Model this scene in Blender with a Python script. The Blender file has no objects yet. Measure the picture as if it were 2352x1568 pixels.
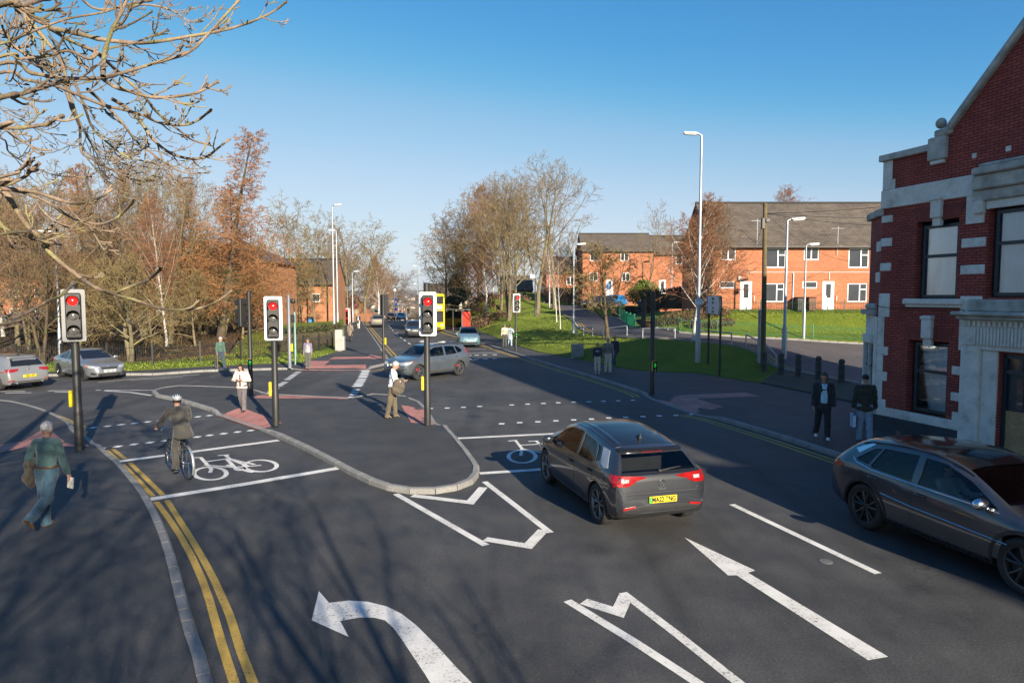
import bpy, bmesh, math, random
import numpy as np
from mathutils import Vector, Matrix
from mathutils.bvhtree import BVHTree
from mathutils.geometry import delaunay_2d_cdt
SC = bpy.context.scene
COL = SC.collection
rad = math.radians
# ------------------------------------------------------------------ camera
CAM_H, FOC, PITCH = 4.0, 1568.0, math.atan(104 / 1568)
cd = bpy.data.cameras.new("camera")
cd.sensor_width = 36.0
cd.lens = 36.0 * FOC / 2352.0
cd.clip_start, cd.clip_end = 0.1, 30000
cam = bpy.data.objects.new("camera", cd)
COL.objects.link(cam)
cam.location = (0, 0, CAM_H)
cam.rotation_euler = (math.pi / 2 - PITCH, 0, 0)
SC.camera = cam
# ------------------------------------------------------------------ world, sun, exposure
SUN_EL, SUN_AZ = rad(20.0), math.atan2(0.454, -0.891)   # azimuth measured from +Y towards +X
wd = bpy.data.worlds.new("World")
SC.world = wd
wd.use_nodes = True
wn = wd.node_tree
wn.nodes.clear()
sky = wn.nodes.new("ShaderNodeTexSky")
sky.sky_type = 'NISHITA'
sky.sun_disc = False
sky.sun_elevation = SUN_EL
sky.sun_rotation = SUN_AZ
sky.altitude = 50
sky.air_density = 1.0
sky.dust_density = 0.1
sky.ozone_density = 6.0
bg = wn.nodes.new("ShaderNodeBackground")
bg.inputs[1].default_value = 0.08
wo = wn.nodes.new("ShaderNodeOutputWorld")
sca = wn.nodes.new('ShaderNodeVectorMath')      # tone of the clear winter sky: a film-like curve per channel
sca.operation = 'SCALE'
sca.inputs['Scale'].default_value = .08
wn.links.new(sky.outputs[0], sca.inputs[0])
cur = wn.nodes.new('ShaderNodeRGBCurve')
for ch, pts in enumerate((((.0, .0), (.0699, .080), (.1184, .328), (.2175, .624), (.3967, .80), (1, .95)), ((.0, .0), (.1607, .352), (.2609, .597), (.4195, .799), (.5576, .895), (1, .96)), ((.0, .0), (.3462, .738), (.5006, .871), (.6325, .955), (1, 1)))):
 c_ = cur.mapping.curves[ch]
 c_.points[0].location = pts[0]
 c_.points[1].location = pts[-1]
 for p_ in pts[1:-1]:
  c_.points.new(*p_)
cur.mapping.update()
wn.links.new(sca.outputs[0], cur.inputs['Color'])
com = wn.nodes.new('ShaderNodeVectorMath')
com.operation = 'SCALE'
com.inputs['Scale'].default_value = .96 / (.08 * 2 ** 1.12)
wn.links.new(cur.outputs['Color'], com.inputs[0])
wn.links.new(com.outputs[0], bg.inputs[0])
wn.links.new(bg.outputs[0], wo.inputs[0])
sl = bpy.data.lights.new("sun", 'SUN')
sl.energy = 5.0
sl.angle = rad(0.5)
sl.color = (1.0, 0.89, 0.72)
so = bpy.data.objects.new("sun", sl)
COL.objects.link(so)
sdir = Vector((math.sin(SUN_AZ) * math.cos(SUN_EL), math.cos(SUN_AZ) * math.cos(SUN_EL), math.sin(SUN_EL)))
so.rotation_euler = sdir.to_track_quat('Z', 'Y').to_euler()
so.location = (30, -60, 40)
SC.view_settings.view_transform = 'Standard'
SC.view_settings.look = 'None'
SC.view_settings.gamma = 1
SC.view_settings.exposure = 1.12
SC.cycles.max_bounces = 6
SC.cycles.transparent_max_bounces = 12
SC.cycles.use_denoising = True
SC.cycles.volume_bounces = 0
SC.cycles.sample_clamp_indirect = 6.0
# ------------------------------------------------------------------ photo geometry helpers
CP, SP = math.cos(PITCH), math.sin(PITCH)
def ray(px, py):
 u, v = (px - 1176) / FOC, (784 - py) / FOC
 return Vector((u, CP + v * SP, -SP + v * CP))
def G(px, py, z=0.0):            # point where the sight line meets height z
 d = ray(px, py)
 t = (z - CAM_H) / d.z
 return Vector((d.x * t, d.y * t, z))
def V(px, py, Y):                # point on the sight line at distance Y
 d = ray(px, py)
 return Vector((d.x * Y / d.y, Y, CAM_H + d.z * Y / d.y))
# ------------------------------------------------------------------ object helpers
def tag(o, label, cat, group=None):
 o['label'] = label
 o['category'] = cat
 if group:
  o['group'] = group
 return o
def thing(name, label, cat, loc=(0, 0, 0), rz=0.0, group=None):
 o = bpy.data.objects.new(name, None)
 o.empty_display_size = 0.3
 COL.objects.link(o)
 o.location = loc
 o.rotation_euler = (0, 0, rz)
 return tag(o, label, cat, group)
def link_mesh(name, me, parent=None):
 o = bpy.data.objects.new(name, me)
 COL.objects.link(o)
 if parent is not None:
  o.parent = parent
 return o
def struct(o, kind='structure'):
 o['kind'] = kind
 return o
KIDS = {}
def dup(root, loc=None, rz=None, label=None, scale=None):
 def kids(o):
  return list(o.children)
 def rec(o, par):
  c = o.copy()
  COL.objects.link(c)
  if par is not None:
   c.parent = par
  for k in kids(o):
   rec(k, c)
  return c
 r = rec(root, None)
 if loc is not None: r.location = loc
 if rz is not None: r.rotation_euler = (0, 0, rz)
 if scale is not None: r.scale = scale if hasattr(scale, '__len__') else (scale,) * 3
 if label: r['label'] = label
 return r
def rotm(v):                      # matrix taking +Z to v
 return Vector(v).to_track_quat('Z', 'Y').to_matrix()
class MB:
 """collects shapes, then becomes ONE mesh object"""
 def __init__(s):
  s.v, s.f, s.m, s.cur = [], [], [], 0
  s.T = None
 def mat(s, i):
  s.cur = i
  return s
 def add(s, vs, fs):
  b = len(s.v)
  if s.T is not None:
   vs = [s.T @ Vector(p) for p in vs]
  s.v.extend([tuple(p) for p in vs])
  s.f.extend([tuple(i + b for i in f) for f in fs])
  s.m.extend([s.cur] * len(fs))
  return s
 def box(s, c, size, rz=0.0, R=None, bev=0.0, taper=1.0):
  x, y, z = size[0] / 2, size[1] / 2, size[2] / 2
  M = R if R is not None else Matrix.Rotation(rz, 3, 'Z')
  if bev > 0:
   b = min(bev, x * .9, y * .9, z * .9)
   vs = []
   for zz, q in ((-z, b), (-z + b, 0), (z - b, 0), (z, b)):
    k = taper if zz > 0 else 1.0
    X, Y = (x - q) * k, (y - q) * k
    for (sx, sy, ax, ay) in ((-1, -1, 1, 0), (-1, -1, 0, 1), (-1, 1, 0, -1), (-1, 1, 1, 0), (1, 1, -1, 0), (1, 1, 0, -1), (1, -1, 0, 1), (1, -1, -1, 0)):
     bb = b if 0 < q or True else 0
     vs.append((sx * X + ax * bb * .7, sy * Y + ay * bb * .7, zz))
   # order ring clockwise
   order = [1, 2, 3, 4, 5, 6, 7, 0]
   rings = [[vs[r * 8 + i] for i in order] for r in range(4)]
   c = Vector(c)
   P = [M @ Vector(p) + c for r in rings for p in r]
   fs = []
   for r in range(3):
    for i in range(8):
     j = (i + 1) % 8
     fs.append((r * 8 + i, (r + 1) * 8 + i, (r + 1) * 8 + j, r * 8 + j))
   fs.append(tuple(range(8)))
   fs.append(tuple(range(31, 23, -1)))
   return s.add(P, fs)
  P = []
  c = Vector(c)
  for zz in (-z, z):
   k = taper if zz > 0 else 1.0
   for (a, b_) in ((-1, -1), (1, -1), (1, 1), (-1, 1)):
    P.append(M @ Vector((a * x * k, b_ * y * k, zz)) + c)
  return s.add(P, [(3, 2, 1, 0), (4, 5, 6, 7), (0, 1, 5, 4), (1, 2, 6, 5), (2, 3, 7, 6), (3, 0, 4, 7)])
 def tube(s, pts, radii, n=8, cap=True, flat=1.0):
  pts = [Vector(p) for p in pts]
  if not hasattr(radii, '__len__'):
   radii = [radii] * len(pts)
  vs, fs = [], []
  prev = None
  for i, p in enumerate(pts):
   d = (pts[min(i + 1, len(pts) - 1)] - pts[max(i - 1, 0)])
   if d.length < 1e-9: d = Vector((0, 0, 1))
   d.normalize()
   if prev is None:
    a = Vector((0, 0, 1)) if abs(d.z) < .9 else Vector((1, 0, 0))
    u = a.cross(d).normalized()
   else:
    u = (prev - d * prev.dot(d))
    u = u.normalized() if u.length > 1e-6 else d.orthogonal().normalized()
   prev = u
   w = d.cross(u)
   for k in range(n):
    t = 2 * math.pi * k / n
    vs.append(p + (u * math.cos(t) + w * math.sin(t) * flat) * radii[i])
  m = len(pts)
  for i in range(m - 1):
   for k in range(n):
    j = (k + 1) % n
    fs.append((i * n + k, i * n + j, (i + 1) * n + j, (i + 1) * n + k))
  if cap:
   fs.append(tuple(range(n - 1, -1, -1)))
   fs.append(tuple((m - 1) * n + k for k in range(n)))
  return s.add(vs, fs)
 def lathe(s, prof, n=16, c=(0, 0, 0), R=None, cap=True):
  c = Vector(c)
  vs, fs = [], []
  for (r, z) in prof:
   for k in range(n):
    t = 2 * math.pi * k / n
    p = Vector((r * math.cos(t), r * math.sin(t), z))
    vs.append((R @ p if R is not None else p) + c)
  m = len(prof)
  for i in range(m - 1):
   for k in range(n):
    j = (k + 1) % n
    fs.append((i * n + k, i * n + j, (i + 1) * n + j, (i + 1) * n + k))
  if cap:
   fs.append(tuple(range(n - 1, -1, -1)))
   fs.append(tuple((m - 1) * n + k for k in range(n)))
  return s.add(vs, fs)
 def ell(s, c, r, R=None, n=12, m=8):
  c = Vector(c)
  vs = [Vector((0, 0, -r[2]))]
  for i in range(1, m):
   a = math.pi * i / m
   for k in range(n):
    t = 2 * math.pi * k / n
    vs.append(Vector((r[0] * math.sin(a) * math.cos(t), r[1] * math.sin(a) * math.sin(t), -r[2] * math.cos(a))))
  vs.append(Vector((0, 0, r[2])))
  P = [(R @ p if R is not None else p) + c for p in vs]
  fs = []
  for k in range(n):
   j = (k + 1) % n
   fs.append((0, 1 + j, 1 + k))
   for i in range(m - 2):
    fs.append((1 + i * n + k, 1 + i * n + j, 1 + (i + 1) * n + j, 1 + (i + 1) * n + k))
   fs.append((1 + (m - 2) * n + k, 1 + (m - 2) * n + j, len(vs) - 1))
  return s.add(P, fs)
 def prism(s, poly, z0, z1):
  """poly: list of (x,y) in any winding"""
  n = len(poly)
  ar = sum(poly[i][0] * poly[(i + 1) % n][1] - poly[(i + 1) % n][0] * poly[i][1] for i in range(n))
  if ar < 0: poly = list(poly)[::-1]
  zz0 = z0 if hasattr(z0, '__len__') else [z0] * n
  zz1 = z1 if hasattr(z1, '__len__') else [z1] * n
  vs = [(p[0], p[1], zz0[i]) for i, p in enumerate(poly)] + [(p[0], p[1], zz1[i]) for i, p in enumerate(poly)]
  fs = [tuple(range(n - 1, -1, -1)), tuple(range(n, 2 * n))]
  for i in range(n):
   j = (i + 1) % n
   fs.append((i, j, n + j, n + i))
  return s.add(vs, fs)
 def poly(s, pts):
  return s.add(pts, [tuple(range(len(pts)))])
 def sheet(s, poly2, z):
  n = len(poly2)
  ar = sum(poly2[i][0] * poly2[(i + 1) % n][1] - poly2[(i + 1) % n][0] * poly2[i][1] for i in range(n))
  if ar < 0: poly2 = list(poly2)[::-1]
  return s.add([(p[0], p[1], z) for p in poly2], [tuple(range(n))])
 def mesh(s, name, mats, smooth=None, uv=False):
  me = bpy.data.meshes.new(name)
  me.from_pydata(s.v, [], s.f)
  if not isinstance(mats, (list, tuple)): mats = [mats]
  for m in mats: me.materials.append(m)
  if len(mats) > 1:
   me.polygons.foreach_set('material_index', s.m)
  finish(me, smooth)
  if uv: metric_uv(me)
  return me
 def build(s, name, mats, parent=None, smooth=None, uv=False):
  return link_mesh(name, s.mesh(name, mats, smooth, uv), parent)
def finish(me, smooth):
 """smooth: None flat, else sharp-edge angle in degrees"""
 if smooth is not None:
  me.polygons.foreach_set('use_smooth', [True] * len(me.polygons))
  if smooth < 180:
   bm = bmesh.new()
   bm.from_mesh(me)
   lim = rad(smooth)
   for e in bm.edges:
    if len(e.link_faces) == 2:
     try:
      e.smooth = e.calc_face_angle() < lim
     except ValueError:
      pass
   bm.to_mesh(me)
   bm.free()
 me.update()
def metric_uv(me):
 uvl = me.uv_layers.new(name="uv")
 co = np.empty(len(me.vertices) * 3, np.float64)
 me.vertices.foreach_get('co', co)
 co = co.reshape(-1, 3)
 lv = np.empty(len(me.loops), np.int32)
 me.loops.foreach_get('vertex_index', lv)
 nf = len(me.polygons)
 nrm = np.empty(nf * 3)
 me.polygons.foreach_get('normal', nrm)
 nrm = nrm.reshape(-1, 3)
 tot = np.empty(nf, np.int32)
 me.polygons.foreach_get('loop_total', tot)
 N = np.repeat(nrm, tot, axis=0)
 T = np.stack([-N[:, 1], N[:, 0], np.zeros(len(N))], 1)
 ln = np.linalg.norm(T, axis=1)
 flat = ln < .15
 T[flat] = (1, 0, 0)
 ln[flat] = 1
 T /= ln[:, None]
 W = np.cross(N, T)
 P = co[lv]
 uv = np.stack([(P * T).sum(1), (P * W).sum(1)], 1)
 uvl.data.foreach_set('uv', uv.astype(np.float32).ravel())
def np_mesh(name, verts, quads, mats, smooth=True, mi=None):
 me = bpy.data.meshes.new(name)
 nv, nq, k = len(verts), len(quads), quads.shape[1]
 me.vertices.add(nv)
 me.vertices.foreach_set('co', np.ascontiguousarray(verts, np.float32).ravel())
 me.loops.add(nq * k)
 me.loops.foreach_set('vertex_index', np.ascontiguousarray(quads, np.int32).ravel())
 me.polygons.add(nq)
 me.polygons.foreach_set('loop_start', np.arange(0, nq * k, k, dtype=np.int32))
 if smooth: me.polygons.foreach_set('use_smooth', [True] * nq)
 if not isinstance(mats, (list, tuple)): mats = [mats]
 for m in mats: me.materials.append(m)
 if mi is not None: me.polygons.foreach_set('material_index', np.asarray(mi, np.int32))
 me.update(calc_edges=True)
 me.validate()
 return me
def text_mesh(s, size=1.0, ext=0.002, align='CENTER', bold=0.0):
 c = bpy.data.curves.new("txt", 'FONT')
 c.body = s
 c.size = size
 c.extrude = ext
 c.offset = bold
 c.align_x = align
 c.align_y = 'CENTER'
 c.resolution_u = 3
 o = bpy.data.objects.new("txt", c)
 COL.objects.link(o)
 bpy.context.view_layer.update()
 me = bpy.data.meshes.new_from_object(o.evaluated_get(bpy.context.evaluated_depsgraph_get()))
 bpy.data.objects.remove(o)
 bpy.data.curves.remove(c)
 return me
def text(name, s, size, mat, parent, loc, rot=(math.pi / 2, 0, 0), ext=0.002, align='CENTER', bold=0.0, sx=1.0):
 me = text_mesh(s, size, ext, align, bold)
 me.materials.clear()
 me.materials.append(mat)
 o = link_mesh(name, me, parent)
 o.location = loc
 o.rotation_euler = rot
 o.scale = (sx, 1, 1)
 return o
# ------------------------------------------------------------------ materials
def new_mat(name):
 m = bpy.data.materials.new(name)
 m.use_nodes = True
 nt = m.node_tree
 b = nt.nodes['Principled BSDF']
 return m, nt, b
def hexc(h):                       # sRGB hex to linear
 h = h.lstrip('#')
 c = [int(h[i:i + 2], 16) / 255 for i in (0, 2, 4)]
 return tuple(x / 12.92 if x <= .04045 else ((x + .055) / 1.055) ** 2.4 for x in c)
def mat(name, col, rough=0.6, metal=0.0, var=0.15, scale=6.0, bump=0.0, bscale=None, coat=0.0, spec=0.5, coords='Object', emit=None, estr=1.0, trans=0.0, alpha=1.0, sheen=0.0, detail=4.0):
 m, nt, b = new_mat(name)
 if isinstance(col, str): col = hexc(col)
 L = nt.links
 b.inputs['Roughness'].default_value = rough
 b.inputs['Metallic'].default_value = metal
 b.inputs['Coat Weight'].default_value = coat
 b.inputs['Coat Roughness'].default_value = 0.04
 b.inputs['Specular IOR Level'].default_value = spec
 b.inputs['Transmission Weight'].default_value = trans
 b.inputs['Alpha'].default_value = alpha
 b.inputs['Sheen Weight'].default_value = sheen
 tc = nt.nodes.new('ShaderNodeTexCoord')
 nz = nt.nodes.new('ShaderNodeTexNoise')
 nz.inputs['Scale'].default_value = scale
 nz.inputs['Detail'].default_value = detail
 L.new(tc.outputs[coords], nz.inputs['Vector'])
 mp = nt.nodes.new('ShaderNodeMapRange')
 mp.inputs['From Min'].default_value = 0.3
 mp.inputs['From Max'].default_value = 0.7
 mp.inputs['To Min'].default_value = 1 - var
 mp.inputs['To Max'].default_value = 1 + var
 L.new(nz.outputs['Fac'], mp.inputs['Value'])
 mx = nt.nodes.new('ShaderNodeVectorMath')
 mx.operation = 'SCALE'
 mx.inputs[0].default_value = col
 L.new(mp.outputs['Result'], mx.inputs['Scale'])
 L.new(mx.outputs['Vector'], b.inputs['Base Color'])
 if bump > 0:
  nb = nt.nodes.new('ShaderNodeTexNoise')
  nb.inputs['Scale'].default_value = bscale or scale * 4
  nb.inputs['Detail'].default_value = 3
  L.new(tc.outputs[coords], nb.inputs['Vector'])
  bp = nt.nodes.new('ShaderNodeBump')
  bp.inputs['Strength'].default_value = bump
  bp.inputs['Distance'].default_value = 0.02
  L.new(nb.outputs['Fac'], bp.inputs['Height'])
  L.new(bp.outputs['Normal'], b.inputs['Normal'])
 if emit is not None:
  b.inputs['Emission Color'].default_value = (*(hexc(emit) if isinstance(emit, str) else emit), 1)
  b.inputs['Emission Strength'].default_value = estr
  m.cycles.emission_sampling = 'NONE'
 return m
class NT:
 """short hand for node graphs"""
 def __init__(s, name):
  s.m, s.nt, s.b = new_mat(name)
  s.L = s.nt.links
  s.tc = s.nt.nodes.new('ShaderNodeTexCoord')
 def n(s, t, **k):
  x = s.nt.nodes.new('ShaderNode' + t)
  for a, v in k.items():
   setattr(x, a, v)
  return x
 def noise(s, scale, detail=4, rough=.5, vec=None, dist=0.0):
  x = s.n('TexNoise')
  x.inputs['Scale'].default_value = scale
  x.inputs['Detail'].default_value = detail
  x.inputs['Roughness'].default_value = rough
  x.inputs['Distortion'].default_value = dist
  s.L.new(vec if vec is not None else s.tc.outputs['Object'], x.inputs['Vector'])
  return x.outputs['Fac']
 def ramp(s, fac, stops):
  x = s.n('ValToRGB')
  e = x.color_ramp.elements
  while len(e) < len(stops): e.new(0.5)
  for i, (p, c) in enumerate(stops):
   e[i].position = p
   if not hasattr(c, '__len__'): c = (c, c, c)
   e[i].color = (*c, 1)
  s.L.new(fac, x.inputs['Fac'])
  return x.outputs['Color']
 def mix(s, a, b, fac, mode='MIX'):
  x = s.n('Mix', data_type='RGBA', blend_type=mode)
  for sock, v in ((x.inputs['Factor'], fac), (x.inputs['A'], a), (x.inputs['B'], b)):
   if hasattr(v, 'is_linked'): s.L.new(v, sock)
   elif hasattr(v, '__len__'): sock.default_value = (*v, 1)
   else: sock.default_value = v
  return x.outputs['Result']
 def bump(s, h, strength, dist=0.02):
  x = s.n('Bump')
  x.inputs['Strength'].default_value = strength
  x.inputs['Distance'].default_value = dist
  s.L.new(h, x.inputs['Height'])
  s.L.new(x.outputs['Normal'], s.b.inputs['Normal'])
 def col(s, c):
  s.L.new(c, s.b.inputs['Base Color'])
 def rough(s, v):
  if hasattr(v, 'is_linked'): s.L.new(v, s.b.inputs['Roughness'])
  else: s.b.inputs['Roughness'].default_value = v
def brick_mat(name, c1, c2, mortar, bw=.225, rh=.075, ms=.008, dirt=.25, bump=.6, rough=.85, offset=.5):
 g = NT(name)
 br = g.n('TexBrick')
 br.offset = offset
 br.inputs['Scale'].default_value = 1.0
 br.inputs['Brick Width'].default_value = bw
 br.inputs['Row Height'].default_value = rh
 br.inputs['Mortar Size'].default_value = ms
 br.inputs['Mortar Smooth'].default_value = .3
 br.inputs['Color1'].default_value = (*c1, 1)
 br.inputs['Color2'].default_value = (*c2, 1)
 br.inputs['Mortar'].default_value = (*mortar, 1)
 g.L.new(g.tc.outputs['UV'], br.inputs['Vector'])
 n1 = g.noise(.9, 5, .6)
 n2 = g.noise(14, 3)
 d = g.ramp(n1, [(.3, 1 - dirt), (.7, 1 + dirt * .3)])
 c = g.mix(br.outputs['Color'], d, 1.0, 'MULTIPLY')
 d2 = g.ramp(n2, [(.3, .8), (.7, 1.12)])
 g.col(g.mix(c, d2, 1.0, 'MULTIPLY'))
 g.rough(rough)
 inv = g.n('Math', operation='SUBTRACT')
 inv.inputs[0].default_value = 1
 g.L.new(br.outputs['Fac'], inv.inputs[1])
 g.bump(inv.outputs[0], bump, .008)
 return g.m
def asphalt_mat(name, base, tint=(1, 1, 1), patch=.22, grit=.5, lane=0.0, cracks=.6):
 g = NT(name)
 big = g.noise(.16, 5, .6)
 mid = g.noise(1.3, 5, .65)
 fine = g.noise(30, 4, .8)
 spk = g.noise(52, 2, .6)
 b = tuple(base * t for t in tint)
 c = g.mix(tuple(x * (1 - patch) for x in b), tuple(x * (1 + patch) for x in b), g.ramp(big, [(.35, 0.0), (.65, 1.0)]))
 c = g.mix(c, g.ramp(mid, [(.3, .82), (.7, 1.18)]), 1.0, 'MULTIPLY')
 c = g.mix(c, g.ramp(fine, [(.25, .45), (.5, 1.0), (.75, 1.75)]), grit * 1.6 if grit < .6 else 1.0, 'MULTIPLY')
 c = g.mix(c, tuple(min(1, x * 4.5) for x in b), g.ramp(spk, [(.68, 0.0), (.73, .9)]))
 if lane > 0:                 # polished wheel tracks and oily strips running along the road
  mp = g.n('Mapping')
  mp.inputs['Rotation'].default_value = (0, 0, rad(-17))
  mp.inputs['Scale'].default_value = (1.1, .045, 1)
  g.L.new(g.tc.outputs['Object'], mp.inputs['Vector'])
  st = g.noise(1.0, 4, .6, mp.outputs['Vector'])
  c = g.mix(c, g.ramp(st, [(.30, 1 - lane), (.48, 1.0), (.70, 1 + lane * .7)]), 1.0, 'MULTIPLY')
  spot = g.n('TexVoronoi', feature='F1')
  spot.inputs['Scale'].default_value = .55
  g.L.new(g.tc.outputs['Object'], spot.inputs['Vector'])
  c = g.mix(c, g.ramp(spot.outputs['Distance'], [(.0, .55), (.10, .72), (.22, 1.0)]), 1.0, 'MULTIPLY')
 vo = g.n('TexVoronoi', feature='DISTANCE_TO_EDGE')
 vo.inputs['Scale'].default_value = .30
 wv = g.n('VectorMath', operation='ADD')
 nz = g.n('TexNoise')
 nz.inputs['Scale'].default_value = 1.7
 nz.inputs['Detail'].default_value = 5
 g.L.new(g.tc.outputs['Object'], nz.inputs['Vector'])
 g.L.new(g.tc.outputs['Object'], wv.inputs[0])
 g.L.new(nz.outputs['Color'], wv.inputs[1])
 g.L.new(wv.outputs['Vector'], vo.inputs['Vector'])
 ck = g.mix(g.ramp(vo.outputs['Distance'], [(.0, 1.0), (.006, .7), (.010, 0.0)]), g.ramp(g.noise(.23, 3, .5), [(.52, 0.0), (.60, 1.0)]), 1.0, 'MULTIPLY')
 c = g.mix(c, tuple(x * .30 for x in b), g.mix((0, 0, 0), ck, cracks))
 g.col(c)
 g.rough(g.ramp(mid, [(.3, .66), (.7, .88)]))
 g.bump(fine, .5, .010)
 return g.m
def paint_mat(name, col, wear=.5, under=.06):
 g = NT(name)
 f = g.noise(26, 4, .7)
 b = g.noise(2.1, 4, .6)
 mask = g.mix(g.ramp(f, [(.53, 0.0), (.62, 1.0)]), g.ramp(b, [(.38, 0.0), (.62, 1.0)]), 1.0, 'MULTIPLY')
 c = g.mix(col, tuple(x * .82 for x in col), g.ramp(b, [(.35, 0.0), (.65, 1.0)]))
 mm = g.n('Math', operation='MULTIPLY')
 g.L.new(mask, mm.inputs[0])
 mm.inputs[1].default_value = wear
 c = g.mix(c, (under, under, under), mm.outputs[0])
 g.col(c)
 g.rough(.75)
 g.bump(g.noise(120, 2), .25, .005)
 return g.m
M = {}
M['asphalt'] = asphalt_mat('asphalt', .050, (1.03, 1, .97), patch=.28, lane=.30)
M['pavement'] = asphalt_mat('pavement_asphalt', .043, (1.02, 1.0, .99), patch=.2, grit=.35)
M['side_road'] = asphalt_mat('side_road_asphalt', .07, (1.08, .95, .92), patch=.15)
M['white_paint'] = paint_mat('white_road_paint', (.76, .73, .67), wear=.8)
M['yellow_paint'] = paint_mat('yellow_road_paint', (.48, .31, .06), wear=.8)
M['stud'] = paint_mat('white_block_paint', (.78, .78, .76), wear=.1)
def kerb_mat():
 g = NT('granite_kerb')
 f = g.noise(60, 3, .6)
 b = g.noise(1.2, 5, .7)
 c = g.mix((.145, .14, .13), (.33, .32, .30), g.ramp(f, [(.3, 0.0), (.7, 1.0)]))
 c = g.mix(c, g.ramp(b, [(.3, .7), (.7, 1.15)]), 1.0, 'MULTIPLY')
 g.col(c)
 g.rough(.85)
 g.bump(f, .4, .01)
 return g.m
M['kerb'] = kerb_mat()
def tactile_mat():
 g = NT('tactile_paving')
 br = g.n('TexBrick')
 br.offset = 0
 for k, v in (('Scale', 1.0), ('Brick Width', .4), ('Row Height', .4), ('Mortar Size', .012), ('Mortar Smooth', .2)):
  br.inputs[k].default_value = v
 br.inputs['Color1'].default_value = (.40, .165, .135, 1)
 br.inputs['Color2'].default_value = (.46, .20, .165, 1)
 br.inputs['Mortar'].default_value = (.24, .10, .085, 1)
 g.L.new(g.tc.outputs['Object'], br.inputs['Vector'])
 vo = g.n('TexVoronoi', feature='F1')
 vo.inputs['Scale'].default_value = 15
 vo.inputs['Randomness'].default_value = 0
 g.L.new(g.tc.outputs['Object'], vo.inputs['Vector'])
 h = g.ramp(vo.outputs['Distance'], [(.25, 1.0), (.4, 0.0)])
 n = g.noise(1.5, 4, .6)
 g.col(g.mix(br.outputs['Color'], g.ramp(n, [(.3, .8), (.7, 1.12)]), 1.0, 'MULTIPLY'))
 g.rough(.8)
 g.bump(h, .5, .006)
 return g.m
M['tactile'] = tactile_mat()
def grass_mat(name, a, b, c3, sc=1.0):
 g = NT(name)
 n1 = g.noise(.35 * sc, 5, .6)
 n2 = g.noise(9 * sc, 4, .7)
 n3 = g.noise(70 * sc, 3, .7)
 c = g.mix(a, b, g.ramp(n1, [(.35, 0.0), (.65, 1.0)]))
 c = g.mix(c, c3, g.ramp(n2, [(.52, 0.0), (.75, .8)]))
 c = g.mix(c, g.ramp(n3, [(.3, .62), (.7, 1.35)]), 1.0, 'MULTIPLY')
 g.col(c)
 g.rough(.9)
 g.b.inputs['Specular IOR Level'].default_value = .2
 g.bump(n3, .9, .05)
 return g.m
M['grass'] = grass_mat('grass_ground', (.105, .155, .012), (.155, .200, .018), (.17, .165, .035))
M['rough_ground'] = grass_mat('leaf_litter_ground', (.075, .050, .028), (.11, .07, .035), (.05, .07, .02))
M['field'] = grass_mat('far_fields', (.05, .09, .025), (.10, .12, .04), (.12, .11, .06), .02)
M['moor'] = grass_mat('moorland', (.16, .115, .075), (.20, .15, .10), (.12, .11, .06), .006)
M['setts'] = brick_mat('stone_setts', (.085, .08, .07), (.13, .12, .10), (.04, .045, .025), bw=.2, rh=.13, ms=.02, bump=1.0)
M['black_metal'] = mat('black_painted_steel', (.020, .020, .020), .45, 0, .2, 5)
M['signal_black'] = mat('signal_grey_black', (.020, .019, .018), .5, 0, .15, 3)
M['galv'] = mat('galvanised_steel', (.33, .35, .37), .45, .55, .15, 8, .15, 40)
M['white_board'] = mat('white_border', (.80, .80, .76), .5, 0, .05, 3)
M['dark_plastic'] = mat('dark_plastic', (.02, .02, .022), .5, 0, .1)
M['yellow_box'] = mat('yellow_plastic', (.72, .55, .01), .45, 0, .06)
M['rubber'] = mat('tyre_rubber', (.022, .021, .020), .85, 0, .25, 9, .2, 60)
M['chrome'] = mat('bright_metal', (.65, .66, .67), .18, 1.0, .04)
M['white_upvc'] = mat('white_upvc', (.78, .79, .79), .35, 0, .04)
M['concrete'] = mat('concrete', (.26, .25, .225), .9, 0, .3, 3, .3, 30)
M['green_metal'] = mat('green_painted_steel', (.008, .16, .085), .45, 0, .25, 3)
M['black_gloss'] = mat('black_gloss', (.012, .012, .013), .15, 0, .1)
def glass_dark(name, col, rough=.04):
 m = mat(name, col, rough, 0, .15, 1.2)
 m.node_tree.nodes['Principled BSDF'].inputs['Specular IOR Level'].default_value = .8
 return m
M['car_glass'] = glass_dark('dark_car_glass', (.012, .013, .014))
M['house_glass'] = glass_dark('house_window_glass', (.035, .038, .042))
def clear_glass():
 m, nt, b = new_mat('clear_tinted_glass')
 nt.nodes.remove(b)
 tr = nt.nodes.new('ShaderNodeBsdfTransparent')
 tr.inputs[0].default_value = (.50, .53, .52, 1)
 gl = nt.nodes.new('ShaderNodeBsdfGlossy')
 gl.inputs['Roughness'].default_value = .02
 fr = nt.nodes.new('ShaderNodeFresnel')
 fr.inputs[0].default_value = 1.5
 mx = nt.nodes.new('ShaderNodeMixShader')
 nt.links.new(fr.outputs[0], mx.inputs[0])
 nt.links.new(tr.outputs[0], mx.inputs[1])
 nt.links.new(gl.outputs[0], mx.inputs[2])
 nt.links.new(mx.outputs[0], nt.nodes['Material Output'].inputs[0])
 return m
M['clear_glass'] = clear_glass()
M['clear_pane'] = clear_glass()
M['clear_pane'].name = 'clear_window_pane'
M['clear_pane'].node_tree.nodes['Transparent BSDF'].inputs[0].default_value = (.9, .93, .95, 1)
M['clear_pane'].node_tree.nodes['Fresnel'].inputs[0].default_value = 1.5
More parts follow.
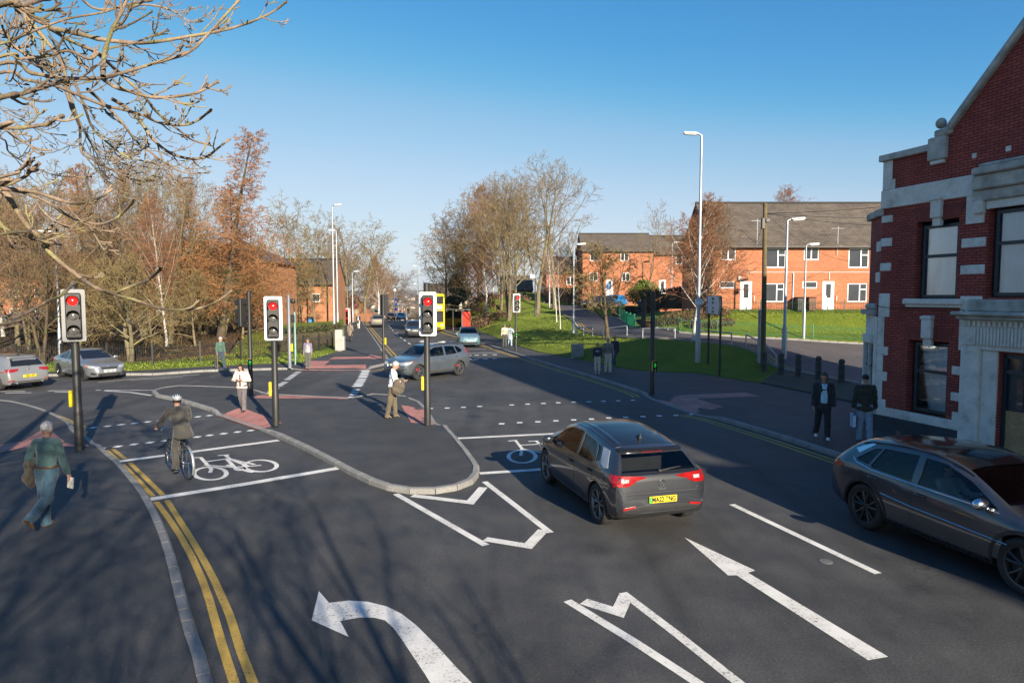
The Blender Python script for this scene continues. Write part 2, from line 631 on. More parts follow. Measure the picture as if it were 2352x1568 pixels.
# ------------------------------------------------------------------ flat-shape helpers
def inpoly(P, poly):
 P = np.asarray(P)
 q = np.asarray(poly)[:, :2]
 x, y = P[:, 0], P[:, 1]
 c = np.zeros(len(P), bool)
 j = len(q) - 1
 for i in range(len(q)):
  xi, yi, xj, yj = q[i][0], q[i][1], q[j][0], q[j][1]
  if yi != yj:
   c ^= ((yi > y) != (yj > y)) & (x < (xj - xi) * (y - yi) / (yj - yi) + xi)
  j = i
 return c
def resample(pts, step, closed=False):
 pts = [Vector(p).to_2d() for p in pts]
 out = []
 n = len(pts)
 for i in range(n if closed else n - 1):
  a, b = pts[i], pts[(i + 1) % n]
  k = max(1, int(math.ceil((b - a).length / step)))
  for t in range(k):
   out.append(a.lerp(b, t / k))
 if not closed: out.append(pts[-1])
 return out
def smooth2(pts, n=4):
 """Catmull-Rom through 2-D points"""
 pts = [Vector(p).to_2d() for p in pts]
 out = []
 for i in range(len(pts) - 1):
  p0, p1, p2, p3 = pts[max(i - 1, 0)], pts[i], pts[i + 1], pts[min(i + 2, len(pts) - 1)]
  for k in range(n):
   t = k / n
   out.append(.5 * ((2 * p1) + (p2 - p0) * t + (2 * p0 - 5 * p1 + 4 * p2 - p3) * t * t + (3 * p1 - p0 - 3 * p2 + p3) * t ** 3))
 out.append(pts[-1])
 return out
def smooth3(pts, n=4):
 pts = [Vector(p) for p in pts]
 out = []
 for i in range(len(pts) - 1):
  p0, p1, p2, p3 = pts[max(i - 1, 0)], pts[i], pts[i + 1], pts[min(i + 2, len(pts) - 1)]
  for k in range(n):
   t = k / n
   out.append(.5 * ((2 * p1) + (p2 - p0) * t + (2 * p0 - 5 * p1 + 4 * p2 - p3) * t * t + (3 * p1 - p0 - 3 * p2 + p3) * t ** 3))
 out.append(pts[-1])
 return out
def offset(pts, d):
 pts = [Vector(p).to_2d() for p in pts]
 out = []
 for i, p in enumerate(pts):
  t = pts[min(i + 1, len(pts) - 1)] - pts[max(i - 1, 0)]
  t.normalize()
  out.append(p + Vector((-t.y, t.x)) * d)
 return out
def tri_fill(poly, step):
 """triangles filling a polygon, with interior points"""
 b = resample(poly, step, True)
 arr = np.array([(p.x, p.y) for p in b])
 lo, hi = arr.min(0), arr.max(0)
 gx, gy = np.meshgrid(np.arange(lo[0] + step * .5, hi[0], step), np.arange(lo[1] + step * .5, hi[1], step))
 pts = np.stack([gx.ravel(), gy.ravel()], 1)
 pts = pts[inpoly(pts, arr)]
 if len(pts):
  keep = np.ones(len(pts), bool)
  for i in range(0, len(arr)):
   keep &= ((pts - arr[i]) ** 2).sum(1) > (step * .35) ** 2
  pts = pts[keep]
 vs = [Vector(p) for p in arr] + [Vector(p) for p in pts]
 n = len(arr)
 r = delaunay_2d_cdt(vs, [], [list(range(n))], 1, 1e-6)
 return r[0], r[2], r[1]
def drape(name, poly, zf, m, step=.5, skirt=.12, smooth=True):
 vs, fs, es = tri_fill(poly, step)
 P = [(v.x, v.y, zf(v.x, v.y)) for v in vs]
 F = []
 cnt = {}
 for f in fs:
  a = (Vector(P[f[1]]) - Vector(P[f[0]])).cross(Vector(P[f[2]]) - Vector(P[f[0]]))
  f = list(f) if a.z > 0 else list(f)[::-1]
  F.append(tuple(f))
  for i in range(len(f)):
   e = (f[i], f[(i + 1) % len(f)])
   k = (min(e), max(e))
   if k in cnt: cnt[k] = None
   else: cnt[k] = e
 if skirt > 0:
  low = {}
  for e in cnt.values():
   if e is None: continue
   for i in e:
    if i not in low:
     low[i] = len(P)
     P.append((P[i][0], P[i][1], P[i][2] - skirt))
   F.append((e[1], e[0], low[e[0]], low[e[1]]))
 me = bpy.data.meshes.new(name)
 me.from_pydata(P, [], F)
 me.materials.append(m)
 finish(me, 40 if smooth else None)
 return struct(link_mesh(name, me))
def ribbon(mb, pts, w, z, closed=False, off=0.0):
 pts = [Vector(p).to_2d() for p in pts]
 n = len(pts)
 L, R = [], []
 for i in range(n):
  a = pts[(i - 1) % n] if closed else pts[max(i - 1, 0)]
  b = pts[(i + 1) % n] if closed else pts[min(i + 1, n - 1)]
  d1 = (pts[i] - a) if (pts[i] - a).length > 1e-6 else (b - pts[i])
  d2 = (b - pts[i]) if (b - pts[i]).length > 1e-6 else d1
  d1, d2 = d1.normalized(), d2.normalized()
  t = (d1 + d2)
  t = t.normalized() if t.length > .2 else d1
  nn = Vector((-t.y, t.x))
  k = 1 / max(.5, nn.dot(Vector((-d1.y, d1.x))))
  zz = z(pts[i].x, pts[i].y) if callable(z) else z
  l, r = pts[i] + nn * (off + w / 2) * k, pts[i] + nn * (off - w / 2) * k
  L.append((l.x, l.y, zz))
  R.append((r.x, r.y, zz))
 m = n if closed else n - 1
 vs = L + R
 fs = [(n + i, n + (i + 1) % n, (i + 1) % n, i) for i in range(m)]
 mb.add(vs, fs)
# ------------------------------------------------------------------ base land
GY = [-400, 100, 112, 150, 250, 400, 700, 1000, 1500, 2200, 3000, 4000, 4300, 5200]
GZ = [-.03, -.03, -.10, -1.4, -6.5, -14, -21, -20, -13, -3, 13, 34, 36, 5]
def land_z(x, y):
 z = np.interp(y, GY, GZ)
 if y > 900:
  z += 3.5 * math.sin(x * .0031 + y * .001) * min(1, (y - 900) / 1500) + 2.0 * math.sin(x * .011 + 1.3) * min(1, (y - 900) / 2500)
 return z
ys = [-400, -100, 0, 60, 100, 106, 112, 120, 130, 140, 150, 175, 200, 225, 250, 300, 350, 400, 500, 600, 700, 800, 900, 1000, 1150, 1300, 1500, 1700, 1900, 2200, 2500, 2800, 3100, 3400, 3700, 4000, 4150, 4300, 4700, 5200]
xs = [-5200, -3600, -2600, -2000, -1600, -1300, -1000, -800, -600, -450, -300, -200, -120, -60, 0, 60, 120, 200, 300, 450, 600, 800, 1000, 1300, 1600, 2000, 2600, 3600, 5200]
def land_mat():
 g = NT('open_land')
 sep = g.n('SeparateXYZ')
 g.L.new(g.tc.outputs['Object'], sep.inputs[0])
 mr = g.n('MapRange')
 mr.inputs['From Min'].default_value, mr.inputs['From Max'].default_value = 1500, 2500
 g.L.new(sep.outputs['Y'], mr.inputs['Value'])
 f = g.noise(.012, 5, .6)
 fld = g.ramp(f, [(.3, (.05, .085, .025)), (.5, (.11, .13, .05)), (.7, (.12, .10, .055))])
 n2 = g.noise(.0045, 6, .6)
 mo = g.ramp(n2, [(.3, (.15, .11, .075)), (.7, (.22, .17, .115))])
 c = g.mix(fld, mo, mr.outputs['Result'])
 g.col(c)
 g.rough(.95)
 return g.m
mb = MB()
vs = [(x, y, land_z(x, y)) for y in ys for x in xs]
nx = len(xs)
fs = [(j * nx + i, j * nx + i + 1, (j + 1) * nx + i + 1, (j + 1) * nx + i) for j in range(len(ys) - 1) for i in range(nx - 1)]
mb.add(vs, fs)
struct(mb.build('ground', land_mat(), None, 180))
# ------------------------------------------------------------------ outlines (photo pixels on the road surface)
def GG(l, z=0.0):
 return [G(p[0], p[1], z).to_2d() for p in l]
ISL_NEAR = [(349, 902), (359, 912), (413, 923), (482, 944), (498, 953), (545, 969), (593, 985), (641, 1006), (700, 1034), (746, 1058), (800, 1088), (850, 1112), (890, 1126), (940, 1134), (1000, 1134), (1050, 1126), (1085, 1112), (1098, 1096), (1100, 1080)]
ISL_FAR = [(1092, 1066), (1073, 1040), (1050, 1012), (1025, 984), (1001, 972), (981, 940), (963, 922), (928, 914), (855, 909), (814, 912), (805, 914), (641, 906), (618, 905), (571, 897), (533, 894), (459, 891), (410, 890), (372, 895)]
ISL_N, ISL_F = GG(ISL_NEAR), GG(ISL_FAR)
LEFT_K = smooth2([Vector((-.9, -14)), Vector((-1.0, 0)), Vector((-1.6, 4)), *GG([(482, 1568), (452, 1470), (427, 1385), (400, 1285), (372, 1210), (338, 1145), (307, 1105), (276, 1070), (247, 1045), (222, 1022), (196, 1000), (176, 992), (162, 976), (133, 960), (95, 944), (48, 931), (0, 924), (-150, 916), (-500, 905)])], 3)
FARL_K = GG([(-900, 872), (-100, 866), (120, 864), (299, 862), (351, 862), (469, 854), (571, 851), (674, 848), (690, 850), (785, 851), (843, 851), (856, 845), (887, 838), (893, 828), (889, 818), (878, 805), (855, 772), (840, 751), (834, 742), (836, 739)])
FARL_K += [Vector((-25.5, 118)), Vector((-29, 132))]
FARL_K = resample(FARL_K, 2.0)
RIGHT_K = GG([(1000, 752), (1021, 762), (1060, 775), (1108, 790), (1185, 815), (1250, 836), (1321, 857), (1356, 867), (1416, 886), (1473, 905), (1495, 917), (1590, 951), (1632, 960), (1698, 979), (1790, 1007), (1892, 1040), (1990, 1072), (2120, 1116)])
RIGHT_K = [Vector((-16.5, 132)), Vector((-15.2, 115))] + RIGHT_K + [Vector((11.0, 8.5)), Vector((15.0, -6)), Vector((19, -20))]
RIGHT_K = smooth2(RIGHT_K, 3)
DROPS = [(GG([(510, 958), (593, 986)]), .5), (GG([(618, 905), (805, 914)]), .5), (GG([(963, 921), (1004, 975)]), .35), (GG([(690, 850), (843, 851)]), .6), (GG([(1500, 919), (1590, 951)]), .7), (GG([(878, 806), (890, 826)]), .5), (GG([(170, 985), (215, 1016)]), .4), (GG([(1080, 780), (1120, 793)]), .5)]
def seg_d(p, a, b):
 ab = b - a
 t = max(0, min(1, (p - a).dot(ab) / max(1e-9, ab.length_squared)))
 return (p - a - ab * t).length
def drop_at(x, y):
 p = Vector((x, y))
 k = 0.0
 for (pl, w) in DROPS:
  d = min(seg_d(p, pl[i], pl[i + 1]) for i in range(len(pl) - 1))
  k = max(k, math.exp(-(d / (w * 1.5)) ** 4))
 return k
def pave_z(x, y):
 return .10 - .085 * drop_at(x, y)
def kerb(name, pts, closed=False, side=1):
 """a row of kerb stones whose road face follows pts"""
 q = resample(pts, .92, closed)
 mb = MB()
 n = len(q)
 for i in range(n if closed else n - 1):
  a, b = q[i], q[(i + 1) % n]
  d = b - a
  l = d.length
  if l < .05: continue
  d.normalize()
  nn = Vector((-d.y, d.x)) * side
  g = .010 if l > .3 else 0
  z0, z1 = pave_z(a.x, a.y) + .014, pave_z(b.x, b.y) + .014
  bev = min(.025, z0 * .4)
  prof = [(-.015, -.06), (-.012, -bev), (.018, 0.0), (.125, .002), (.13, -.06)]
  vs = []
  for (p, zz) in ((a + d * g, z0), (b - d * g, z1)):
   for (o, h) in prof:
    k = p + nn * o
    vs.append((k.x, k.y, zz + h if h > -.05 else -.05))
  m = len(prof)
  fs = [(j, j + 1, m + j + 1, m + j) for j in range(m - 1)] + [tuple(range(m))[::-1], tuple(range(m, 2 * m))]
  if side < 0: fs = [f[::-1] for f in fs]
  mb.add(vs, [f[::-1] for f in fs])
 o = mb.build(name, M['kerb'])
 return struct(o)
# road sheet, pavements, kerbs
road = [Vector((-140, -25)), Vector((25, -25)), Vector((25, 0)), Vector((14, 30)), Vector((6, 45)), Vector((-3, 80)), Vector((-10, 112)), Vector((-30, 112)), Vector((-24, 80)), Vector((-20, 60)), Vector((-20, 41)), Vector((-140, 41))]
mb = MB()
mb.sheet(road, 0.0)
struct(mb.build('road', M['asphalt']))
mb = MB()
q = [(y, -30 - (y - 112) * .35, -10 - (y - 112) * .12) for y in (111.9, 118, 126, 138, 150)]
for (a, b) in zip(q[:-1], q[1:]):
 za, zb = land_z(0, a[0]) + .08, land_z(0, b[0]) + .08
 if a[0] < 112: za = 0.0
 mb.add([(a[1], a[0], za), (a[2], a[0], za), (b[2], b[0], zb), (b[1], b[0], zb)], [(0, 1, 2, 3)])
struct(mb.build('far_road', M['asphalt']))
drape('island_pavement', ISL_N + ISL_F, pave_z, M['pavement'], .45)
kerb('island_kerb', ISL_N + ISL_F, True, 1)
drape('near_pavement', LEFT_K + [Vector((-60, LEFT_K[-1].y)), Vector((-60, -14))], pave_z, M['pavement'], .8)
kerb('near_kerb', LEFT_K, False, 1)
FARL_BACK = GG([(788, 746), (792, 775), (785, 800), (770, 809), (723, 823), (688, 834), (606, 835), (480, 841), (299, 851), (-100, 856), (-900, 860)], .1)
drape('far_pavement', FARL_K[:] + [Vector((-33, 132)), Vector((-30.5, 118)), Vector((-27.3, 100))] + FARL_BACK, pave_z, M['pavement'], .9)
kerb('far_kerb', FARL_K, False, 1)
RIGHT_BACK = GG([(1043, 746), (1075, 753), (1130, 771), (1190, 794), (1240, 809), (1321, 823), (1403, 841), (1479, 852), (1600, 856), (1651, 865), (1749, 880), (1860, 903), (1960, 925), (2040, 945)], .1)
RIGHT_BACK = [Vector((-13.5, 132)), Vector((-12.0, 115)), Vector((-9.5, 100))] + RIGHT_BACK + [Vector((13.0, 17.2)), Vector((18, 2)), Vector((25, -20))]
drape('main_pavement', RIGHT_K + RIGHT_BACK[::-1], pave_z, M['pavement'], .8)
kerb('main_kerb', RIGHT_K, False, 1)
# tactile paving, each patch a sheet over its pavement
def tactile(pix, name='tactile_paving'):
 o = drape(name, GG(pix, .04), lambda x, y: pave_z(x, y) + .008, M['tactile'], .35, 0)
 return o
tactile([(502, 953), (556, 940), (648, 974), (590, 984)])
tactile([(580, 918), (603, 906), (660, 907), (800, 913), (803, 916), (690, 919)])
tactile([(921, 934), (974, 937), (1000, 974), (944, 975)])
tactile([(691, 850), (705, 831), (758, 831), (745, 841), (840, 840), (842, 849), (785, 851)])
tactile([(755, 827), (768, 822), (845, 821), (850, 816), (887, 819), (888, 826), (850, 826)])
tactile([(1505, 919), (1562, 911), (1711, 905), (1748, 914), (1600, 919), (1662, 938), (1590, 948)])
tactile([(-20, 1032), (0, 1026), (52, 1019), (108, 985), (158, 985), (206, 1030), (152, 1031), (60, 1033), (0, 1045)])
# ------------------------------------------------------------------ painted markings
W = MB()
Y = MB()
S = MB()
ZM = .005
def wl(p, w=.15, mb=W, z=ZM):
 ribbon(mb, GG(p), w, z)
def poly_mark(p, mb=W):
 vs, fs, _ = tri_fill(GG(p), .6)
 b = [(v.x, v.y, ZM) for v in vs]
 out = []
 for f in fs:
  a = (Vector(b[f[1]]) - Vector(b[f[0]])).cross(Vector(b[f[2]]) - Vector(b[f[0]]))
  out.append(tuple(f) if a.z > 0 else tuple(f)[::-1])
 mb.add(b, out)
wl([(266, 1060.5), (640, 1011)], .22)
wl([(341, 1147), (560, 1112), (776, 1075)], .24)
wl([(1041, 1007), (1290, 995)], .2)
wl([(1102, 1087), (1255, 1077)], .2)
for l in ([(909, 1134), (1116, 1252)], [(1113, 1106), (1264, 1223)], [(1303, 1379), (1450, 1469), (1605, 1570), (1700, 1640)], [(1430, 1361), (1560, 1460), (1700, 1571), (1800, 1650)], [(1681, 1158), (2017, 1317)]):
 wl(l, .13)
for l in ([(947, 1138), (1080, 1154), (1110, 1119)], [(1114, 1238), (1213, 1254), (1248, 1217)], [(1340, 1381), (1420, 1406), (1437, 1369)]):
 a, b, c = GG(l)
 ribbon(W, [a, b, c], .19, ZM + .002)
poly_mark([(1572, 1234), (1735, 1310), (1718, 1315), (2040, 1508), (1994, 1516), (1692, 1321), (1672, 1321)])
def r5(l):
 return [(x * .4883, 1148.4 + y * .4883) for x, y in l]
poly_mark(r5([(1500, 428), (1548, 483), (1640, 472), (1730, 478), (1820, 500), (1890, 535), (1960, 590), (2050, 680), (2150, 790), (2230, 870), (2330, 980), (2090, 980), (2030, 870), (2000, 820), (1940, 730), (1890, 655), (1850, 600), (1810, 565), (1760, 553), (1690, 552), (1600, 568), (1640, 643), (1466, 565)]))
def c7(l):
 return [(x * .3174, 890 + y * .3174) for x, y in l]
def c8(l):
 return [(1148.4 + x * .3174, 918.7 + y * .3174) for x, y in l]
def c3(l):
 return [(459.4 + x * .293, 602.9 + y * .293) for x, y in l]
def ell_px(cx, cy, rx, ry, n=28):
 return [(cx + rx * math.cos(2 * math.pi * i / n), cy + ry * math.sin(2 * math.pi * i / n)) for i in range(n)]
# cycle symbols
for (cx, cy, rx, ry) in ((1521, 621, 118, 46), (1885, 566, 118, 42)):
 ribbon(W, GG(c7(ell_px(cx, cy, rx, ry))), .10, ZM, True)
for l in ([(1395, 508), (1452, 506), (1530, 590), (1520, 616)], [(1478, 538), (1640, 516), (1700, 578)], [(1480, 560), (1700, 578)], [(1575, 492), (1660, 486)], [(1632, 490), (1668, 520), (1800, 570), (1890, 562)], [(1668, 516), (1760, 540), (1845, 556)], [(1700, 580), (1800, 608), (1835, 612)], [(1640, 560), (1690, 570)]):
 ribbon(W, GG(c7(l)), .085, ZM + .0004 * len(l))
ribbon(W, GG(c7(ell_px(1735, 586, 35, 13, 14))), .07, ZM, True)
ribbon(W, GG(c8(ell_px(160, 408, 98, 46))), .10, ZM, True)
for l in ([(60, 297), (112, 292), (160, 352), (150, 402)], [(128, 328), (296, 318), (330, 368)], [(150, 352), (300, 378)], [(205, 299), (278, 295)], [(262, 297), (300, 330), (340, 360)]):
 ribbon(W, GG(c8(l)), .085, ZM + .0004 * len(l))
ribbon(W, GG(c8(ell_px(420, 360, 100, 42))), .10, ZM, True)
# far centre line, give-way dashes and edge lines
def dashes(a, b, on, off, w, mb=W):
 a, b = G(*a).to_2d(), G(*b).to_2d()
 d = b - a
 L = d.length
 d.normalize()
 t = 0
 while t < L:
  ribbon(mb, [a + d * t, a + d * min(L, t + on)], w, ZM)
  t += on + off
dashes((955, 799), (910, 768), 2.0, 2.2, .13)
dashes((908, 766), (889, 742), 2.0, 4.0, .13)
wl([(905, 764), (912, 768), (913, 763)], .14)
dashes((1012, 803), (985, 780), 3, 3, .13)
dashes((0, 899), (232, 896), 1.0, .9, .12)
dashes((12, 902.5), (232, 899), 1.0, .9, .12)
wl([(240, 897), (300, 901), (348, 908)], .12)
wl([(240, 896.5), (350, 896), (375, 896)], .1)
wl([(225, 878), (330, 868), (459, 860)], .08)
wl([(300, 873), (420, 866)], .08)
wl([(1040, 812), (1130, 810)], .3)
wl([(1076, 811), (1153, 809.5)], .12)
wl([(1064, 802), (1118, 801)], .1)
poly_mark([(962, 784), (976, 780), (974, 783), (990, 786), (988, 789), (972, 786), (970, 787)])
struct(W.build('road_marking_white', M['white_paint']))
yl = r5([(735, 8), (790, 80), (850, 170), (905, 270), (950, 370), (985, 470), (1010, 560), (1050, 700), (1102, 860), (1140, 1000)])
y2 = r5([(785, 0), (845, 95), (905, 190), (960, 285), (1010, 380), (1050, 470), (1080, 540), (1130, 700), (1190, 860), (1235, 1000)])
for l in (yl, y2, c7([(770, 452), (850, 524)]), c7([(885, 553), (1000, 670), (1105, 785)]), c7([(815, 443), (905, 515)]), c7([(940, 545), (1060, 660), (1178, 776)])):
 ribbon(Y, GG(l), .10, ZM)
ribbon(Y, GG(c7([(-200, 95), (0, 100), (100, 110), (300, 165), (450, 215), (560, 258), (608, 283)])), .10, ZM)
ribbon(Y, GG(c7([(100, 122), (330, 184), (470, 232), (545, 270)])), .10, ZM)
def part_line(pl, y0, y1):
 return [p for p in pl if y0 <= p.y <= y1]
rk = resample(RIGHT_K, .8)
for o in (-.28, -.50):
 ribbon(Y, offset(part_line(rk, 8, 23.2), o), .10, ZM)
 ribbon(Y, offset(part_line(rk, 26.4, 56), o), .10, ZM)
 ribbon(Y, offset(part_line(rk, 60, 110), o), .10, ZM)
lk = [p for p in FARL_K if p.y > 44]
for o in (-.35, -.62):
 ribbon(Y, offset(lk, o), .12, ZM)
ribbon(Y, GG([(848, 853), (880, 848), (892, 842)]), .12, ZM)
struct(Y.build('road_marking_yellow', M['yellow_paint']))
def studs(pix, w=.17, d=.2):
 for p in pix:
  c = G(p[0], p[1])
  e = Vector((.30, -.02)) if False else Vector((1, -.05))
  S.sheet([(c.x - w / 2, c.y - d / 2), (c.x + w / 2, c.y - d / 2 - .01), (c.x + w / 2 + .02, c.y + d / 2), (c.x - w / 2 + .02, c.y + d / 2)], ZM)
studs(c7([(672, 289), (775, 279), (873, 268), (971, 258), (1066, 248), (1160, 237), (1252, 229), (1345, 219), (1430, 211), (1513, 202)]))
studs(c7([(730, 440), (850, 426), (968, 410), (1082, 397), (1194, 384), (1308, 370), (1425, 357), (1515, 345), (1617, 333), (1716, 321), (1812, 310)]))
studs(c3([(1805, 1143), (1935, 1140), (2063, 1134), (2190, 1127)]) + c8([(83, 35), (198, 29), (312, 24), (420, 19), (533, 15), (642, 12), (747, 8), (853, 5), (960, 1)]))
studs(c3([(1910, 1283)]) + c8([(10, 171), (140, 163), (272, 157), (402, 150), (531, 143), (660, 137), (785, 129), (907, 124), (1033, 119), (1150, 114), (1271, 110), (1388, 103)]))
studs(c3([(1187, 1055), (1203, 1035), (1212, 1015), (1222, 997)]), .3, .3)
studs(c3([(1235, 966), (1243, 950), (1255, 933), (1265, 917), (1275, 899), (1281, 886), (1287, 873), (1293, 861), (1298, 849)]), .42, .5)
studs(c3([(535, 1025), (560, 1010), (590, 985), (620, 965), (638, 952), (660, 940), (686, 916), (704, 903), (720, 892), (733, 882), (750, 870), (766, 859)]), .3, .3)
studs(c3([(2110, 728), (2168, 726), (2232, 724), (2310, 722)]), .3, .4)
studs(c3([(2107, 757), (2163, 756), (2237, 755), (2308, 752)]), .3, .4)
struct(S.build('crossing_studs', M['stud']))
# ------------------------------------------------------------------ land on the right: bank, side road, gardens
CTRL = []
for p in RIGHT_BACK[3:-3]:
 CTRL.append((p.x, p.y, .11))
for (px, py, D) in ((1342, 760, 55), (1412, 772, 47), (1512, 776, 43), (1640, 785, 41), (1741, 801, 38), (1410, 728, 68), (1439, 745, 56), (1457, 752, 53), (1562, 762, 46.5), (1700, 770, 46.3), (1860, 775, 46), (2000, 778, 46), (1620, 716, 50.5), (1800, 716, 50.5), (1990, 716, 50.5), (1233, 728, 72), (1169, 735, 70), (1280, 742, 62), (1250, 712, 95), (1310, 706, 105), (1390, 706, 87), (1500, 700, 87), (1100, 694, 88), (1150, 688, 95), (1040, 722, 104), (1755, 853, 34), (1833, 865, 31.5), (1932, 881, 29.5), (1989, 890, 28), (1850, 850, 33.5), (1800, 785, 42.5), (2200, 778, 46), (2300, 716, 50.5)):
 v = V(px, py, D)
 CTRL.append(tuple(v))
CTRL += [(30, 30, .5), (30, 22, .25), (13.5, 18, .11), (-8, 112, .3), (0, 112, 4.5), (40, 70, 4.0), (10, 120, 3.5), (45, 46, 1.8), (20, 20, .15), (16, 22, .18), (24, 25, .3), (15, 26, .2), (18, 29, .24)]
HC = np.array(CTRL)
HN = len(HC)
def tps_k(r2):
 return np.where(r2 > 1e-9, r2 * np.log(np.maximum(r2, 1e-9)), 0)
hA = np.zeros((HN + 3, HN + 3))
hA[:HN, :HN] = tps_k(((HC[:, None, :2] - HC[None, :, :2]) ** 2).sum(2)) + np.eye(HN) * 2.0
hA[:HN, HN] = 1
hA[:HN, HN + 1:] = HC[:, :2]
hA[HN, :HN] = 1
hA[HN + 1:, :HN] = HC[:, :2].T
TW = np.linalg.solve(hA, np.concatenate([HC[:, 2], np.zeros(3)]))
RB = [Vector(p) for p in RIGHT_BACK]
def H(x, y):
 r2 = (x - HC[:, 0]) ** 2 + (y - HC[:, 1]) ** 2
 z = float(tps_k(r2) @ TW[:HN] + TW[HN] + TW[HN + 1] * x + TW[HN + 2] * y)
 d = min(seg_d(Vector((x, y)), RB[i], RB[i + 1]) for i in range(len(RB) - 1))
 k = min(1, d / 1.2)
 return .105 * (1 - k) + max(.08, z) * k
def GT(px, py, y0=24, y1=140):
 """where the sight line meets the right-hand land"""
 d = ray(px, py)
 Yp = y0
 while Yp < y1:
  x, z = d.x * Yp / d.y, CAM_H + d.z * Yp / d.y
  if z <= H(x, Yp):
   return Vector((x, Yp, H(x, Yp)))
  Yp += .15
 return Vector((d.x * y1 / d.y, y1, H(d.x * y1 / d.y, y1)))
def VH(px, py, D):               # ground point under the sight line at distance D
 v = V(px, py, D)
 return Vector((v.x, v.y, H(v.x, v.y)))
# borders in world x,y
NEAR_EDGE = [VH(px, py, D).to_2d() for (px, py, D) in ((1235, 712, 100), (1290, 735, 74), (1320, 752, 60), (1345, 760, 54), (1412, 772, 46.5), (1512, 776, 42.7), (1640, 785, 40.2), (1700, 793, 38.6), (1738, 803, 37), (1760, 822, 35.6), (1790, 846, 34.2), (1850, 873, 32.2), (1950, 900, 29.5), (2060, 925, 27))]
NEAR_EDGE = smooth2(NEAR_EDGE, 3)
FAR_EDGE = [VH(px, py, D).to_2d() for (px, py, D) in ((1262, 708, 100), (1330, 722, 82), (1395, 738, 66), (1432, 747, 57.5), (1462, 755, 52), (1562, 764, 45.8), (1700, 774, 45.2), (1860, 780, 44.8), (2000, 783, 44.6), (2300, 790, 44), (2600, 800, 42))]
FAR_EDGE = smooth2(FAR_EDGE, 3)
drape('side_road', NEAR_EDGE + [Vector((30, 24)), Vector((44, 30))] + FAR_EDGE[::-1], lambda x, y: H(x, y) + .02, M['side_road'], 1.0, .05)
i0 = [i for i, p in enumerate(NEAR_EDGE) if p.y < 34.4][0]
bank = [Vector(p) for p in RIGHT_BACK[3:-6]]
drape('grass_bank', bank + [NEAR_EDGE[i0]] + NEAR_EDGE[:i0][::-1] + [Vector((6, 112)), Vector((-8, 112)), Vector((-9.3, 100))], lambda x, y: H(x, y) + .035, M['grass'], .9, .1)
drape('setts_paving', [NEAR_EDGE[i0]] + NEAR_EDGE[i0:] + [Vector((22, 22)), Vector((13.6, 18.0))] + [Vector(p) for p in RIGHT_BACK[-7:-3]][::-1], lambda x, y: H(x, y) + .05, M['setts'], .6, .08)
gd = FAR_EDGE[:]
drape('garden_grass', gd + [Vector((48, 42)), Vector((48, 51)), Vector((14.6, 51)), Vector((13.5, 62)), Vector((18, 84)), Vector((16, 130)), Vector((7, 130))], lambda x, y: H(x, y) + .03, M['grass'], 1.4, .1)
sm = MB()
for o in (.30, .52):
 ribbon(sm, offset(NEAR_EDGE[:], o), .09, lambda x, y: H(x, y) + .026)
struct(sm.build('side_road_marking', M['yellow_paint']))
kb = MB()
for pl, sd in ((FAR_EDGE, 1), (NEAR_EDGE[:i0 + 8], 1)):
 q = resample(pl, .9)
 for a, b in zip(q[:-1], q[1:]):
  d = (b - a)
  c = (a + b) / 2
  kb.box((c.x, c.y, H(c.x, c.y) + .03), (d.length * .985, .14, .17), math.atan2(d.y, d.x), bev=.015)
struct(kb.build('side_road_kerb', M['kerb']))
# grass and litter on the left
LG = [Vector(p) for p in FARL_BACK]
drape('grass_verge', LG[:] + [Vector((-60, 40.2)), Vector((-21.5, 40.6)), Vector((-19, 46)), Vector((-24, 62)), Vector((-24, 76)), Vector((-21.5, 82))], lambda x, y: .115 + .9 * max(0, min(1, (y - 46) / 25)) * max(0, min(1, (-x - 10) / 8)), M['grass'], 1.5, .15)
drape('wood_floor', [Vector((-70, 40.1)), Vector((-21.6, 40.5)), Vector((-19.2, 46)), Vector((-24, 60)), Vector((-26, 70)), Vector((-32, 120)), Vector((-140, 120)), Vector((-140, 40.5))], lambda x, y: .13 + .75 * max(0, min(1, (y - 43) / 25)) + .08 * math.sin(x * .8) * math.sin(y * .9), M['rough_ground'], 2.0, .15)
# ------------------------------------------------------------------ cars
def car_paint(name, col, metal=.55, rough=.32):
 m = mat(name, col, rough, metal, .10, 1.5, coat=1.0, spec=.5)
 return m
M['interior'] = mat('car_interior', (.022, .021, .021), .8, 0, .2, 4)
M['seat'] = mat('car_seat', (.05, .048, .046), .85, 0, .2, 5)
M['trim'] = mat('black_trim', (.018, .018, .019), .55, 0, .15, 6)
M['rim_dark'] = mat('dark_alloy', (.07, .07, .072), .35, .7, .12)
M['rim_mid'] = mat('grey_alloy', (.16, .16, .165), .3, .75, .1)
M['rim_silver'] = mat('silver_alloy', (.42, .43, .45), .3, .8, .08)
M['tail'] = mat('red_lamp', (.26, .005, .007), .15, 0, .25, 14, coat=.6)
M['lamp_clear'] = mat('clear_lamp', (.42, .44, .46), .1, .3, .4, 22, coat=.8)
M['lamp_dark'] = mat('dark_headlamp', (.10, .105, .11), .1, .5, .5, 20, coat=.8)
M['orange_lamp'] = mat('amber_lamp', (.55, .13, .02), .2, 0, .15, 10, coat=.5)
M['plate_y'] = mat('yellow_plate', (.78, .58, .02), .4, 0, .04)
M['plate_w'] = mat('white_plate', (.74, .74, .72), .4, 0, .04)
M['plate_ink'] = mat('plate_letters', (.01, .01, .01), .5, 0, .0)
M['plate_green'] = mat('green_plate_band', (.05, .42, .05), .5, 0, .0)
M['caliper'] = mat('red_caliper', (.5, .01, .012), .4, 0, .1)
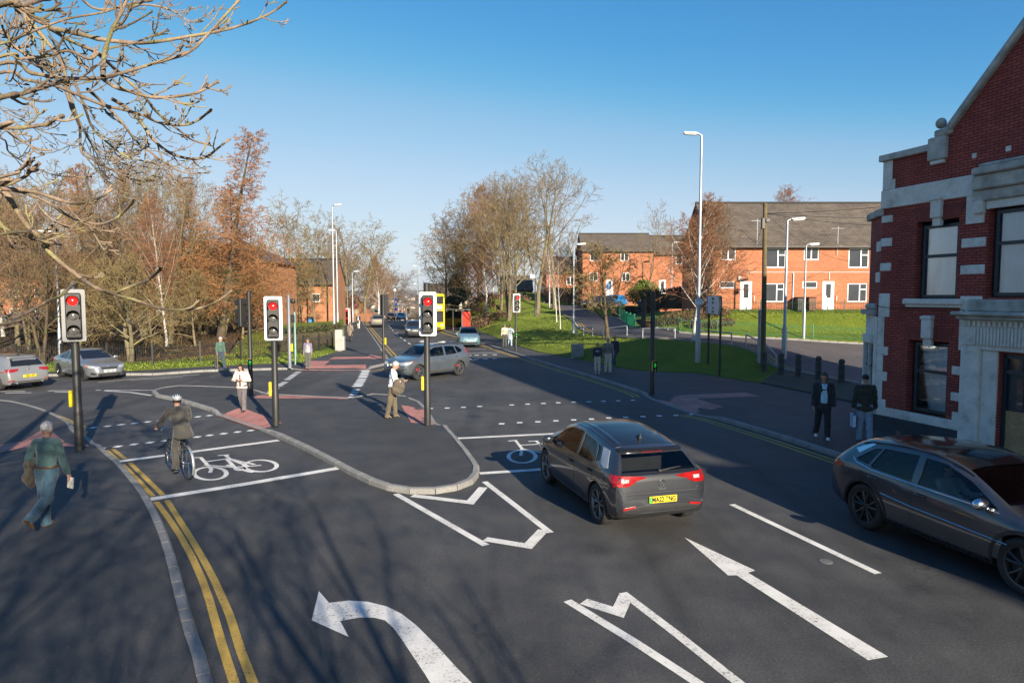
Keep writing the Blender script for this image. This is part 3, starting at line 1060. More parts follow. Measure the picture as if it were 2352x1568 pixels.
def smooth_tab(tab, ys, it=2):
 t = sorted(tab)
 z = np.interp(ys, [p[0] for p in t], [p[1] for p in t])
 for _ in range(it):
  q = z.copy()
  q[1:-1] = .25 * z[:-2] + .5 * z[1:-1] + .25 * z[2:]
  z = q
 return z
def car_loft(sp, ins=0.0, yr=None, floor=None):
 y0, y1 = (-sp['L'] / 2, sp['L'] / 2) if yr is None else yr
 ys = np.linspace(y0, y1, 64 if yr is None else 40)
 if yr is None:
  ys = np.concatenate([[y0, y0 + .02, y0 + .05], ys[1:-1], [y1 - .05, y1 - .02, y1]])
  ys = np.unique(np.round(ys, 4))
 zt = smooth_tab(sp['top'], ys) - ins
 zb = smooth_tab(sp['belt'], ys)
 w = smooth_tab(sp['w'], ys) - ins
 z0 = smooth_tab(sp['bot'], ys) if floor is None else np.full(len(ys), floor)
 rw = smooth_tab(sp.get('rw', [(-9, .74), (9, .74)]), ys)
 cr = sp.get('crown', .05)
 rings = []
 for i, y in enumerate(ys):
  s = max(0, min(1, (zt[i] - zb[i]) / .40))
  zs = min(zb[i], zt[i] - .045)
  h = zs - z0[i]
  W_ = w[i]
  wr = W_ * (.93 * (1 - s) + rw[i] * s)
  ze = zt[i] - (.022 * (1 - s) + (cr + .02) * s)
  P6 = (.945 * W_ if s < .3 else .955 * W_, zs)
  P9 = (wr, ze)
  half = [(0, z0[i]), (.62 * W_, z0[i]), (.88 * W_, z0[i] + .015), (.965 * W_, z0[i] + .09 * min(1, h / .5)), (.985 * W_, z0[i] + .28 * h), (1.0 * W_, z0[i] + .58 * h), (.992 * W_, z0[i] + .84 * h), (.978 * W_, z0[i] + .94 * h), P6]
  for t in (.12, .38, .64, .9):
   bul = .012 * s * math.sin(math.pi * t)
   half.append((P6[0] + (P9[0] - P6[0]) * t + bul, P6[1] + (P9[1] - P6[1]) * t))
  half += [P9, (wr - .055 * max(.3, s), ze + (zt[i] - ze) * .5), (wr * .72, ze + (zt[i] - ze) * .80), (wr * .40, zt[i] - .005), (0, zt[i])]
  ring = [(x, y, z) for x, z in half] + [(-x, y, z) for x, z in half[-2:0:-1]]
  rings.append(ring)
 mb = MB()
 n = len(rings[0])
 vs = [p for r in rings for p in r]
 fs = []
 for i in range(len(rings) - 1):
  for k in range(n):
   j = (k + 1) % n
   fs.append((i * n + k, (i + 1) * n + k, (i + 1) * n + j, i * n + j))
 fs.append(tuple(range(n)))
 fs.append(tuple((len(rings) - 1) * n + k for k in range(n - 1, -1, -1)))
 mb.add(vs, fs)
 return mb
def fix_normals(me):
 bm = bmesh.new()
 bm.from_mesh(me)
 bmesh.ops.remove_doubles(bm, verts=bm.verts, dist=1e-5)
 bmesh.ops.recalc_face_normals(bm, faces=bm.faces)
 bm.to_mesh(me)
 bm.free()
def evaluated(o):
 bpy.context.view_layer.update()
 dg = bpy.context.evaluated_depsgraph_get()
 return bpy.data.meshes.new_from_object(o.evaluated_get(dg), preserve_all_data_layers=True, depsgraph=dg)
def boolean(me, cutters):
 """cut each cutter mesh from me; returns new mesh"""
 o = link_mesh('tmp', me)
 cs = []
 for c in cutters:
  co = link_mesh('tmpc', c)
  cs.append(co)
  md = o.modifiers.new('b', 'BOOLEAN')
  md.operation = 'DIFFERENCE'
  md.solver = 'EXACT'
  md.object = co
 out = evaluated(o)
 bpy.data.objects.remove(o)
 for c in cs: bpy.data.objects.remove(c)
 return out
class Surf:
 def __init__(s, me):
  bm = bmesh.new()
  bm.from_mesh(me)
  s.bvh = BVHTree.FromBMesh(bm)
  bm.free()
 def hit(s, a, b, axis, sd):
  if axis == 'x': o, d = Vector((3 * sd, a, b)), Vector((-sd, 0, 0))
  elif axis == 'y': o, d = Vector((a, 9 * sd, b)), Vector((0, -sd, 0))
  else: o, d = Vector((a, b, 4)), Vector((0, 0, -1))
  p, n, i, dist = s.bvh.ray_cast(o, d)
  return (p, n) if p is not None else (None, None)
 def patch(s, name, poly, axis, sd, off, m, parent, step=.07, depth=.012, smooth=True, mb=None):
  vs, fs, es = tri_fill([Vector(p) for p in poly], step)
  P, ok, N = [], [], []
  for v in vs:
   p, n = s.hit(v.x, v.y, axis, sd)
   ok.append(p is not None)
   P.append(p + n * off if p is not None else Vector((0, 0, 0)))
   N.append(n if n is not None else Vector((0, 0, 1)))
  F, cnt = [], {}
  D = Vector((sd, 0, 0)) if axis == 'x' else Vector((0, sd, 0)) if axis == 'y' else Vector((0, 0, 1))
  for f in fs:
   if not all(ok[i] for i in f): continue
   a = (P[f[1]] - P[f[0]]).cross(P[f[2]] - P[f[0]])
   if a.length < 1e-10: continue
   f = list(f) if a.dot(D) > 0 else list(f)[::-1]
   F.append(tuple(f))
   for i in range(3):
    e = (f[i], f[(i + 1) % 3])
    k = (min(e), max(e))
    cnt[k] = None if k in cnt else e
  low = {}
  nP = len(P)
  for e in cnt.values():
   if e is None: continue
   for i in e:
    if i not in low:
     low[i] = len(P)
     P.append(P[i] - N[i] * depth)
   F.append((e[1], e[0], low[e[0]], low[e[1]]))
  own = mb is None
  if own: mb = MB()
  mb.add(P, F)
  if not own: return None
  return mb.build(name, m, parent, 40 if smooth else None)
def arc_pts(c, r, a0, a1, n=14):
 return [(c[0] + r * math.cos(rad(a0 + (a1 - a0) * i / n)), c[1] + r * math.sin(rad(a0 + (a1 - a0) * i / n))) for i in range(n + 1)]
def wheel_meshes(r, w, style, rimmat):
 R = Matrix.Rotation(math.pi / 2, 3, 'Y')
 t = MB()
 h = w / 2
 k = r * .70
 t.lathe([(k, -h * .8), (r * .80, -h), (r * .93, -h * .96), (r * .985, -h * .75), (r, -h * .4), (r, h * .4), (r * .985, h * .75), (r * .93, h * .96), (r * .80, h), (k, h * .8)], 36, R=R, cap=False)
 hub = MB()
 hub.lathe([(0.001, .0), (k * .95, .0), (k * .99, -h * .7), (k * .99, -h), (.001, -h)], 24, R=R, cap=False)
 hub.lathe([(.001, .02), (r * .42, .02), (r * .42, -.02), (.001, -.02)], 24, R=R, cap=False)
 rim = MB()
 rim.lathe([(k * 1.0, h * .78), (k * 1.03, h * .86), (k * .96, h * .82), (k * .90, h * .55), (k * .90, h * .2)], 32, R=R, cap=False)
 rim.lathe([(.001, h * .62), (r * .12, h * .62), (r * .17, h * .5), (r * .18, h * .2), (.001, h * .2)], 16, R=R, cap=False)
 ns, twin = style
 for i in range(ns):
  for q in ((-1, 1) if twin else (0,)):
   a = 2 * math.pi * i / ns + q * .14
   a2 = 2 * math.pi * i / ns + q * (.24 if twin else 0)
   p0 = Vector((h * .52, math.cos(a) * r * .12, math.sin(a) * r * .12))
   p1 = Vector((h * .66, math.cos(a2) * k * .97, math.sin(a2) * k * .97))
   wd = r * (.055 if twin else .10)
   rim.tube([p0, p0.lerp(p1, .5) + Vector((.008, 0, 0)), p1], [wd, wd * .85, wd * 1.1], 6, flat=1)
 return (t.mesh('tyre', M['rubber'], 50), hub.mesh('wheel', M['trim'], 40), rim.mesh('rim', rimmat, 40))
def car(name, label, loc, heading, sp, paint, group=None, cat='car', detail=2):
 """detail 2: hollow cabin with clear glass; 1: dark glass laid over the body"""
 root = thing(name, label, cat, (loc[0], loc[1], loc[2] if len(loc) > 2 else 0.0), math.atan2(-heading[0], heading[1]), group)
 raw = car_loft(sp)
 rm = raw.mesh('body', [paint, M['trim'], M['interior']])
 fix_normals(rm)
 su = Surf(rm)
 r = sp['r']
 cut = MB()
 Rx = Matrix.Rotation(math.pi / 2, 3, 'Y')
 for yy in sp['wy']:
  for sd in (-1, 1):
   cut.lathe([(r + .045, -.38), (r + .045, .38)], 28, (sd * (sp['W'] / 2 - .10), yy, r - .005), Rx)
 cm = cut.mesh('c', [M['trim'], M['trim'], M['interior']])
 cm.polygons.foreach_set('material_index', [1] * len(cm.polygons))
 fix_normals(cm)
 cuts = [cm]
 if detail >= 2:
  ya, yb = sp['cabin']
  cv = car_loft(sp, .055, (ya, yb), sp.get('cfloor', .42)).mesh('c2', [M['trim'], M['trim'], M['interior']])
  cv.polygons.foreach_set('material_index', [2] * len(cv.polygons))
  fix_normals(cv)
  cuts.append(cv)
  for wnd in sp['side']:
   p = MB()
   p.prism(wnd, -1.3, 1.3)
   p.v = [(v[2], v[0], v[1]) for v in p.v]
   pm = p.mesh('c3', [M['trim']] * 3)
   pm.polygons.foreach_set('material_index', [1] * len(pm.polygons))
   fix_normals(pm)
   cuts.append(pm)
  for wnd, a, b in ((sp['screen'], (ya + yb) / 2, sp['L'] / 2 + .3), (sp['rear'], -sp['L'] / 2 - .3, (ya + yb) / 2)):
   p = MB()
   p.prism(wnd, a, b)
   p.v = [(v[0], v[2], v[1]) for v in p.v]
   pm = p.mesh('c4', [M['trim']] * 3)
   pm.polygons.foreach_set('material_index', [1] * len(pm.polygons))
   fix_normals(pm)
   cuts.append(pm)
 bm_ = boolean(rm.copy(), cuts)
 for c in cuts: bpy.data.meshes.remove(c)
 if len(bm_.polygons) < 100: bm_ = rm
 finish(bm_, 32)
 bm_.name = 'body'
 link_mesh('body', bm_, root)
 gl = M['clear_glass'] if detail >= 2 else M['car_glass']
 go = -.012 if detail >= 2 else .004
 su.patch('windscreen', sp['screen'], 'y', 1, go, gl, root, .12, .008)
 su.patch('rear_window', sp['rear'], 'y', -1, go, gl, root, .12, .008)
 for wnd in sp['side']:
  for sd in (-1, 1):
   su.patch('side_window', wnd, 'x', sd, go, gl, root, .12, .008)
 if detail >= 2:
  for (yy, n) in sp['seats']:
   for x in ((-.37, .37) if n == 2 else (0,)):
    s_ = MB()
    wdt = .50 if n == 2 else 1.2
    s_.box((x, yy + .15, .50), (wdt, .52, .16), bev=.05)
    s_.box((x, yy - .13, .83), (wdt * .95, .16, .62), R=Matrix.Rotation(rad(12), 3, 'X'), bev=.06)
    for hx in ((x,) if n == 2 else (-.35, .35)):
     s_.box((hx, yy - .21, 1.22), (.24, .10, .17), bev=.04)
    s_.build('seat', M['seat'], root, 40)
  d = MB()
  d.box((0, sp['dash'], .82), (1.3, .38, .20), bev=.06)
  d.tube(arc3((.37, sp['dash'] - .30, .88), .18), .016, 6)
  d.build('dashboard', M['interior'], root, 40)
 # wheels
 tm, hm, wm = wheel_meshes(r, sp['tw'], sp['spokes'], sp['rim'])
 for yy in sp['wy']:
  for sd in (-1, 1):
   h_ = link_mesh('wheel', hm, root)
   h_.location = (sd * (sp['W'] / 2 - sp['tw'] / 2 - .015), yy, r)
   h_.rotation_euler = (rad(17), 0, 0 if sd > 0 else math.pi)
   link_mesh('tyre', tm, h_)
   link_mesh('rim', wm, h_)
   if sp.get('caliper'):
    c = MB()
    c.box((.045, -.05, .16), (.06, .20, .09), bev=.02)
    c.build('brake_caliper', M['caliper'], h_)
 # doors as raised skins, with handles
 for dp, hp in sp['doors']:
  for sd in (-1, 1):
   dr = su.patch('door', dp, 'x', sd, .004, paint, root, .10, .012)
   if hp:
    p, n = su.hit(hp[0], hp[1], 'x', sd)
    hm_ = MB()
    hm_.box((p.x + sd * .022, p.y, p.z), (.028, .20, .030), bev=.012)
    hm_.build('handle', sp.get('handle_mat', paint), dr, 60)
 # mirrors
 my, mz = sp['mirror']
 for sd in (-1, 1):
  p, n = su.hit(my, mz, 'x', sd)
  mm = MB()
  mm.ell((p.x + sd * .13, p.y, p.z + .03), (.13, .075, .085), n=14, m=9)
  mm.box((p.x + sd * .03, p.y + .02, p.z - .02), (.10, .06, .04), bev=.015)
  mm.build('wing_mirror', [sp.get('mirror_mat', paint)], root, 60)
 for fn in sp.get('extra', []):
  fn(root, su, sp, paint)
 return root, su
def arc3(c, r, n=16):
 return [(c[0] + r * math.cos(2 * math.pi * i / n), c[1] + r * math.sin(2 * math.pi * i / n) * .35, c[2] + r * math.sin(2 * math.pi * i / n) * .92) for i in range(n + 1)]
def plate(root, su, z, front, txt, green, x=0.0, size=(.52, .112), mtl=None):
 sd = 1 if front else -1
 p, n = su.hit(x, z, 'y', sd)
 if p is None: return
 b = MB()
 y = p.y + sd * .018
 b.box((x, y, z), (size[0], .024, size[1]), bev=.006)
 o = b.build('number_plate', mtl or (M['plate_w'] if front else M['plate_y']), root)
 if green:
  g = MB()
  g.box((x + (.235 if front else -.235) * (1), y + sd * .013, z), (.045, .004, size[1] * .9))
  g.build('green_band', M['plate_green'], o)
 if txt:
  text('plate_text', txt, .118, M['plate_ink'], o, (x - (.012 if front else -.012), y + sd * .0165, z), (math.pi / 2, 0, math.pi if front else 0), .002, bold=.0035, sx=.78)
def mirror_poly(poly):
 return [(-x, z) for x, z in poly][::-1]
def both(su, name, poly, sd, off, m, root, **k):
 su.patch(name, poly, 'y', sd, off, m, root, **k)
 su.patch(name, mirror_poly(poly), 'y', sd, off, m, root, **k)
def both_x(su, name, poly, off, m, root, **k):
 su.patch(name, poly, 'x', 1, off, m, root, **k)
 su.patch(name, poly, 'x', -1, off, m, root, **k)
def roundel(root, su, z, sd, letters='VW', r=.055, mtl=None):
 p, n = su.hit(0, z, 'y', sd)
 b = MB()
 y = p.y + sd * .006
 c = [Vector((r * math.cos(t), y, z + r * math.sin(t))) for t in np.linspace(0, 2 * math.pi, 25)]
 b.tube(c, .006, 6)
 if letters == 'VW':
  q = r * .95
  for l in ([(-.45, .78), (-.12, .08), (.12, .08), (.45, .78)], [(-.85, .35), (-.42, -.75), (0, -.02), (.42, -.75), (.85, .35)]):
   b.tube([Vector((a * q, y, z + c_ * q)) for a, c_ in l], .006, 5)
 else:
  b.tube([Vector((-r * 1.7, y, z - r * 1.1)), Vector((r * 1.7, y, z + r * 1.1))], .008, 6)
 b.build('badge', mtl or M['chrome'], root, 50)
def aerial(root, y, zt):
 b = MB()
 b.prism([(-.02, 0), (.02, 0), (.012, .16), (0, .18), (-.012, .16)], 0, .01)
 b.v = [(v[0] * (1 - v[2] * 0), y - .09 + v[1], zt - .01 + v[2]) for v in b.v]
 b.v = []
 b.f = []
 b.m = []
 b.add([(-.025, y - .09, zt), (.025, y - .09, zt), (.03, y + .08, zt), (-.03, y + .08, zt), (-.006, y - .09, zt + .09), (.006, y - .09, zt + .09)], [(0, 1, 5, 4), (1, 2, 5), (3, 0, 4), (2, 3, 4, 5), (3, 2, 1, 0)])
 b.build('roof_aerial', M['trim'], root)
def arch_trim(root, su, sp, m, t=.075):
 for yy in sp['wy']:
  c = (yy, sp['r'])
  a0 = -12
  poly = arc_pts(c, sp['r'] + .046, a0, 180 - a0) + arc_pts(c, sp['r'] + .046 + t, 180 - a0, a0)
  for sd in (-1, 1):
   su.patch('wheel_arch_trim', poly, 'x', sd, .012, m, root, .05, .05)
def sill(root, su, sp, m, z0=.20, z1=.33):
 a, b = sorted(sp['wy'])
 for sd in (-1, 1):
  su.patch('sill_trim', [(a + sp['r'] + .06, z0), (b - sp['r'] - .06, z0), (b - sp['r'] - .06, z1), (a + sp['r'] + .06, z1)], 'x', sd, .010, m, root, .12, .03)
def spec_hatch():
 """cab-forward five-door hatchback"""
 return dict(L=4.26, W=1.83, r=.362, tw=.235, wy=(1.36, -1.41), spokes=(5, True), rim=M['rim_mid'],
  top=[(-2.13, .62), (-2.11, .74), (-2.09, .90), (-2.05, 1.0), (-1.76, 1.29), (-1.70, 1.345), (-1.45, 1.405), (-1.0, 1.48), (-.3, 1.55), (.25, 1.54), (.70, 1.42), (1.40, 1.05), (1.75, .95), (2.0, .84), (2.09, .74), (2.13, .58)],
  belt=[(-2.13, .98), (-1.5, 1.02), (-.6, .975), (1.4, .91), (2.13, .75)],
  w=[(-2.13, .72), (-2.08, .82), (-1.95, .885), (-1.5, .915), (0, .915), (1.3, .905), (1.75, .86), (2.0, .73), (2.09, .60), (2.13, .50)],
  bot=[(-2.13, .36), (-2.0, .24), (-1.5, .19), (1.5, .19), (2.0, .21), (2.13, .32)],
  rw=[(-2, .69), (-1.2, .70), (0, .70), (.7, .71), (2, .72)], crown=.065, cabin=(-1.86, 1.35), cfloor=.40, dash=.95, seats=[(0.05, 2), (-.92, 1)],
  side=[[(1.18, 1.01), (.68, 1.275), (.30, 1.39), (-.28, 1.425), (-.31, 1.01)], [(-.41, 1.01), (-.39, 1.40), (-.92, 1.345), (-1.16, 1.13), (-1.10, 1.03)], [(-1.20, 1.08), (-1.02, 1.325), (-1.14, 1.30), (-1.36, 1.11)]],
  screen=[(-.70, 1.10), (.70, 1.10), (.585, 1.45), (-.585, 1.45)], rear=[(-.70, 1.03), (.70, 1.03), (.585, 1.285), (-.585, 1.285)],
  doors=[([(1.10, .34), (1.16, .62), (1.10, .935), (-.335, .965), (-.335, .34)], (-.18, .86)), ([(-.35, .34), (-.35, .965), (-1.26, .985), (-1.20, .80), (-.98, .52), (-.92, .34)], (-1.08, .90))],
  mirror=(1.0, 1.0), handle_mat=M['black_gloss'])
def spec_suv():
 return dict(L=4.42, W=1.86, r=.365, tw=.235, wy=(1.36, -1.34), spokes=(5, True), rim=M['rim_mid'], caliper=True, crown=.06,
  top=[(-2.21, .70), (-2.19, .95), (-2.13, 1.12), (-2.02, 1.32), (-1.92, 1.52), (-1.86, 1.60), (-1.2, 1.64), (-.3, 1.655), (.25, 1.62), (.55, 1.52), (1.12, 1.13), (1.30, 1.075), (1.95, .985), (2.14, .92), (2.19, .80), (2.21, .60)],
  belt=[(-2.21, 1.10), (-1.5, 1.10), (-.9, 1.04), (1.2, .985), (2.21, .85)],
  w=[(-2.21, .76), (-2.15, .85), (-2.0, .90), (-1.4, .925), (1.5, .925), (1.9, .885), (2.1, .80), (2.18, .72), (2.21, .66)],
  bot=[(-2.21, .46), (-2.05, .32), (-1.6, .23), (1.6, .23), (2.05, .28), (2.21, .42)],
  rw=[(-2.2, .70), (-1.2, .76), (.6, .76), (2, .72)], cabin=(-1.95, 1.10), cfloor=.50, dash=.72, seats=[(-.15, 2), (-1.05, 1)],
  side=[[(.98, 1.08), (.50, 1.40), (.22, 1.50), (-.30, 1.52), (-.30, 1.085)], [(-.42, 1.09), (-.42, 1.52), (-1.05, 1.50), (-1.18, 1.13)], [(-1.24, 1.15), (-1.12, 1.49), (-1.30, 1.48), (-1.60, 1.28), (-1.52, 1.20)]],
  screen=[(-.72, 1.17), (.72, 1.17), (.60, 1.55), (-.60, 1.55)], rear=[(-.62, 1.16), (.62, 1.16), (.56, 1.50), (-.56, 1.50)],
  doors=[([(1.0, .40), (1.08, .70), (1.02, 1.02), (-.355, 1.055), (-.355, .40)], (-.20, .93)), ([(-.37, .40), (-.37, 1.055), (-1.30, 1.10), (-1.22, .86), (-.98, .56), (-.90, .40)], (-1.12, .98))],
  mirror=(.84, 1.10))
def spec_long():
 """long-bonnet crossover seen in the nearest right lane"""
 return dict(L=4.42, W=1.84, r=.372, tw=.235, wy=(1.32, -1.34), spokes=(5, True), rim=M['rim_dark'],
  top=[(-2.21, .70), (-2.19, .88), (-2.12, 1.02), (-2.0, 1.14), (-1.78, 1.36), (-1.66, 1.44), (-1.1, 1.51), (-.4, 1.53), (.0, 1.50), (.40, 1.36), (1.08, 1.01), (1.35, .955), (1.85, .86), (2.08, .76), (2.17, .66), (2.21, .52)],
  belt=[(-2.21, 1.02), (-1.5, 1.03), (-.6, .97), (1.2, .905), (2.21, .78)],
  w=[(-2.21, .74), (-2.15, .83), (-1.95, .89), (-1.4, .92), (1.4, .915), (1.8, .875), (2.05, .77), (2.16, .66), (2.21, .56)],
  bot=[(-2.21, .42), (-2.05, .29), (-1.6, .21), (1.6, .21), (2.05, .24), (2.21, .36)],
  rw=[(-2.2, .66), (-1.2, .72), (.4, .74), (2, .72)], cabin=(-1.75, 1.05), cfloor=.40, dash=.66, seats=[(-.22, 2), (-1.05, 1)],
  side=[[(.92, .985), (.40, 1.24), (.02, 1.375), (-.34, 1.395), (-.34, 1.005)], [(-.46, 1.01), (-.46, 1.40), (-1.12, 1.365), (-1.26, 1.07), (-1.22, 1.04)], [(-1.31, 1.075), (-1.17, 1.355), (-1.32, 1.32), (-1.60, 1.12), (-1.55, 1.09)]],
  screen=[(-.70, 1.05), (.70, 1.05), (.585, 1.42), (-.585, 1.42)], rear=[(-.58, 1.14), (.58, 1.14), (.52, 1.36), (-.52, 1.36)],
  doors=[([(.98, .36), (1.05, .62), (1.0, .93), (-.39, .97), (-.39, .36)], (-.24, .865)), ([(-.41, .36), (-.41, .97), (-1.30, 1.02), (-1.24, .84), (-.99, .54), (-.92, .36)], (-1.14, .91))],
  mirror=(.76, 1.0), mirror_mat=M['chrome'])
def spec_saloon():
 return dict(L=4.55, W=1.78, r=.335, tw=.225, wy=(1.36, -1.30), spokes=(6, True), rim=M['black_gloss'],
  top=[(-2.27, .62), (-2.25, .82), (-2.20, .98), (-2.0, 1.03), (-1.70, 1.07), (-1.0, 1.34), (-.65, 1.425), (-.2, 1.45), (.15, 1.42), (.50, 1.27), (1.05, .98), (1.35, .91), (1.95, .80), (2.17, .71), (2.25, .60), (2.27, .48)],
  belt=[(-2.27, .95), (-1.6, .96), (1.2, .88), (2.27, .72)],
  w=[(-2.27, .68), (-2.2, .78), (-2.0, .85), (-1.4, .89), (1.4, .89), (1.85, .84), (2.1, .72), (2.22, .58), (2.27, .48)],
  bot=[(-2.27, .38), (-2.1, .26), (-1.5, .19), (1.5, .19), (2.1, .18), (2.27, .26)],
  rw=[(-2, .74), (-1.0, .70), (.4, .72), (2, .74)], cabin=(-1.5, 1.0), dash=.6, seats=[],
  side=[[(.86, .95), (.44, 1.16), (.06, 1.315), (-.26, 1.335), (-.26, .965)], [(-.33, .965), (-.33, 1.335), (-.72, 1.30), (-1.16, 1.08), (-1.24, .99)]],
  screen=[(-.66, 1.0), (.66, 1.0), (.55, 1.36), (-.55, 1.36)], rear=[(-.60, 1.10), (.60, 1.10), (.50, 1.34), (-.50, 1.34)],
  doors=[([(.92, .34), (.98, .60), (.92, .89), (-.285, .93), (-.285, .34)], (-.14, .83)), ([(-.305, .34), (-.305, .93), (-1.22, .955), (-1.18, .78), (-.95, .52), (-.88, .34)], (-1.06, .86))],
  mirror=(.72, .97), handle_mat=M['chrome'])
def spec_compact():
 return dict(L=4.22, W=1.79, r=.325, tw=.22, wy=(1.28, -1.32), spokes=(5, False), rim=M['rim_silver'],
  top=[(-2.11, .60), (-2.10, .80), (-2.06, .93), (-1.98, 1.02), (-1.78, 1.33), (-1.74, 1.40), (-1.5, 1.435), (-.9, 1.47), (-.2, 1.475), (.2, 1.44), (.55, 1.30), (1.10, 1.0), (1.35, .94), (1.85, .82), (2.03, .72), (2.10, .58)],
  belt=[(-2.11, .94), (-1.5, .95), (1.2, .87), (2.11, .72)],
  w=[(-2.11, .76), (-2.06, .83), (-1.9, .87), (-1.4, .895), (1.4, .89), (1.8, .84), (2.0, .72), (2.11, .54)],
  bot=[(-2.11, .34), (-2.0, .24), (-1.5, .19), (1.5, .19), (2.0, .20), (2.11, .3)],
  rw=[(-2, .70), (-1.2, .75), (.5, .75), (2, .72)], cabin=(-1.7, 1.0), dash=.65, seats=[],
  side=[[(.92, .94), (.50, 1.20), (.15, 1.335), (-.25, 1.36), (-.25, .955)], [(-.33, .955), (-.33, 1.36), (-.95, 1.34), (-1.16, 1.10), (-1.08, .98)]],
  screen=[(-.68, 1.03), (.68, 1.03), (.57, 1.38), (-.57, 1.38)], rear=[(-.66, 1.03), (.66, 1.03), (.55, 1.345), (-.55, 1.345)],
  doors=[([(.98, .34), (1.02, .60), (.96, .88), (-.28, .925), (-.28, .34)], (-.14, .82)), ([(-.30, .34), (-.30, .925), (-1.18, .955), (-1.14, .76), (-.95, .52), (-.88, .34)], (-1.04, .86))],
  mirror=(.80, .96), handle_mat=M['chrome'])
# --- extras, each adds the parts that show
def ex_hatch_rear(txt, name_txt=None):
 def f(root, su, sp, paint):
  su.patch('roof_panel', [(-.60, -1.50), (.60, -1.50), (.62, .1), (.56, .62), (-.56, .62), (-.62, .1)], 'z', 1, .004, M['black_gloss'], root, .15, .01)
  su.patch('tailgate_panel', [(-.76, .985), (.76, .985), (.71, 1.025), (-.71, 1.025)], 'y', -1, .004, M['black_gloss'], root)
  both_x(su, 'pillar_panel', [(-1.42, 1.09), (-1.20, 1.32), (-1.46, 1.30), (-1.72, 1.06), (-1.60, 1.04)], .005, M['pillar'], root)
  both(su, 'tail_lamp', [(-.85, 1.0), (-.30, .965), (-.29, .94), (-.46, .905), (-.60, .825), (-.85, .82)], -1, .012, M['tail'], root)
  both_x(su, 'tail_lamp', [(-2.06, .985), (-1.84, 1.0), (-1.86, .92), (-2.02, .83)], .010, M['tail'], root)
  both(su, 'lamp_lens', [(-.72, .945), (-.60, .94), (-.61, .885), (-.72, .885)], -1, .016, M['lamp_clear'], root)
  su.patch('brake_light', [(-.20, 1.30), (.20, 1.30), (.20, 1.318), (-.20, 1.318)], 'y', -1, .008, M['tail'], root)
  su.patch('lower_bumper', [(-.80, .30), (.80, .30), (.80, .40), (.62, .46), (.30, .49), (-.30, .49), (-.62, .46), (-.80, .40)], 'y', -1, .010, M['trim'], root)
  both(su, 'reflector', [(-.72, .435), (-.50, .465), (-.50, .495), (-.72, .475)], -1, .014, M['tail'], root)
  su.patch('tailgate_seam', [(-.80, .695), (.80, .695), (.80, .703), (-.80, .703)], 'y', -1, .002, M['trim'], root)
  for sd in (-1, 1):
   su.patch('tailgate_seam', [(sd * .74, .70), (sd * .748, .70), (sd * .80, .81), (sd * .792, .81)], 'y', -1, .002, M['trim'], root)
  su.patch('spoiler', [(-.60, 1.305), (.60, 1.305), (.60, 1.34), (-.60, 1.34)], 'y', -1, .03, M['black_gloss'], root, .1, .05)
  roundel(root, su, .845, -1, 'VW', .058)
  p, n = su.hit(0, .755, 'y', -1)
  text('model_badge', 'ID.3', .062, M['chrome'], root, (0, p.y - .006, .755), ext=.004, bold=.001, sx=1.25)
  plate(root, su, .585, False, txt, True)
  w = MB()
  a, _ = su.hit(.0, 1.04, 'y', -1)
  b, _ = su.hit(-.0, 1.10, 'y', -1)
  a2, _ = su.hit(.42, 1.08, 'y', -1)
  w.tube([a + Vector((0, -.03, 0)), (a + a2) / 2 + Vector((0, -.035, .01)), a2 + Vector((0, -.02, 0))], [.018, .012, .006], 6)
  w.ell(a + Vector((0, -.02, 0)), (.04, .03, .03))
  w.build('wiper', M['trim'], root, 60)
  aerial(root, -1.20, 1.44)
  sill(root, su, sp, M['trim'], .20, .27)
  both_x(su, 'fuel_flap', arc_pts((-1.62, .92), .085, 0, 330, 12), .004, paint, root)
 return f
def ex_hatch_front(txt):
 def f(root, su, sp, paint):
  both(su, 'headlamp', [(-.80, .80), (-.44, .74), (-.40, .70), (-.52, .66), (-.76, .70)], 1, .010, M['lamp_dark'], root)
  both(su, 'lamp_lens', [(-.68, .755), (-.56, .735), (-.58, .69), (-.68, .71)], 1, .014, M['lamp_clear'], root)
  su.patch('grille_bar', [(-.40, .715), (.40, .715), (.40, .73), (-.40, .73)], 'y', 1, .006, M['trim'], root)
  su.patch('lower_grille', [(-.66, .30), (.66, .30), (.72, .42), (.60, .44), (-.60, .44), (-.72, .42)], 'y', 1, .012, M['trim'], root)
  su.patch('bumper_lip', [(-.70, .255), (.70, .255), (.70, .28), (-.70, .28)], 'y', 1, .02, paint, root)
  su.patch('scuttle', [(-.72, 1.06), (.72, 1.06), (.70, 1.10), (-.70, 1.10)], 'y', 1, .004, M['trim'], root)
  roundel(root, su, .76, 1, 'VW', .055)
  plate(root, su, .535, True, txt, True)
  su.patch('roof_panel', [(-.60, -1.50), (.60, -1.50), (.62, .1), (.56, .62), (-.56, .62), (-.62, .1)], 'z', 1, .004, M['black_gloss'], root, .15, .01)
 return f
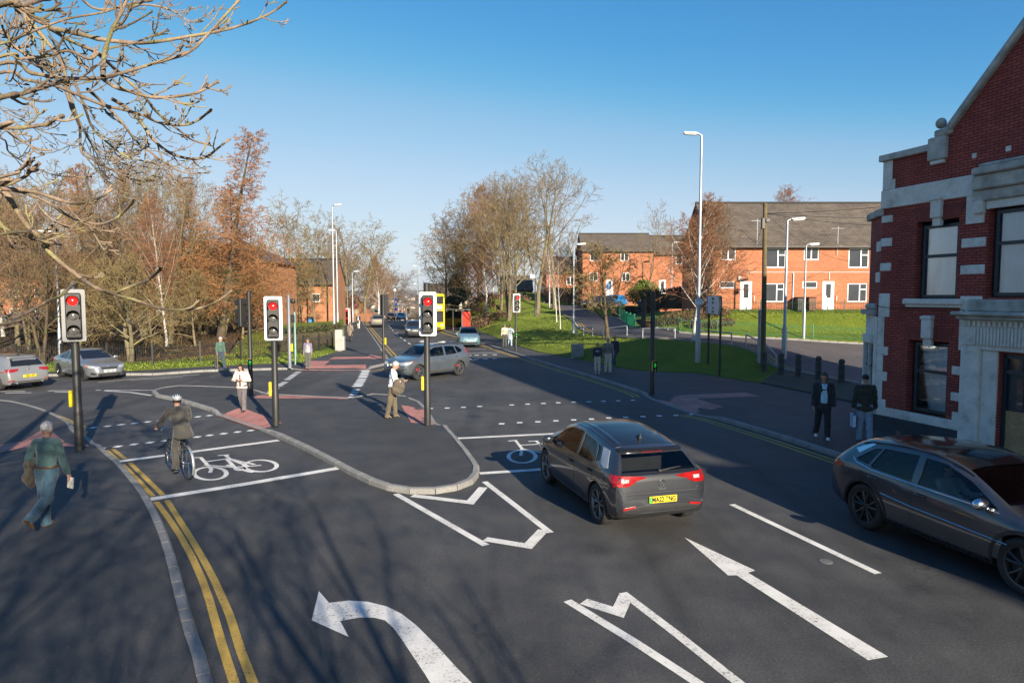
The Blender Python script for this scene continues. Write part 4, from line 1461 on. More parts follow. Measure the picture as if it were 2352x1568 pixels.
def ex_suv(front_txt, green=True):
 def f(root, su, sp, paint):
  arch_trim(root, su, sp, M['grey_trim'])
  sill(root, su, sp, M['grey_trim'], .25, .40)
  both(su, 'headlamp', [(-.86, .90), (-.44, .865), (-.40, .80), (-.52, .73), (-.84, .76)], 1, .012, M['lamp_clear'], root)
  both_x(su, 'headlamp', [(2.12, .86), (1.76, .92), (1.72, .89), (1.96, .76), (2.10, .75)], .008, M['lamp_clear'], root)
  both_x(su, 'indicator', [(1.80, .915), (1.73, .925), (1.70, .89), (1.80, .85)], .013, M['orange_lamp'], root)
  su.patch('grille', [(-.36, .84), (.36, .84), (.38, .66), (.30, .60), (-.30, .60), (-.38, .66)], 'y', 1, .02, M['trim'], root)
  mb = MB()
  fr = [(-.37, .85), (.37, .85), (.39, .66), (.31, .59), (-.31, .59), (-.39, .66), (-.37, .85)]
  pts = []
  for x, z in fr:
   p, n = su.hit(x, z, 'y', 1)
   pts.append(p + Vector((0, .022, 0)))
  mb.tube(pts, .011, 6)
  for i in range(9):
   x = -.30 + i * .075
   p, n = su.hit(x, .72, 'y', 1)
   mb.box((x, p.y + .022, .72), (.012, .012, .21))
  mb.build('grille_frame', M['chrome'], root, 50)
  roundel(root, su, .76, 1, 'V', .05)
  su.patch('lower_grille', [(-.46, .36), (.46, .36), (.56, .48), (.42, .53), (-.42, .53), (-.56, .48)], 'y', 1, .012, M['trim'], root)
  both(su, 'fog_lamp_recess', [(-.82, .50), (-.60, .48), (-.60, .55), (-.80, .60)], 1, .010, M['trim'], root)
  su.patch('skid_plate', [(-.60, .30), (.60, .30), (.62, .345), (-.62, .345)], 'y', 1, .02, M['chrome'], root)
  both_x(su, 'tail_lamp', [(-2.16, 1.12), (-1.98, 1.10), (-1.90, 1.18), (-1.86, 1.42), (-1.93, 1.44), (-2.02, 1.25), (-2.13, 1.0), (-2.17, .98)], .012, M['tail'], root)
  both(su, 'tail_lamp', [(-.90, 1.12), (-.60, 1.12), (-.60, 1.0), (-.90, .98)], -1, .012, M['tail'], root)
  su.patch('spoiler', [(-.64, 1.57), (.64, 1.57), (.62, 1.60), (-.62, 1.60)], 'y', -1, .05, paint, root, .1, .06)
  plate(root, su, .74, True, front_txt, green)
  plate(root, su, .90, False, None, False)
  for sd in (-1, 1):
   b = MB()
   pts = []
   for y in (-1.55, -1.4, -.8, -.1, .15, .24):
    p, n = su.hit(sd * .66, y, 'z', 1)
    pts.append(p + Vector((0, 0, .045 if -1.5 < y < .2 else .0)))
   b.tube(pts, .018, 6)
   b.build('roof_rail', M['trim'], root, 60)
  aerial(root, -1.35, 1.63)
  su.patch('scuttle', [(-.74, 1.11), (.74, 1.11), (.72, 1.16), (-.72, 1.16)], 'y', 1, .004, M['trim'], root)
 return f
def ex_suv_rear(txt):
 def f(root, su, sp, paint):
  both(su, 'tail_lamp', [(-.90, 1.30), (-.72, 1.26), (-.70, 1.02), (-.90, .95)], -1, .012, M['tail'], root)
  su.patch('lower_bumper', [(-.80, .40), (.80, .40), (.80, .52), (-.80, .52)], 'y', -1, .010, M['chrome'], root)
  both(su, 'reflector', [(-.72, .60), (-.50, .60), (-.50, .64), (-.72, .64)], -1, .012, M['tail'], root)
  both(su, 'exhaust', arc_pts((-.55, .36), .05, 0, 330, 10), -1, .02, M['chrome'], root)
  plate(root, su, .86, False, txt, False)
  b = MB()
  for sd in (-1, 1):
   b.tube([(sd * .62, -1.2, 1.66), (sd * .62, .1, 1.68)], .02, 6)
  for y in (-.9, -.2):
   b.box((0, y, 1.71), (1.25, .07, .035), bev=.01)
  b.build('roof_rack', M['trim'], root, 60)
 return f
def ex_long(root, su, sp, paint):
 su.patch('roof_panel', [(-.58, -1.50), (.58, -1.50), (.63, -.2), (.60, .30), (-.60, .30), (-.63, -.2)], 'z', 1, .004, M['dark_roof'], root, .15, .01)
 for sd in (-1, 1):
  # bright belt strip under the windows and along the doors
  b = MB()
  pts = [su.hit(y, z, 'x', sd)[0] + Vector((sd * .008, 0, 0)) for y, z in ((.95, .955), (.3, .972), (-.4, .985), (-1.2, 1.01), (-1.55, 1.06), (-1.66, 1.115))]
  b.tube(pts, .012, 6)
  b.build('belt_strip', M['chrome'], root, 60)
  b = MB()
  pts = [su.hit(y, z, 'x', sd)[0] + Vector((sd * .007, 0, 0)) for y, z in ((1.12, .60), (.3, .63), (-.4, .655), (-.98, .70))]
  b.tube(pts, .007, 5)
  b.build('door_strip', M['chrome'], root, 60)
  b = MB()
  pts = [su.hit(sd * .655, y, 'z', 1)[0] + Vector((0, 0, .015)) for y in (-1.62, -1.45, -.8, -.2, .2, .42)]
  b.tube(pts, [.008, .018, .018, .018, .018, .008], 6)
  b.build('roof_rail', M['trim'], root, 60)
  su.patch('pillar_strip', [(-1.60, 1.20), (-1.34, 1.385), (-1.40, 1.40), (-1.74, 1.25)], 'x', sd, .006, M['chrome'], root)
 both_x(su, 'tail_lamp', [(-2.15, 1.01), (-1.98, 1.04), (-2.02, .93), (-2.15, .86)], .010, M['tail'], root)
 both(su, 'tail_lamp', [(-.88, 1.02), (-.40, 1.0), (-.40, .95), (-.88, .90)], -1, .010, M['tail'], root)
 su.patch('lower_bumper', [(-.80, .34), (.80, .34), (.80, .50), (-.80, .50)], 'y', -1, .010, M['trim'], root)
 arch_trim(root, su, sp, M['trim'], .045)
 sill(root, su, sp, M['trim'], .22, .32)
 both(su, 'headlamp', [(-.84, .80), (-.50, .74), (-.48, .69), (-.80, .70)], 1, .010, M['lamp_clear'], root)
 su.patch('grille', [(-.55, .30), (.55, .30), (.60, .44), (-.60, .44)], 'y', 1, .010, M['trim'], root)
 aerial(root, -1.52, 1.44)
 plate(root, su, .72, False, None, False)
def ex_saloon(txt):
 def f(root, su, sp, paint):
  both(su, 'headlamp', [(-.80, .74), (-.46, .70), (-.40, .63), (-.52, .60), (-.80, .64)], 1, .010, M['lamp_clear'], root)
  both_x(su, 'headlamp', [(2.10, .69), (1.72, .78), (1.70, .74), (2.0, .63), (2.10, .62)], .008, M['lamp_clear'], root)
  both_x(su, 'indicator', [(1.90, .735), (1.74, .77), (1.74, .73), (1.90, .67)], .012, M['orange_lamp'], root)
  su.patch('grille', [(-.38, .66), (.38, .66), (.34, .56), (-.34, .56)], 'y', 1, .016, M['trim'], root)
  su.patch('lower_grille', [(-.46, .24), (.46, .24), (.54, .38), (-.54, .38)], 'y', 1, .010, M['trim'], root)
  both(su, 'fog_lamp_recess', [(-.74, .33), (-.56, .30), (-.56, .40), (-.74, .43)], 1, .010, M['trim'], root)
  plate(root, su, .475, True, txt, False)
  both_x(su, 'tail_lamp', [(-2.22, .93), (-2.04, .95), (-2.04, .76), (-2.22, .74)], .010, M['tail'], root)
  both(su, 'tail_lamp', [(-.84, .93), (-.52, .93), (-.52, .78), (-.84, .76)], -1, .010, M['tail'], root)
  for sd in (-1, 1):
   b = MB()
   pts = [su.hit(y, z, 'x', sd)[0] + Vector((sd * .006, 0, 0)) for y, z in ((.92, .94), (.44, 1.185), (.05, 1.345), (-.28, 1.365), (-.74, 1.33), (-1.22, 1.10), (-1.32, .985))]
   b.tube(smooth3(pts, 3), .009, 5)
   b.build('window_strip', M['chrome'], root, 60)
  sill(root, su, sp, paint, .18, .28)
  roundel(root, su, .69, 1, 'V', .035)
 return f
def ex_compact(txt):
 def f(root, su, sp, paint):
  both(su, 'tail_lamp', [(-.88, .92), (-.44, .93), (-.42, .86), (-.60, .80), (-.88, .78)], -1, .012, M['tail'], root)
  both_x(su, 'tail_lamp', [(-2.04, .92), (-1.84, .91), (-1.90, .85), (-2.04, .80)], .010, M['tail'], root)
  su.patch('lower_bumper', [(-.74, .27), (.74, .27), (.70, .40), (-.70, .40)], 'y', -1, .010, M['trim'], root)
  both(su, 'reflector', [(-.82, .40), (-.60, .44), (-.60, .465), (-.82, .45)], -1, .014, M['tail'], root)
  for x in (-.52, .52):
   p, n = su.hit(x, .33, 'y', -1)
   b = MB()
   b.lathe([(.045, -.03), (.055, .03), (.045, .035), (.03, .0)], 14, p, Matrix.Rotation(math.pi / 2, 3, 'X'))
   b.build('exhaust', M['chrome'], root, 50)
  plate(root, su, .60, False, txt, False)
  roundel(root, su, .87, -1, 'VW', .05)
  su.patch('spoiler', [(-.58, 1.385), (.58, 1.385), (.60, 1.41), (-.60, 1.41)], 'y', -1, .04, paint, root, .1, .05)
  aerial(root, -1.35, 1.45)
  w = MB()
  a, _ = su.hit(0, 1.03, 'y', -1)
  a2, _ = su.hit(.36, 1.07, 'y', -1)
  w.tube([a + Vector((0, -.02, 0)), a2 + Vector((0, -.02, 0))], [.016, .008], 6)
  w.build('wiper', M['trim'], root, 60)
 return f
def ex_plain_rear(root, su, sp, paint):
 both(su, 'tail_lamp', [(-.86, .92), (-.58, .93), (-.58, .78), (-.86, .76)], -1, .012, M['tail'], root)
 plate(root, su, .60, False, None, False)
def ex_plain_front(root, su, sp, paint):
 both(su, 'headlamp', [(-.80, .72), (-.46, .69), (-.46, .62), (-.80, .63)], 1, .012, M['lamp_clear'], root)
 su.patch('grille', [(-.5, .30), (.5, .30), (.5, .42), (-.5, .42)], 'y', 1, .01, M['trim'], root)
 plate(root, su, .52, True, None, False)
M['pillar'] = mat('pale_pillar_panel', (.42, .42, .43), .35, .2, .06)
M['grey_trim'] = mat('grey_black_trim', (.05, .052, .055), .6, 0, .12, 6)
M['dark_roof'] = mat('brown_black_roof', (.022, .018, .016), .12, 0, .1, 3, coat=.5)
P_DARK = car_paint('manganese_paint', (.026, .029, .036), .2, .26)
P_EV = car_paint('charcoal_paint', (.044, .049, .058), .2, .26)
P_SUV = car_paint('slate_blue_paint', (.085, .10, .12), .35, .3)
P_SILVER = car_paint('silver_grey_paint', (.22, .23, .245), .5, .32)
P_SILVER2 = car_paint('warm_silver_paint', (.27, .27, .265), .45, .34)
P_BLUE = car_paint('pale_teal_paint', (.135, .235, .285), .3, .28)
P_GREY = car_paint('grey_brown_paint', (.16, .15, .14), .4, .3)
P_DGREY = car_paint('graphite_paint', (.032, .032, .034), .4, .3)
P_BLUE2 = car_paint('bright_blue_paint', (.03, .22, .50), .35, .25)
P_BLACK = car_paint('black_paint', (.012, .012, .013), .2, .2)
P_RED = car_paint('red_paint', (.25, .015, .02), .2, .3)
def place(rear, front, side, sp):
 """centre and heading from the two near wheel contacts; side -1 left wheels, +1 right wheels"""
 a, b = Vector(rear).to_2d(), Vector(front).to_2d()
 f = (b - a).normalized()
 rgt = Vector((f.y, -f.x))
 c = (a + b) / 2 - rgt * side * (sp['W'] / 2 - .1) - f * sum(sp['wy']) / 2
 return (c.x, c.y, 0), f
s = spec_hatch()
s['extra'] = [ex_hatch_rear('MA22 TNG')]
loc, f = place(G(1380, 1202), G(1260, 1107), -1, s)
car('grey_hatchback', 'dark grey electric hatchback with black roof waiting beside the traffic island', loc, f, s, P_DARK)
s = spec_long()
s['extra'] = [ex_long]
loc, f = place(G(2003, 1216), G(2345, 1360), 1, s)
CAR_EV, _ = car('charcoal_crossover', 'charcoal crossover with bright window strip cut off by the right edge', loc, f, s, P_EV)
CAR_EV.scale = (1.04, 1.04, 1.05)
s = spec_suv()
s['extra'] = [ex_suv(None)]
loc, f = place(G(1056, 861), G(958, 873), -1, s)
car('blue_grey_suv', 'slate blue grey SUV with red brake calipers turning across the junction', loc, f, s, P_SUV)
s = spec_saloon()
s['extra'] = [ex_saloon('NB23 GPL')]
c = G(206, 866)
car('silver_saloon', 'silver grey saloon with black wheels facing right by the wood', (c.x, c.y, 0), Vector((.80, -.60)), s, P_SILVER, None, 'car', 1)
s = spec_compact()
s['extra'] = [ex_compact('DE11 FYI')]
fw = Vector((-.92, .40))
c = (G(9, 895) + G(72, 888)).to_2d() / 2 + fw * 1.25
car('silver_hatchback', 'silver hatchback with yellow rear plate cut off by the left edge', (c.x, c.y, 0), fw, s, P_SILVER2, None, 'car', 1)
s = spec_hatch()
s['extra'] = [ex_hatch_front('MX22 TNG')]
s['r'] = .34
fw = Vector((.10, -.995)).normalized()
c = G(1077, 797).to_2d() - fw * 1.5
car('blue_hatchback', 'pale teal hatchback coming towards the junction beside the right kerb', (c.x, c.y, 0), fw, s, P_BLUE)
s = spec_suv()
s['caliper'] = False
s['extra'] = [ex_suv('MK70 FWZ')]
fw = Vector((.16, -.987)).normalized()
c = G(953, 776).to_2d() - fw * 1.5
car('dark_suv', 'dark grey SUV coming down the main road behind the signal', (c.x, c.y, 0), fw, s, P_DGREY, None, 'car', 1)
s = spec_suv()
s['caliper'] = False
s['extra'] = [ex_suv_rear('PX06 TUD')]
fw = Vector((-.16, .987)).normalized()
c = G(868, 752.5).to_2d() + fw * 1.5
car('brown_grey_estate', 'brown grey car with roof rack driving away along the left kerb', (c.x, c.y, 0), fw, s, P_GREY, None, 'car', 1)
def small_car(name, label, x, y, z, fw, paint, rear, sp=None, group=None):
 s = (sp or spec_compact)()
 s['extra'] = [ex_plain_rear if rear else ex_plain_front]
 s['seats'] = []
 return car(name, label, (x, y, z), Vector(fw).normalized(), s, paint, group, 'car', 1)[0]
p = VH(1402, 703, 84)
small_car('parked_car', 'bright blue car parked before the red brick houses', p.x, p.y, p.z, (-.9, .35), P_BLUE2, False)
p = VH(1372, 706, 80)
small_car('parked_car', 'black car parked in shade beside the bright blue one', p.x, p.y, p.z, (-.8, -.6), P_BLACK, False)
p = VH(1258, 697, 112)
small_car('parked_car', 'dark teal car parked at the far end of the side road', p.x, p.y, p.z, (.3, -.95), P_DGREY, False)
for (px, py, D, pt, lb) in ((137, 768, 62, P_DGREY, 'dark grey car with red lamps parked behind the wood railings'), (112, 770, 58, P_BLACK, 'black car parked behind the thick tree in the wood'), (75, 752, 70, P_SILVER, 'silver car parked deep behind the trees on the left'), (118, 757, 74, P_RED, 'red car parked in the last row behind the trees'), (20, 758, 66, P_SILVER2, 'pale car parked behind the trees at the left edge')):
 v = V(px, py, D)
 small_car('parked_car', lb, v.x, v.y, .85, (.12, .99), pt, True)
for (px, Y, pt, lb, rr) in ((896, 124, P_DGREY, 'distant dark car going over the crest of the road', True), (921, 128, P_SILVER, 'distant pale car coming up over the crest', False), (908, 140, P_RED, 'tiny red car beyond the crest of the road', False)):
 v = V(px, 730, Y)
 small_car('far_car', lb, v.x, v.y, land_z(0, Y) + .10, (-.2, .98) if rr else (.2, -.98), pt, rr)
# ------------------------------------------------------------------ buildings
M['brick'] = brick_mat('orange_red_brick', (.34, .098, .038), (.46, .150, .060), (.33, .20, .13), bump=.4, dirt=.2)
M['brick_left'] = brick_mat('warm_brown_brick', (.34, .125, .05), (.42, .17, .075), (.34, .22, .13), bump=.4)
M['brick_red'] = brick_mat('deep_red_brick', (.32, .050, .034), (.42, .078, .052), (.035, .02, .018), ms=.010, dirt=.3, bump=.7, offset=.5)
M['soldier_brick'] = brick_mat('arch_brick', (.21, .034, .024), (.28, .048, .034), (.07, .04, .035), bw=.075, rh=.30, ms=.008, bump=.8, offset=0)
M['slate'] = brick_mat('grey_brown_slates', (.105, .080, .060), (.150, .120, .092), (.035, .032, .03), bw=.30, rh=.19, ms=.014, dirt=.35, bump=1.0)
M['tile_brown'] = brick_mat('brown_roof_tiles', (.085, .062, .045), (.12, .09, .066), (.03, .025, .02), bw=.3, rh=.25, ms=.02, dirt=.3, bump=1.0)
M['sandstone'] = brick_mat('pale_sandstone', (.34, .27, .17), (.42, .34, .22), (.22, .18, .12), bw=.5, rh=.25, ms=.015, bump=.5)
def stone_white():
 g = NT('painted_stone')
 n1 = g.noise(2.2, 6, .7)
 n2 = g.noise(18, 4, .7)
 c = g.mix((.60, .57, .49), (.75, .72, .64), g.ramp(n1, [(.35, 0.0), (.6, 1.0)]))
 c = g.mix(c, (.30, .29, .24), g.ramp(n1, [(.30, .5), (.42, 0.0)]))
 c = g.mix(c, g.ramp(n2, [(.3, .85), (.7, 1.06)]), 1.0, 'MULTIPLY')
 g.col(c)
 g.rough(.85)
 g.bump(n2, .3, .02)
 return g.m
M['stone'] = stone_white()
M['stone_dirty'] = mat('weathered_stone', (.40, .39, .34), .9, 0, .35, 3, .5, 25)
M['plinth'] = mat('dark_teal_plinth', (.012, .035, .048), .6, 0, .3, 3, .2, 30)
M['frame_navy'] = mat('dark_navy_frames', (.008, .026, .038), .4, 0, .1)
M['curtain'] = mat('net_curtain', (.74, .82, .84), .8, 0, .06, 3)
M['blind'] = mat('brown_blind', (.28, .12, .03), .7, 0, .1, 3)
M['gutter'] = mat('black_gutter', (.02, .02, .02), .4, 0, .1)
M['osb'] = None
def osb():
 g = NT('chipboard')
 v = g.n('TexVoronoi', feature='F1')
 v.inputs['Scale'].default_value = 26
 mp = g.n('Mapping')
 mp.inputs['Scale'].default_value = (1, 1, 2.4)
 g.L.new(g.tc.outputs['Object'], mp.inputs['Vector'])
 g.L.new(mp.outputs['Vector'], v.inputs['Vector'])
 g.col(g.mix(g.ramp(v.outputs['Color'], [(.2, (.30, .17, .07)), (.6, (.52, .33, .15)), (.9, (.62, .44, .24))]), (.3, .18, .08), g.noise(3, 3)))
 g.rough(.8)
 return g.m
M['osb'] = osb()
def wall_holes(mb, p0, ud, length, z0, z1, holes, inward, depth=.12, top=None):
 """vertical wall face from p0 along ud, with rectangular openings (u0,u1,z0,z1) and their reveals; top: list of (u,z) outline above z1"""
 p0, ud, iw = Vector(p0), Vector(ud).normalized(), Vector(inward).normalized()
 us = sorted({0, length, *[h[0] for h in holes], *[h[1] for h in holes]})
 zs = sorted({z0, z1, *[h[2] for h in holes], *[h[3] for h in holes]})
 def P(u, z, d=0): return p0 + ud * u + iw * d + Vector((0, 0, z))
 for i in range(len(us) - 1):
  for j in range(len(zs) - 1):
   uc, zc = (us[i] + us[i + 1]) / 2, (zs[j] + zs[j + 1]) / 2
   if any(h[0] < uc < h[1] and h[2] < zc < h[3] for h in holes): continue
   mb.add([P(us[i], zs[j]), P(us[i + 1], zs[j]), P(us[i + 1], zs[j + 1]), P(us[i], zs[j + 1])], [(0, 1, 2, 3)])
 for (a, b, c, d) in holes:
  for q in ([P(a, c), P(a, c, depth), P(b, c, depth), P(b, c)], [P(a, d, depth), P(a, d), P(b, d), P(b, d, depth)], [P(a, d), P(a, d, depth), P(a, c, depth), P(a, c)], [P(b, c), P(b, c, depth), P(b, d, depth), P(b, d)]):
   mb.add(q, [(0, 1, 2, 3)])
 if top:
  mb.poly([P(u, z) for u, z in top])
def win(root, x, z, w, h, y, fm, gm, bars=(), fw=.065, back=None, sill=None, name='window', mull=()):
 """framed window facing -y in the root's own axes; bars: heights of transoms, mull: x offsets of mullions or (x, z0, z1)"""
 b = MB()
 d = .07
 b.box((x + fw / 2, y, z + h / 2), (fw, d, h))
 b.box((x + w - fw / 2, y, z + h / 2), (fw, d, h))
 b.box((x + w / 2, y, z + fw / 2), (w - 2 * fw, d, fw))
 b.box((x + w / 2, y, z + h - fw / 2), (w - 2 * fw, d, fw))
 for t in bars:
  if not hasattr(t, '__len__'): t = (t, fw, w - fw)
  b.box((x + (t[1] + t[2]) / 2, y - .003, z + t[0]), (t[2] - t[1] , d * .9, fw))
 for t in mull:
  if not hasattr(t, '__len__'): t = (t, fw, h - fw)
  b.box((x + t[0], y - .004, z + (t[1] + t[2]) / 2), (fw, d * .9, t[2] - t[1]))
 f = b.build(name, fm, root)
 g = MB()
 g.box((x + w / 2, y + .012, z + h / 2), (w - fw, .012, h - fw))
 g.build('pane', gm, f)
 if back is not None:
  c = MB()
  n = max(6, int(w / .05))
  xs_ = [x + fw + (w - 2 * fw) * i / n for i in range(n + 1)]
  vs = []
  for i, xx in enumerate(xs_):
   o = .025 * math.sin(i * 1.9) + .01 * math.sin(i * .7)
   vs += [(xx, y + .06 + o, z + fw), (xx, y + .06 + o, z + h - fw)]
  c.add(vs, [(2 * i, 2 * i + 2, 2 * i + 3, 2 * i + 1) for i in range(n)])
  c.build('curtain', back, f, 180)
 if sill is not None:
  s_ = MB()
  s_.box((x + w / 2, y - .10, z - .03), (w + .12, .18, .06), bev=.01)
  s_.build('sill', sill, f)
 return f
def upvc_door(root, x, z, w, h, y, m=None):
 m = m or M['white_upvc']
 b = MB()
 b.box((x + w / 2, y, z + h / 2), (w, .06, h))
 for xx in (x + .04, x + w - .04):
  b.box((xx, y - .02, z + h / 2), (.08, .08, h))
 b.box((x + w / 2, y - .02, z + h - .04), (w - .16, .08, .08))
 d = b.build('door', m, root)
 g = MB()
 g.box((x + w * .52, y - .034, z + h * .66), (w * .42, .02, h * .48))
 g.build('door_pane', M['house_glass'], d)
 hd = MB()
 hd.tube([(x + .17, y - .03, z + h * .47), (x + .17, y - .09, z + h * .47), (x + .29, y - .09, z + h * .47)], .013, 6)
 hd.build('handle', M['chrome'], d, 60)
def pitched(root, W_, D, ze, zr, over=.3, m=None, th=.12, ex=(0.15, 0.15), hip=False):
 """roof with its ridge along x"""
 b = MB()
 k = (zr - ze) / (D / 2)
 x0, x1 = -ex[0], W_ + ex[1]
 hx = D / 2 if hip else 0
 for (ya, yb) in ((-over, D / 2), (D + over, D / 2)):
  za = ze - k * over
  lo = [Vector((x0, ya, za)), Vector((x1, ya, za)), Vector((x1 - hx, yb, zr)), Vector((x0 + hx, yb, zr))]
  up = [p + Vector((0, 0, th)) for p in lo]
  if ya > yb: lo, up = lo[::-1], up[::-1]
  b.add(lo + up, [(3, 2, 1, 0), (4, 5, 6, 7), (0, 1, 5, 4), (1, 2, 6, 5), (2, 3, 7, 6), (3, 0, 4, 7)])
 if hip:
  za = ze - k * over
  for (xa, s_) in ((x0, 1), (x1, -1)):
   lo = [Vector((xa, D + over, za)), Vector((xa, -over, za)), Vector((xa + s_ * hx, D / 2, zr))]
   up = [p + Vector((0, 0, th)) for p in lo]
   if s_ < 0: lo, up = lo[::-1], up[::-1]
   b.add(lo + up, [(2, 1, 0), (3, 4, 5), (0, 1, 4, 3), (1, 2, 5, 4), (2, 0, 3, 5)])
 r = b.build('roof', m or M['slate'], root, None, True)
 c = MB()
 c.tube([(x0 + hx, D / 2, zr + th), (x1 - hx, D / 2, zr + th)], .11, 8)
 c.build('ridge_tiles', M['tile_brown'], r, 60)
 return r
def house(name, label, loc, rz, W_, D, ze, zr, wins, doors, brick, roofm=None, frame=None, group=None, hip=False, base=-1.0, side_wins=(), ex=(.15, .15), back=None):
 root = thing(name, label, 'house', loc, rz, group)
 b = MB()
 holes = [(w[0], w[0] + w[2], w[1], w[1] + w[3]) for w in wins] + [(d[0], d[0] + d[2], d[1], d[1] + d[3]) for d in doors]
 wall_holes(b, (0, 0, 0), (1, 0, 0), W_, base, ze, holes, (0, 1, 0))
 gab = None if hip else [(0, ze), (D, ze), (D / 2, zr)]
 sh = [(w[0], w[0] + w[2], w[1], w[1] + w[3]) for w in side_wins]
 wall_holes(b, (W_, 0, 0), (0, 1, 0), D, base, ze, [], (-1, 0, 0), top=gab)
 wall_holes(b, (0, D, 0), (0, -1, 0), D, base, ze, [], (1, 0, 0), top=gab)
 wall_holes(b, (W_, D, 0), (-1, 0, 0), W_, base, ze, [], (0, -1, 0))
 b.build('wall', brick, root, None, True)
 inn = MB()
 inn.box((W_ / 2, D / 2 + .2, (base + ze) / 2), (W_ - .3, D - .5, ze - base - .1))
 inn.build('room', M['interior'], root)
 for w in wins:
  kw = w[4] if len(w) > 4 else {}
  win(root, w[0], w[1], w[2], w[3], .08, frame or M['white_upvc'], M['house_glass'] if 'clear' not in kw else M['clear_glass'], kw.get('bars', ()), .075, kw.get('back'), kw.get('sill'), mull=kw.get('mull', ()))
 for d in doors:
  upvc_door(root, d[0], d[1], d[2], d[3], .08)
 pitched(root, W_, D, ze, zr, .3, roofm, hip=hip, ex=ex)
 g = MB()
 k = (zr - ze) / (D / 2)
 g.tube([(-.1, -.34, ze - k * .3 - .02), (W_ + .1, -.34, ze - k * .3 - .02)], .06, 8)
 g.build('gutter', M['gutter'], root, 60)
 return root
# terrace on the right
Yt, Xt, Zt = 51.2, 14.95, 2.86
top2 = dict(mull=(.56,), back=M['curtain'])
pic = lambda w: dict(mull=(w * .62,), bars=((.95, w * .64, w - .07),))
twins = []
for du in (0, 6.2, 12.4):
 twins += [(.62 + du, 3.82, 1.13, 1.05, dict(mull=(.56,))), (3.95 + du, 3.25, 1.53, 1.45, pic(1.53)), (.57 + du, 1.72, 1.13, .53, {}), (3.95 + du, .70, 1.48, 1.40, pic(1.48))]
tdoors = [(2.12, .10, .88, 2.15), (8.28, .10, .88, 2.15), (14.4, .10, .88, 2.15)]
T = house('terraced_house', 'orange brick terrace with slate roof and white doors behind the hoop railings', (Xt, Yt, Zt), 0, 19.0, 9.0, 5.0, 8.5, twins, tdoors, M['brick'])
b = MB()
b.box((3.95 + .52, .16, 1.4), (.9, .03, 1.25))
b.build('window_blind', M['blind'], T)
b = MB()
vs = []
for i in range(12):
 t = i / 11
 for (zz) in (3.35, 4.6):
  vs.append((4.05 + t * (.42 if zz > 4 else .16), .2 + .02 * math.sin(i * 2), zz))
b.add(vs, [(2 * i, 2 * i + 2, 2 * i + 3, 2 * i + 1) for i in range(11)])
b.build('curtain', M['curtain'], T, 180)
for x in (6.05, 12.3):
 b = MB()
 b.tube([(x, -.06, .0), (x, -.06, 2.85)], .04, 8)
 b.build('drainpipe', M['white_upvc'], T, 60)
b = MB()
b.tube([(2.55, -.03, 2.35), (2.55, -.03, 2.92), (18.6, -.03, 2.92)], .02, 6)
for x in (8.75,):
 b.tube([(x, -.03, 2.92), (x, -.03, 2.35)], .02, 6)
b.build('gas_pipe', M['white_upvc'], T, 60)
b = MB()
b.box((2.03, -.08, 2.45), (.2, .16, .32), bev=.02)
b.build('alarm_box', M['white_upvc'], T)
for x in (1.86,):
 b = MB()
 b.lathe([(.05, 0), (.12, .05), (.10, .30), (.15, .33), (.02, .42)], 8, (x, -.18, 1.3))
 b.box((x, -.06, 1.5), (.05, .14, .05))
 b.build('door_lantern', M['black_gloss'], T)
for x, z in ((3.25, 4.75), (9.25, 4.2)):
 b = MB()
 b.tube([(x, -.12, z), (x, -.12, z + 2.1)], .018, 6)
 b.tube([(x - .5, -.12, z + 1.95), (x + .45, -.12, z + 1.95)], .012, 5)
 for i in range(6):
  b.tube([(x - .45 + i * .16, -.35, z + 1.95), (x - .45 + i * .16, .11, z + 1.95)], .007, 4)
 b.build('tv_aerial', M['galv'], T, 60)
for x in (2.95, 9.1):
 b = MB()
 b.tube([(x + .2, -.05, 1.15), (x + .2, -.12, 1.15), (x + .2, -.12, .75), (x + .2, -.05, .75)], .02, 6)
 b.build('grab_rail', M['white_upvc'], T, 60)
# houses farther up the side road
w2 = [(.95, 4.55, 1.05, 1.05, dict(mull=(.5,))), (4.8, 4.55, 1.05, 1.05, dict(mull=(.5,))), (.9, 2.0, 1.05, 1.05, dict(mull=(.5,))), (5.0, 2.0, 1.05, 1.05, dict(mull=(.5,)))]
house('brick_house', 'orange brick house with dark roof behind the small round tree', (8.95, 87, 3.9), 0, 9.0, 8.0, 5.9, 8.2, w2, [(3.0, .1, .9, 2.1)], M['brick'], base=-3)
house('brick_house', 'lower brick house joined to the right of its taller neighbour', (18.0, 88.6, 3.9), rad(-3), 9.5, 7.0, 5.6, 8.0, [(3.1, 4.2, 1.6, 1.1, dict(mull=(.8,))), (6.5, 4.2, 1.2, 1.1, dict(mull=(.6,)))], [(1.0, .1, .9, 2.1)], M['brick'], base=-3)
v = V(1255, 690, 108)
house('brick_house', 'brick house half hidden by the pair of big bare trees', (v.x, 108, 2.6), rad(4), 5.0, 8.0, 5.2, 7.6, [(3.2, 3.2, 1.2, 1.2, dict(mull=(.6,)))], [(1.0, .1, .9, 2.1)], M['brick'], base=-3)
v = V(1150, 690, 112)
house('brick_house', 'red brick house glimpsed behind the signal on the grass bank', (v.x, 118, 2.2), rad(2), 5.4, 8.0, 2.9, 5.2, [(1.0, 1.0, 1.2, 1.2, {})], [], M['brick'], base=-3)
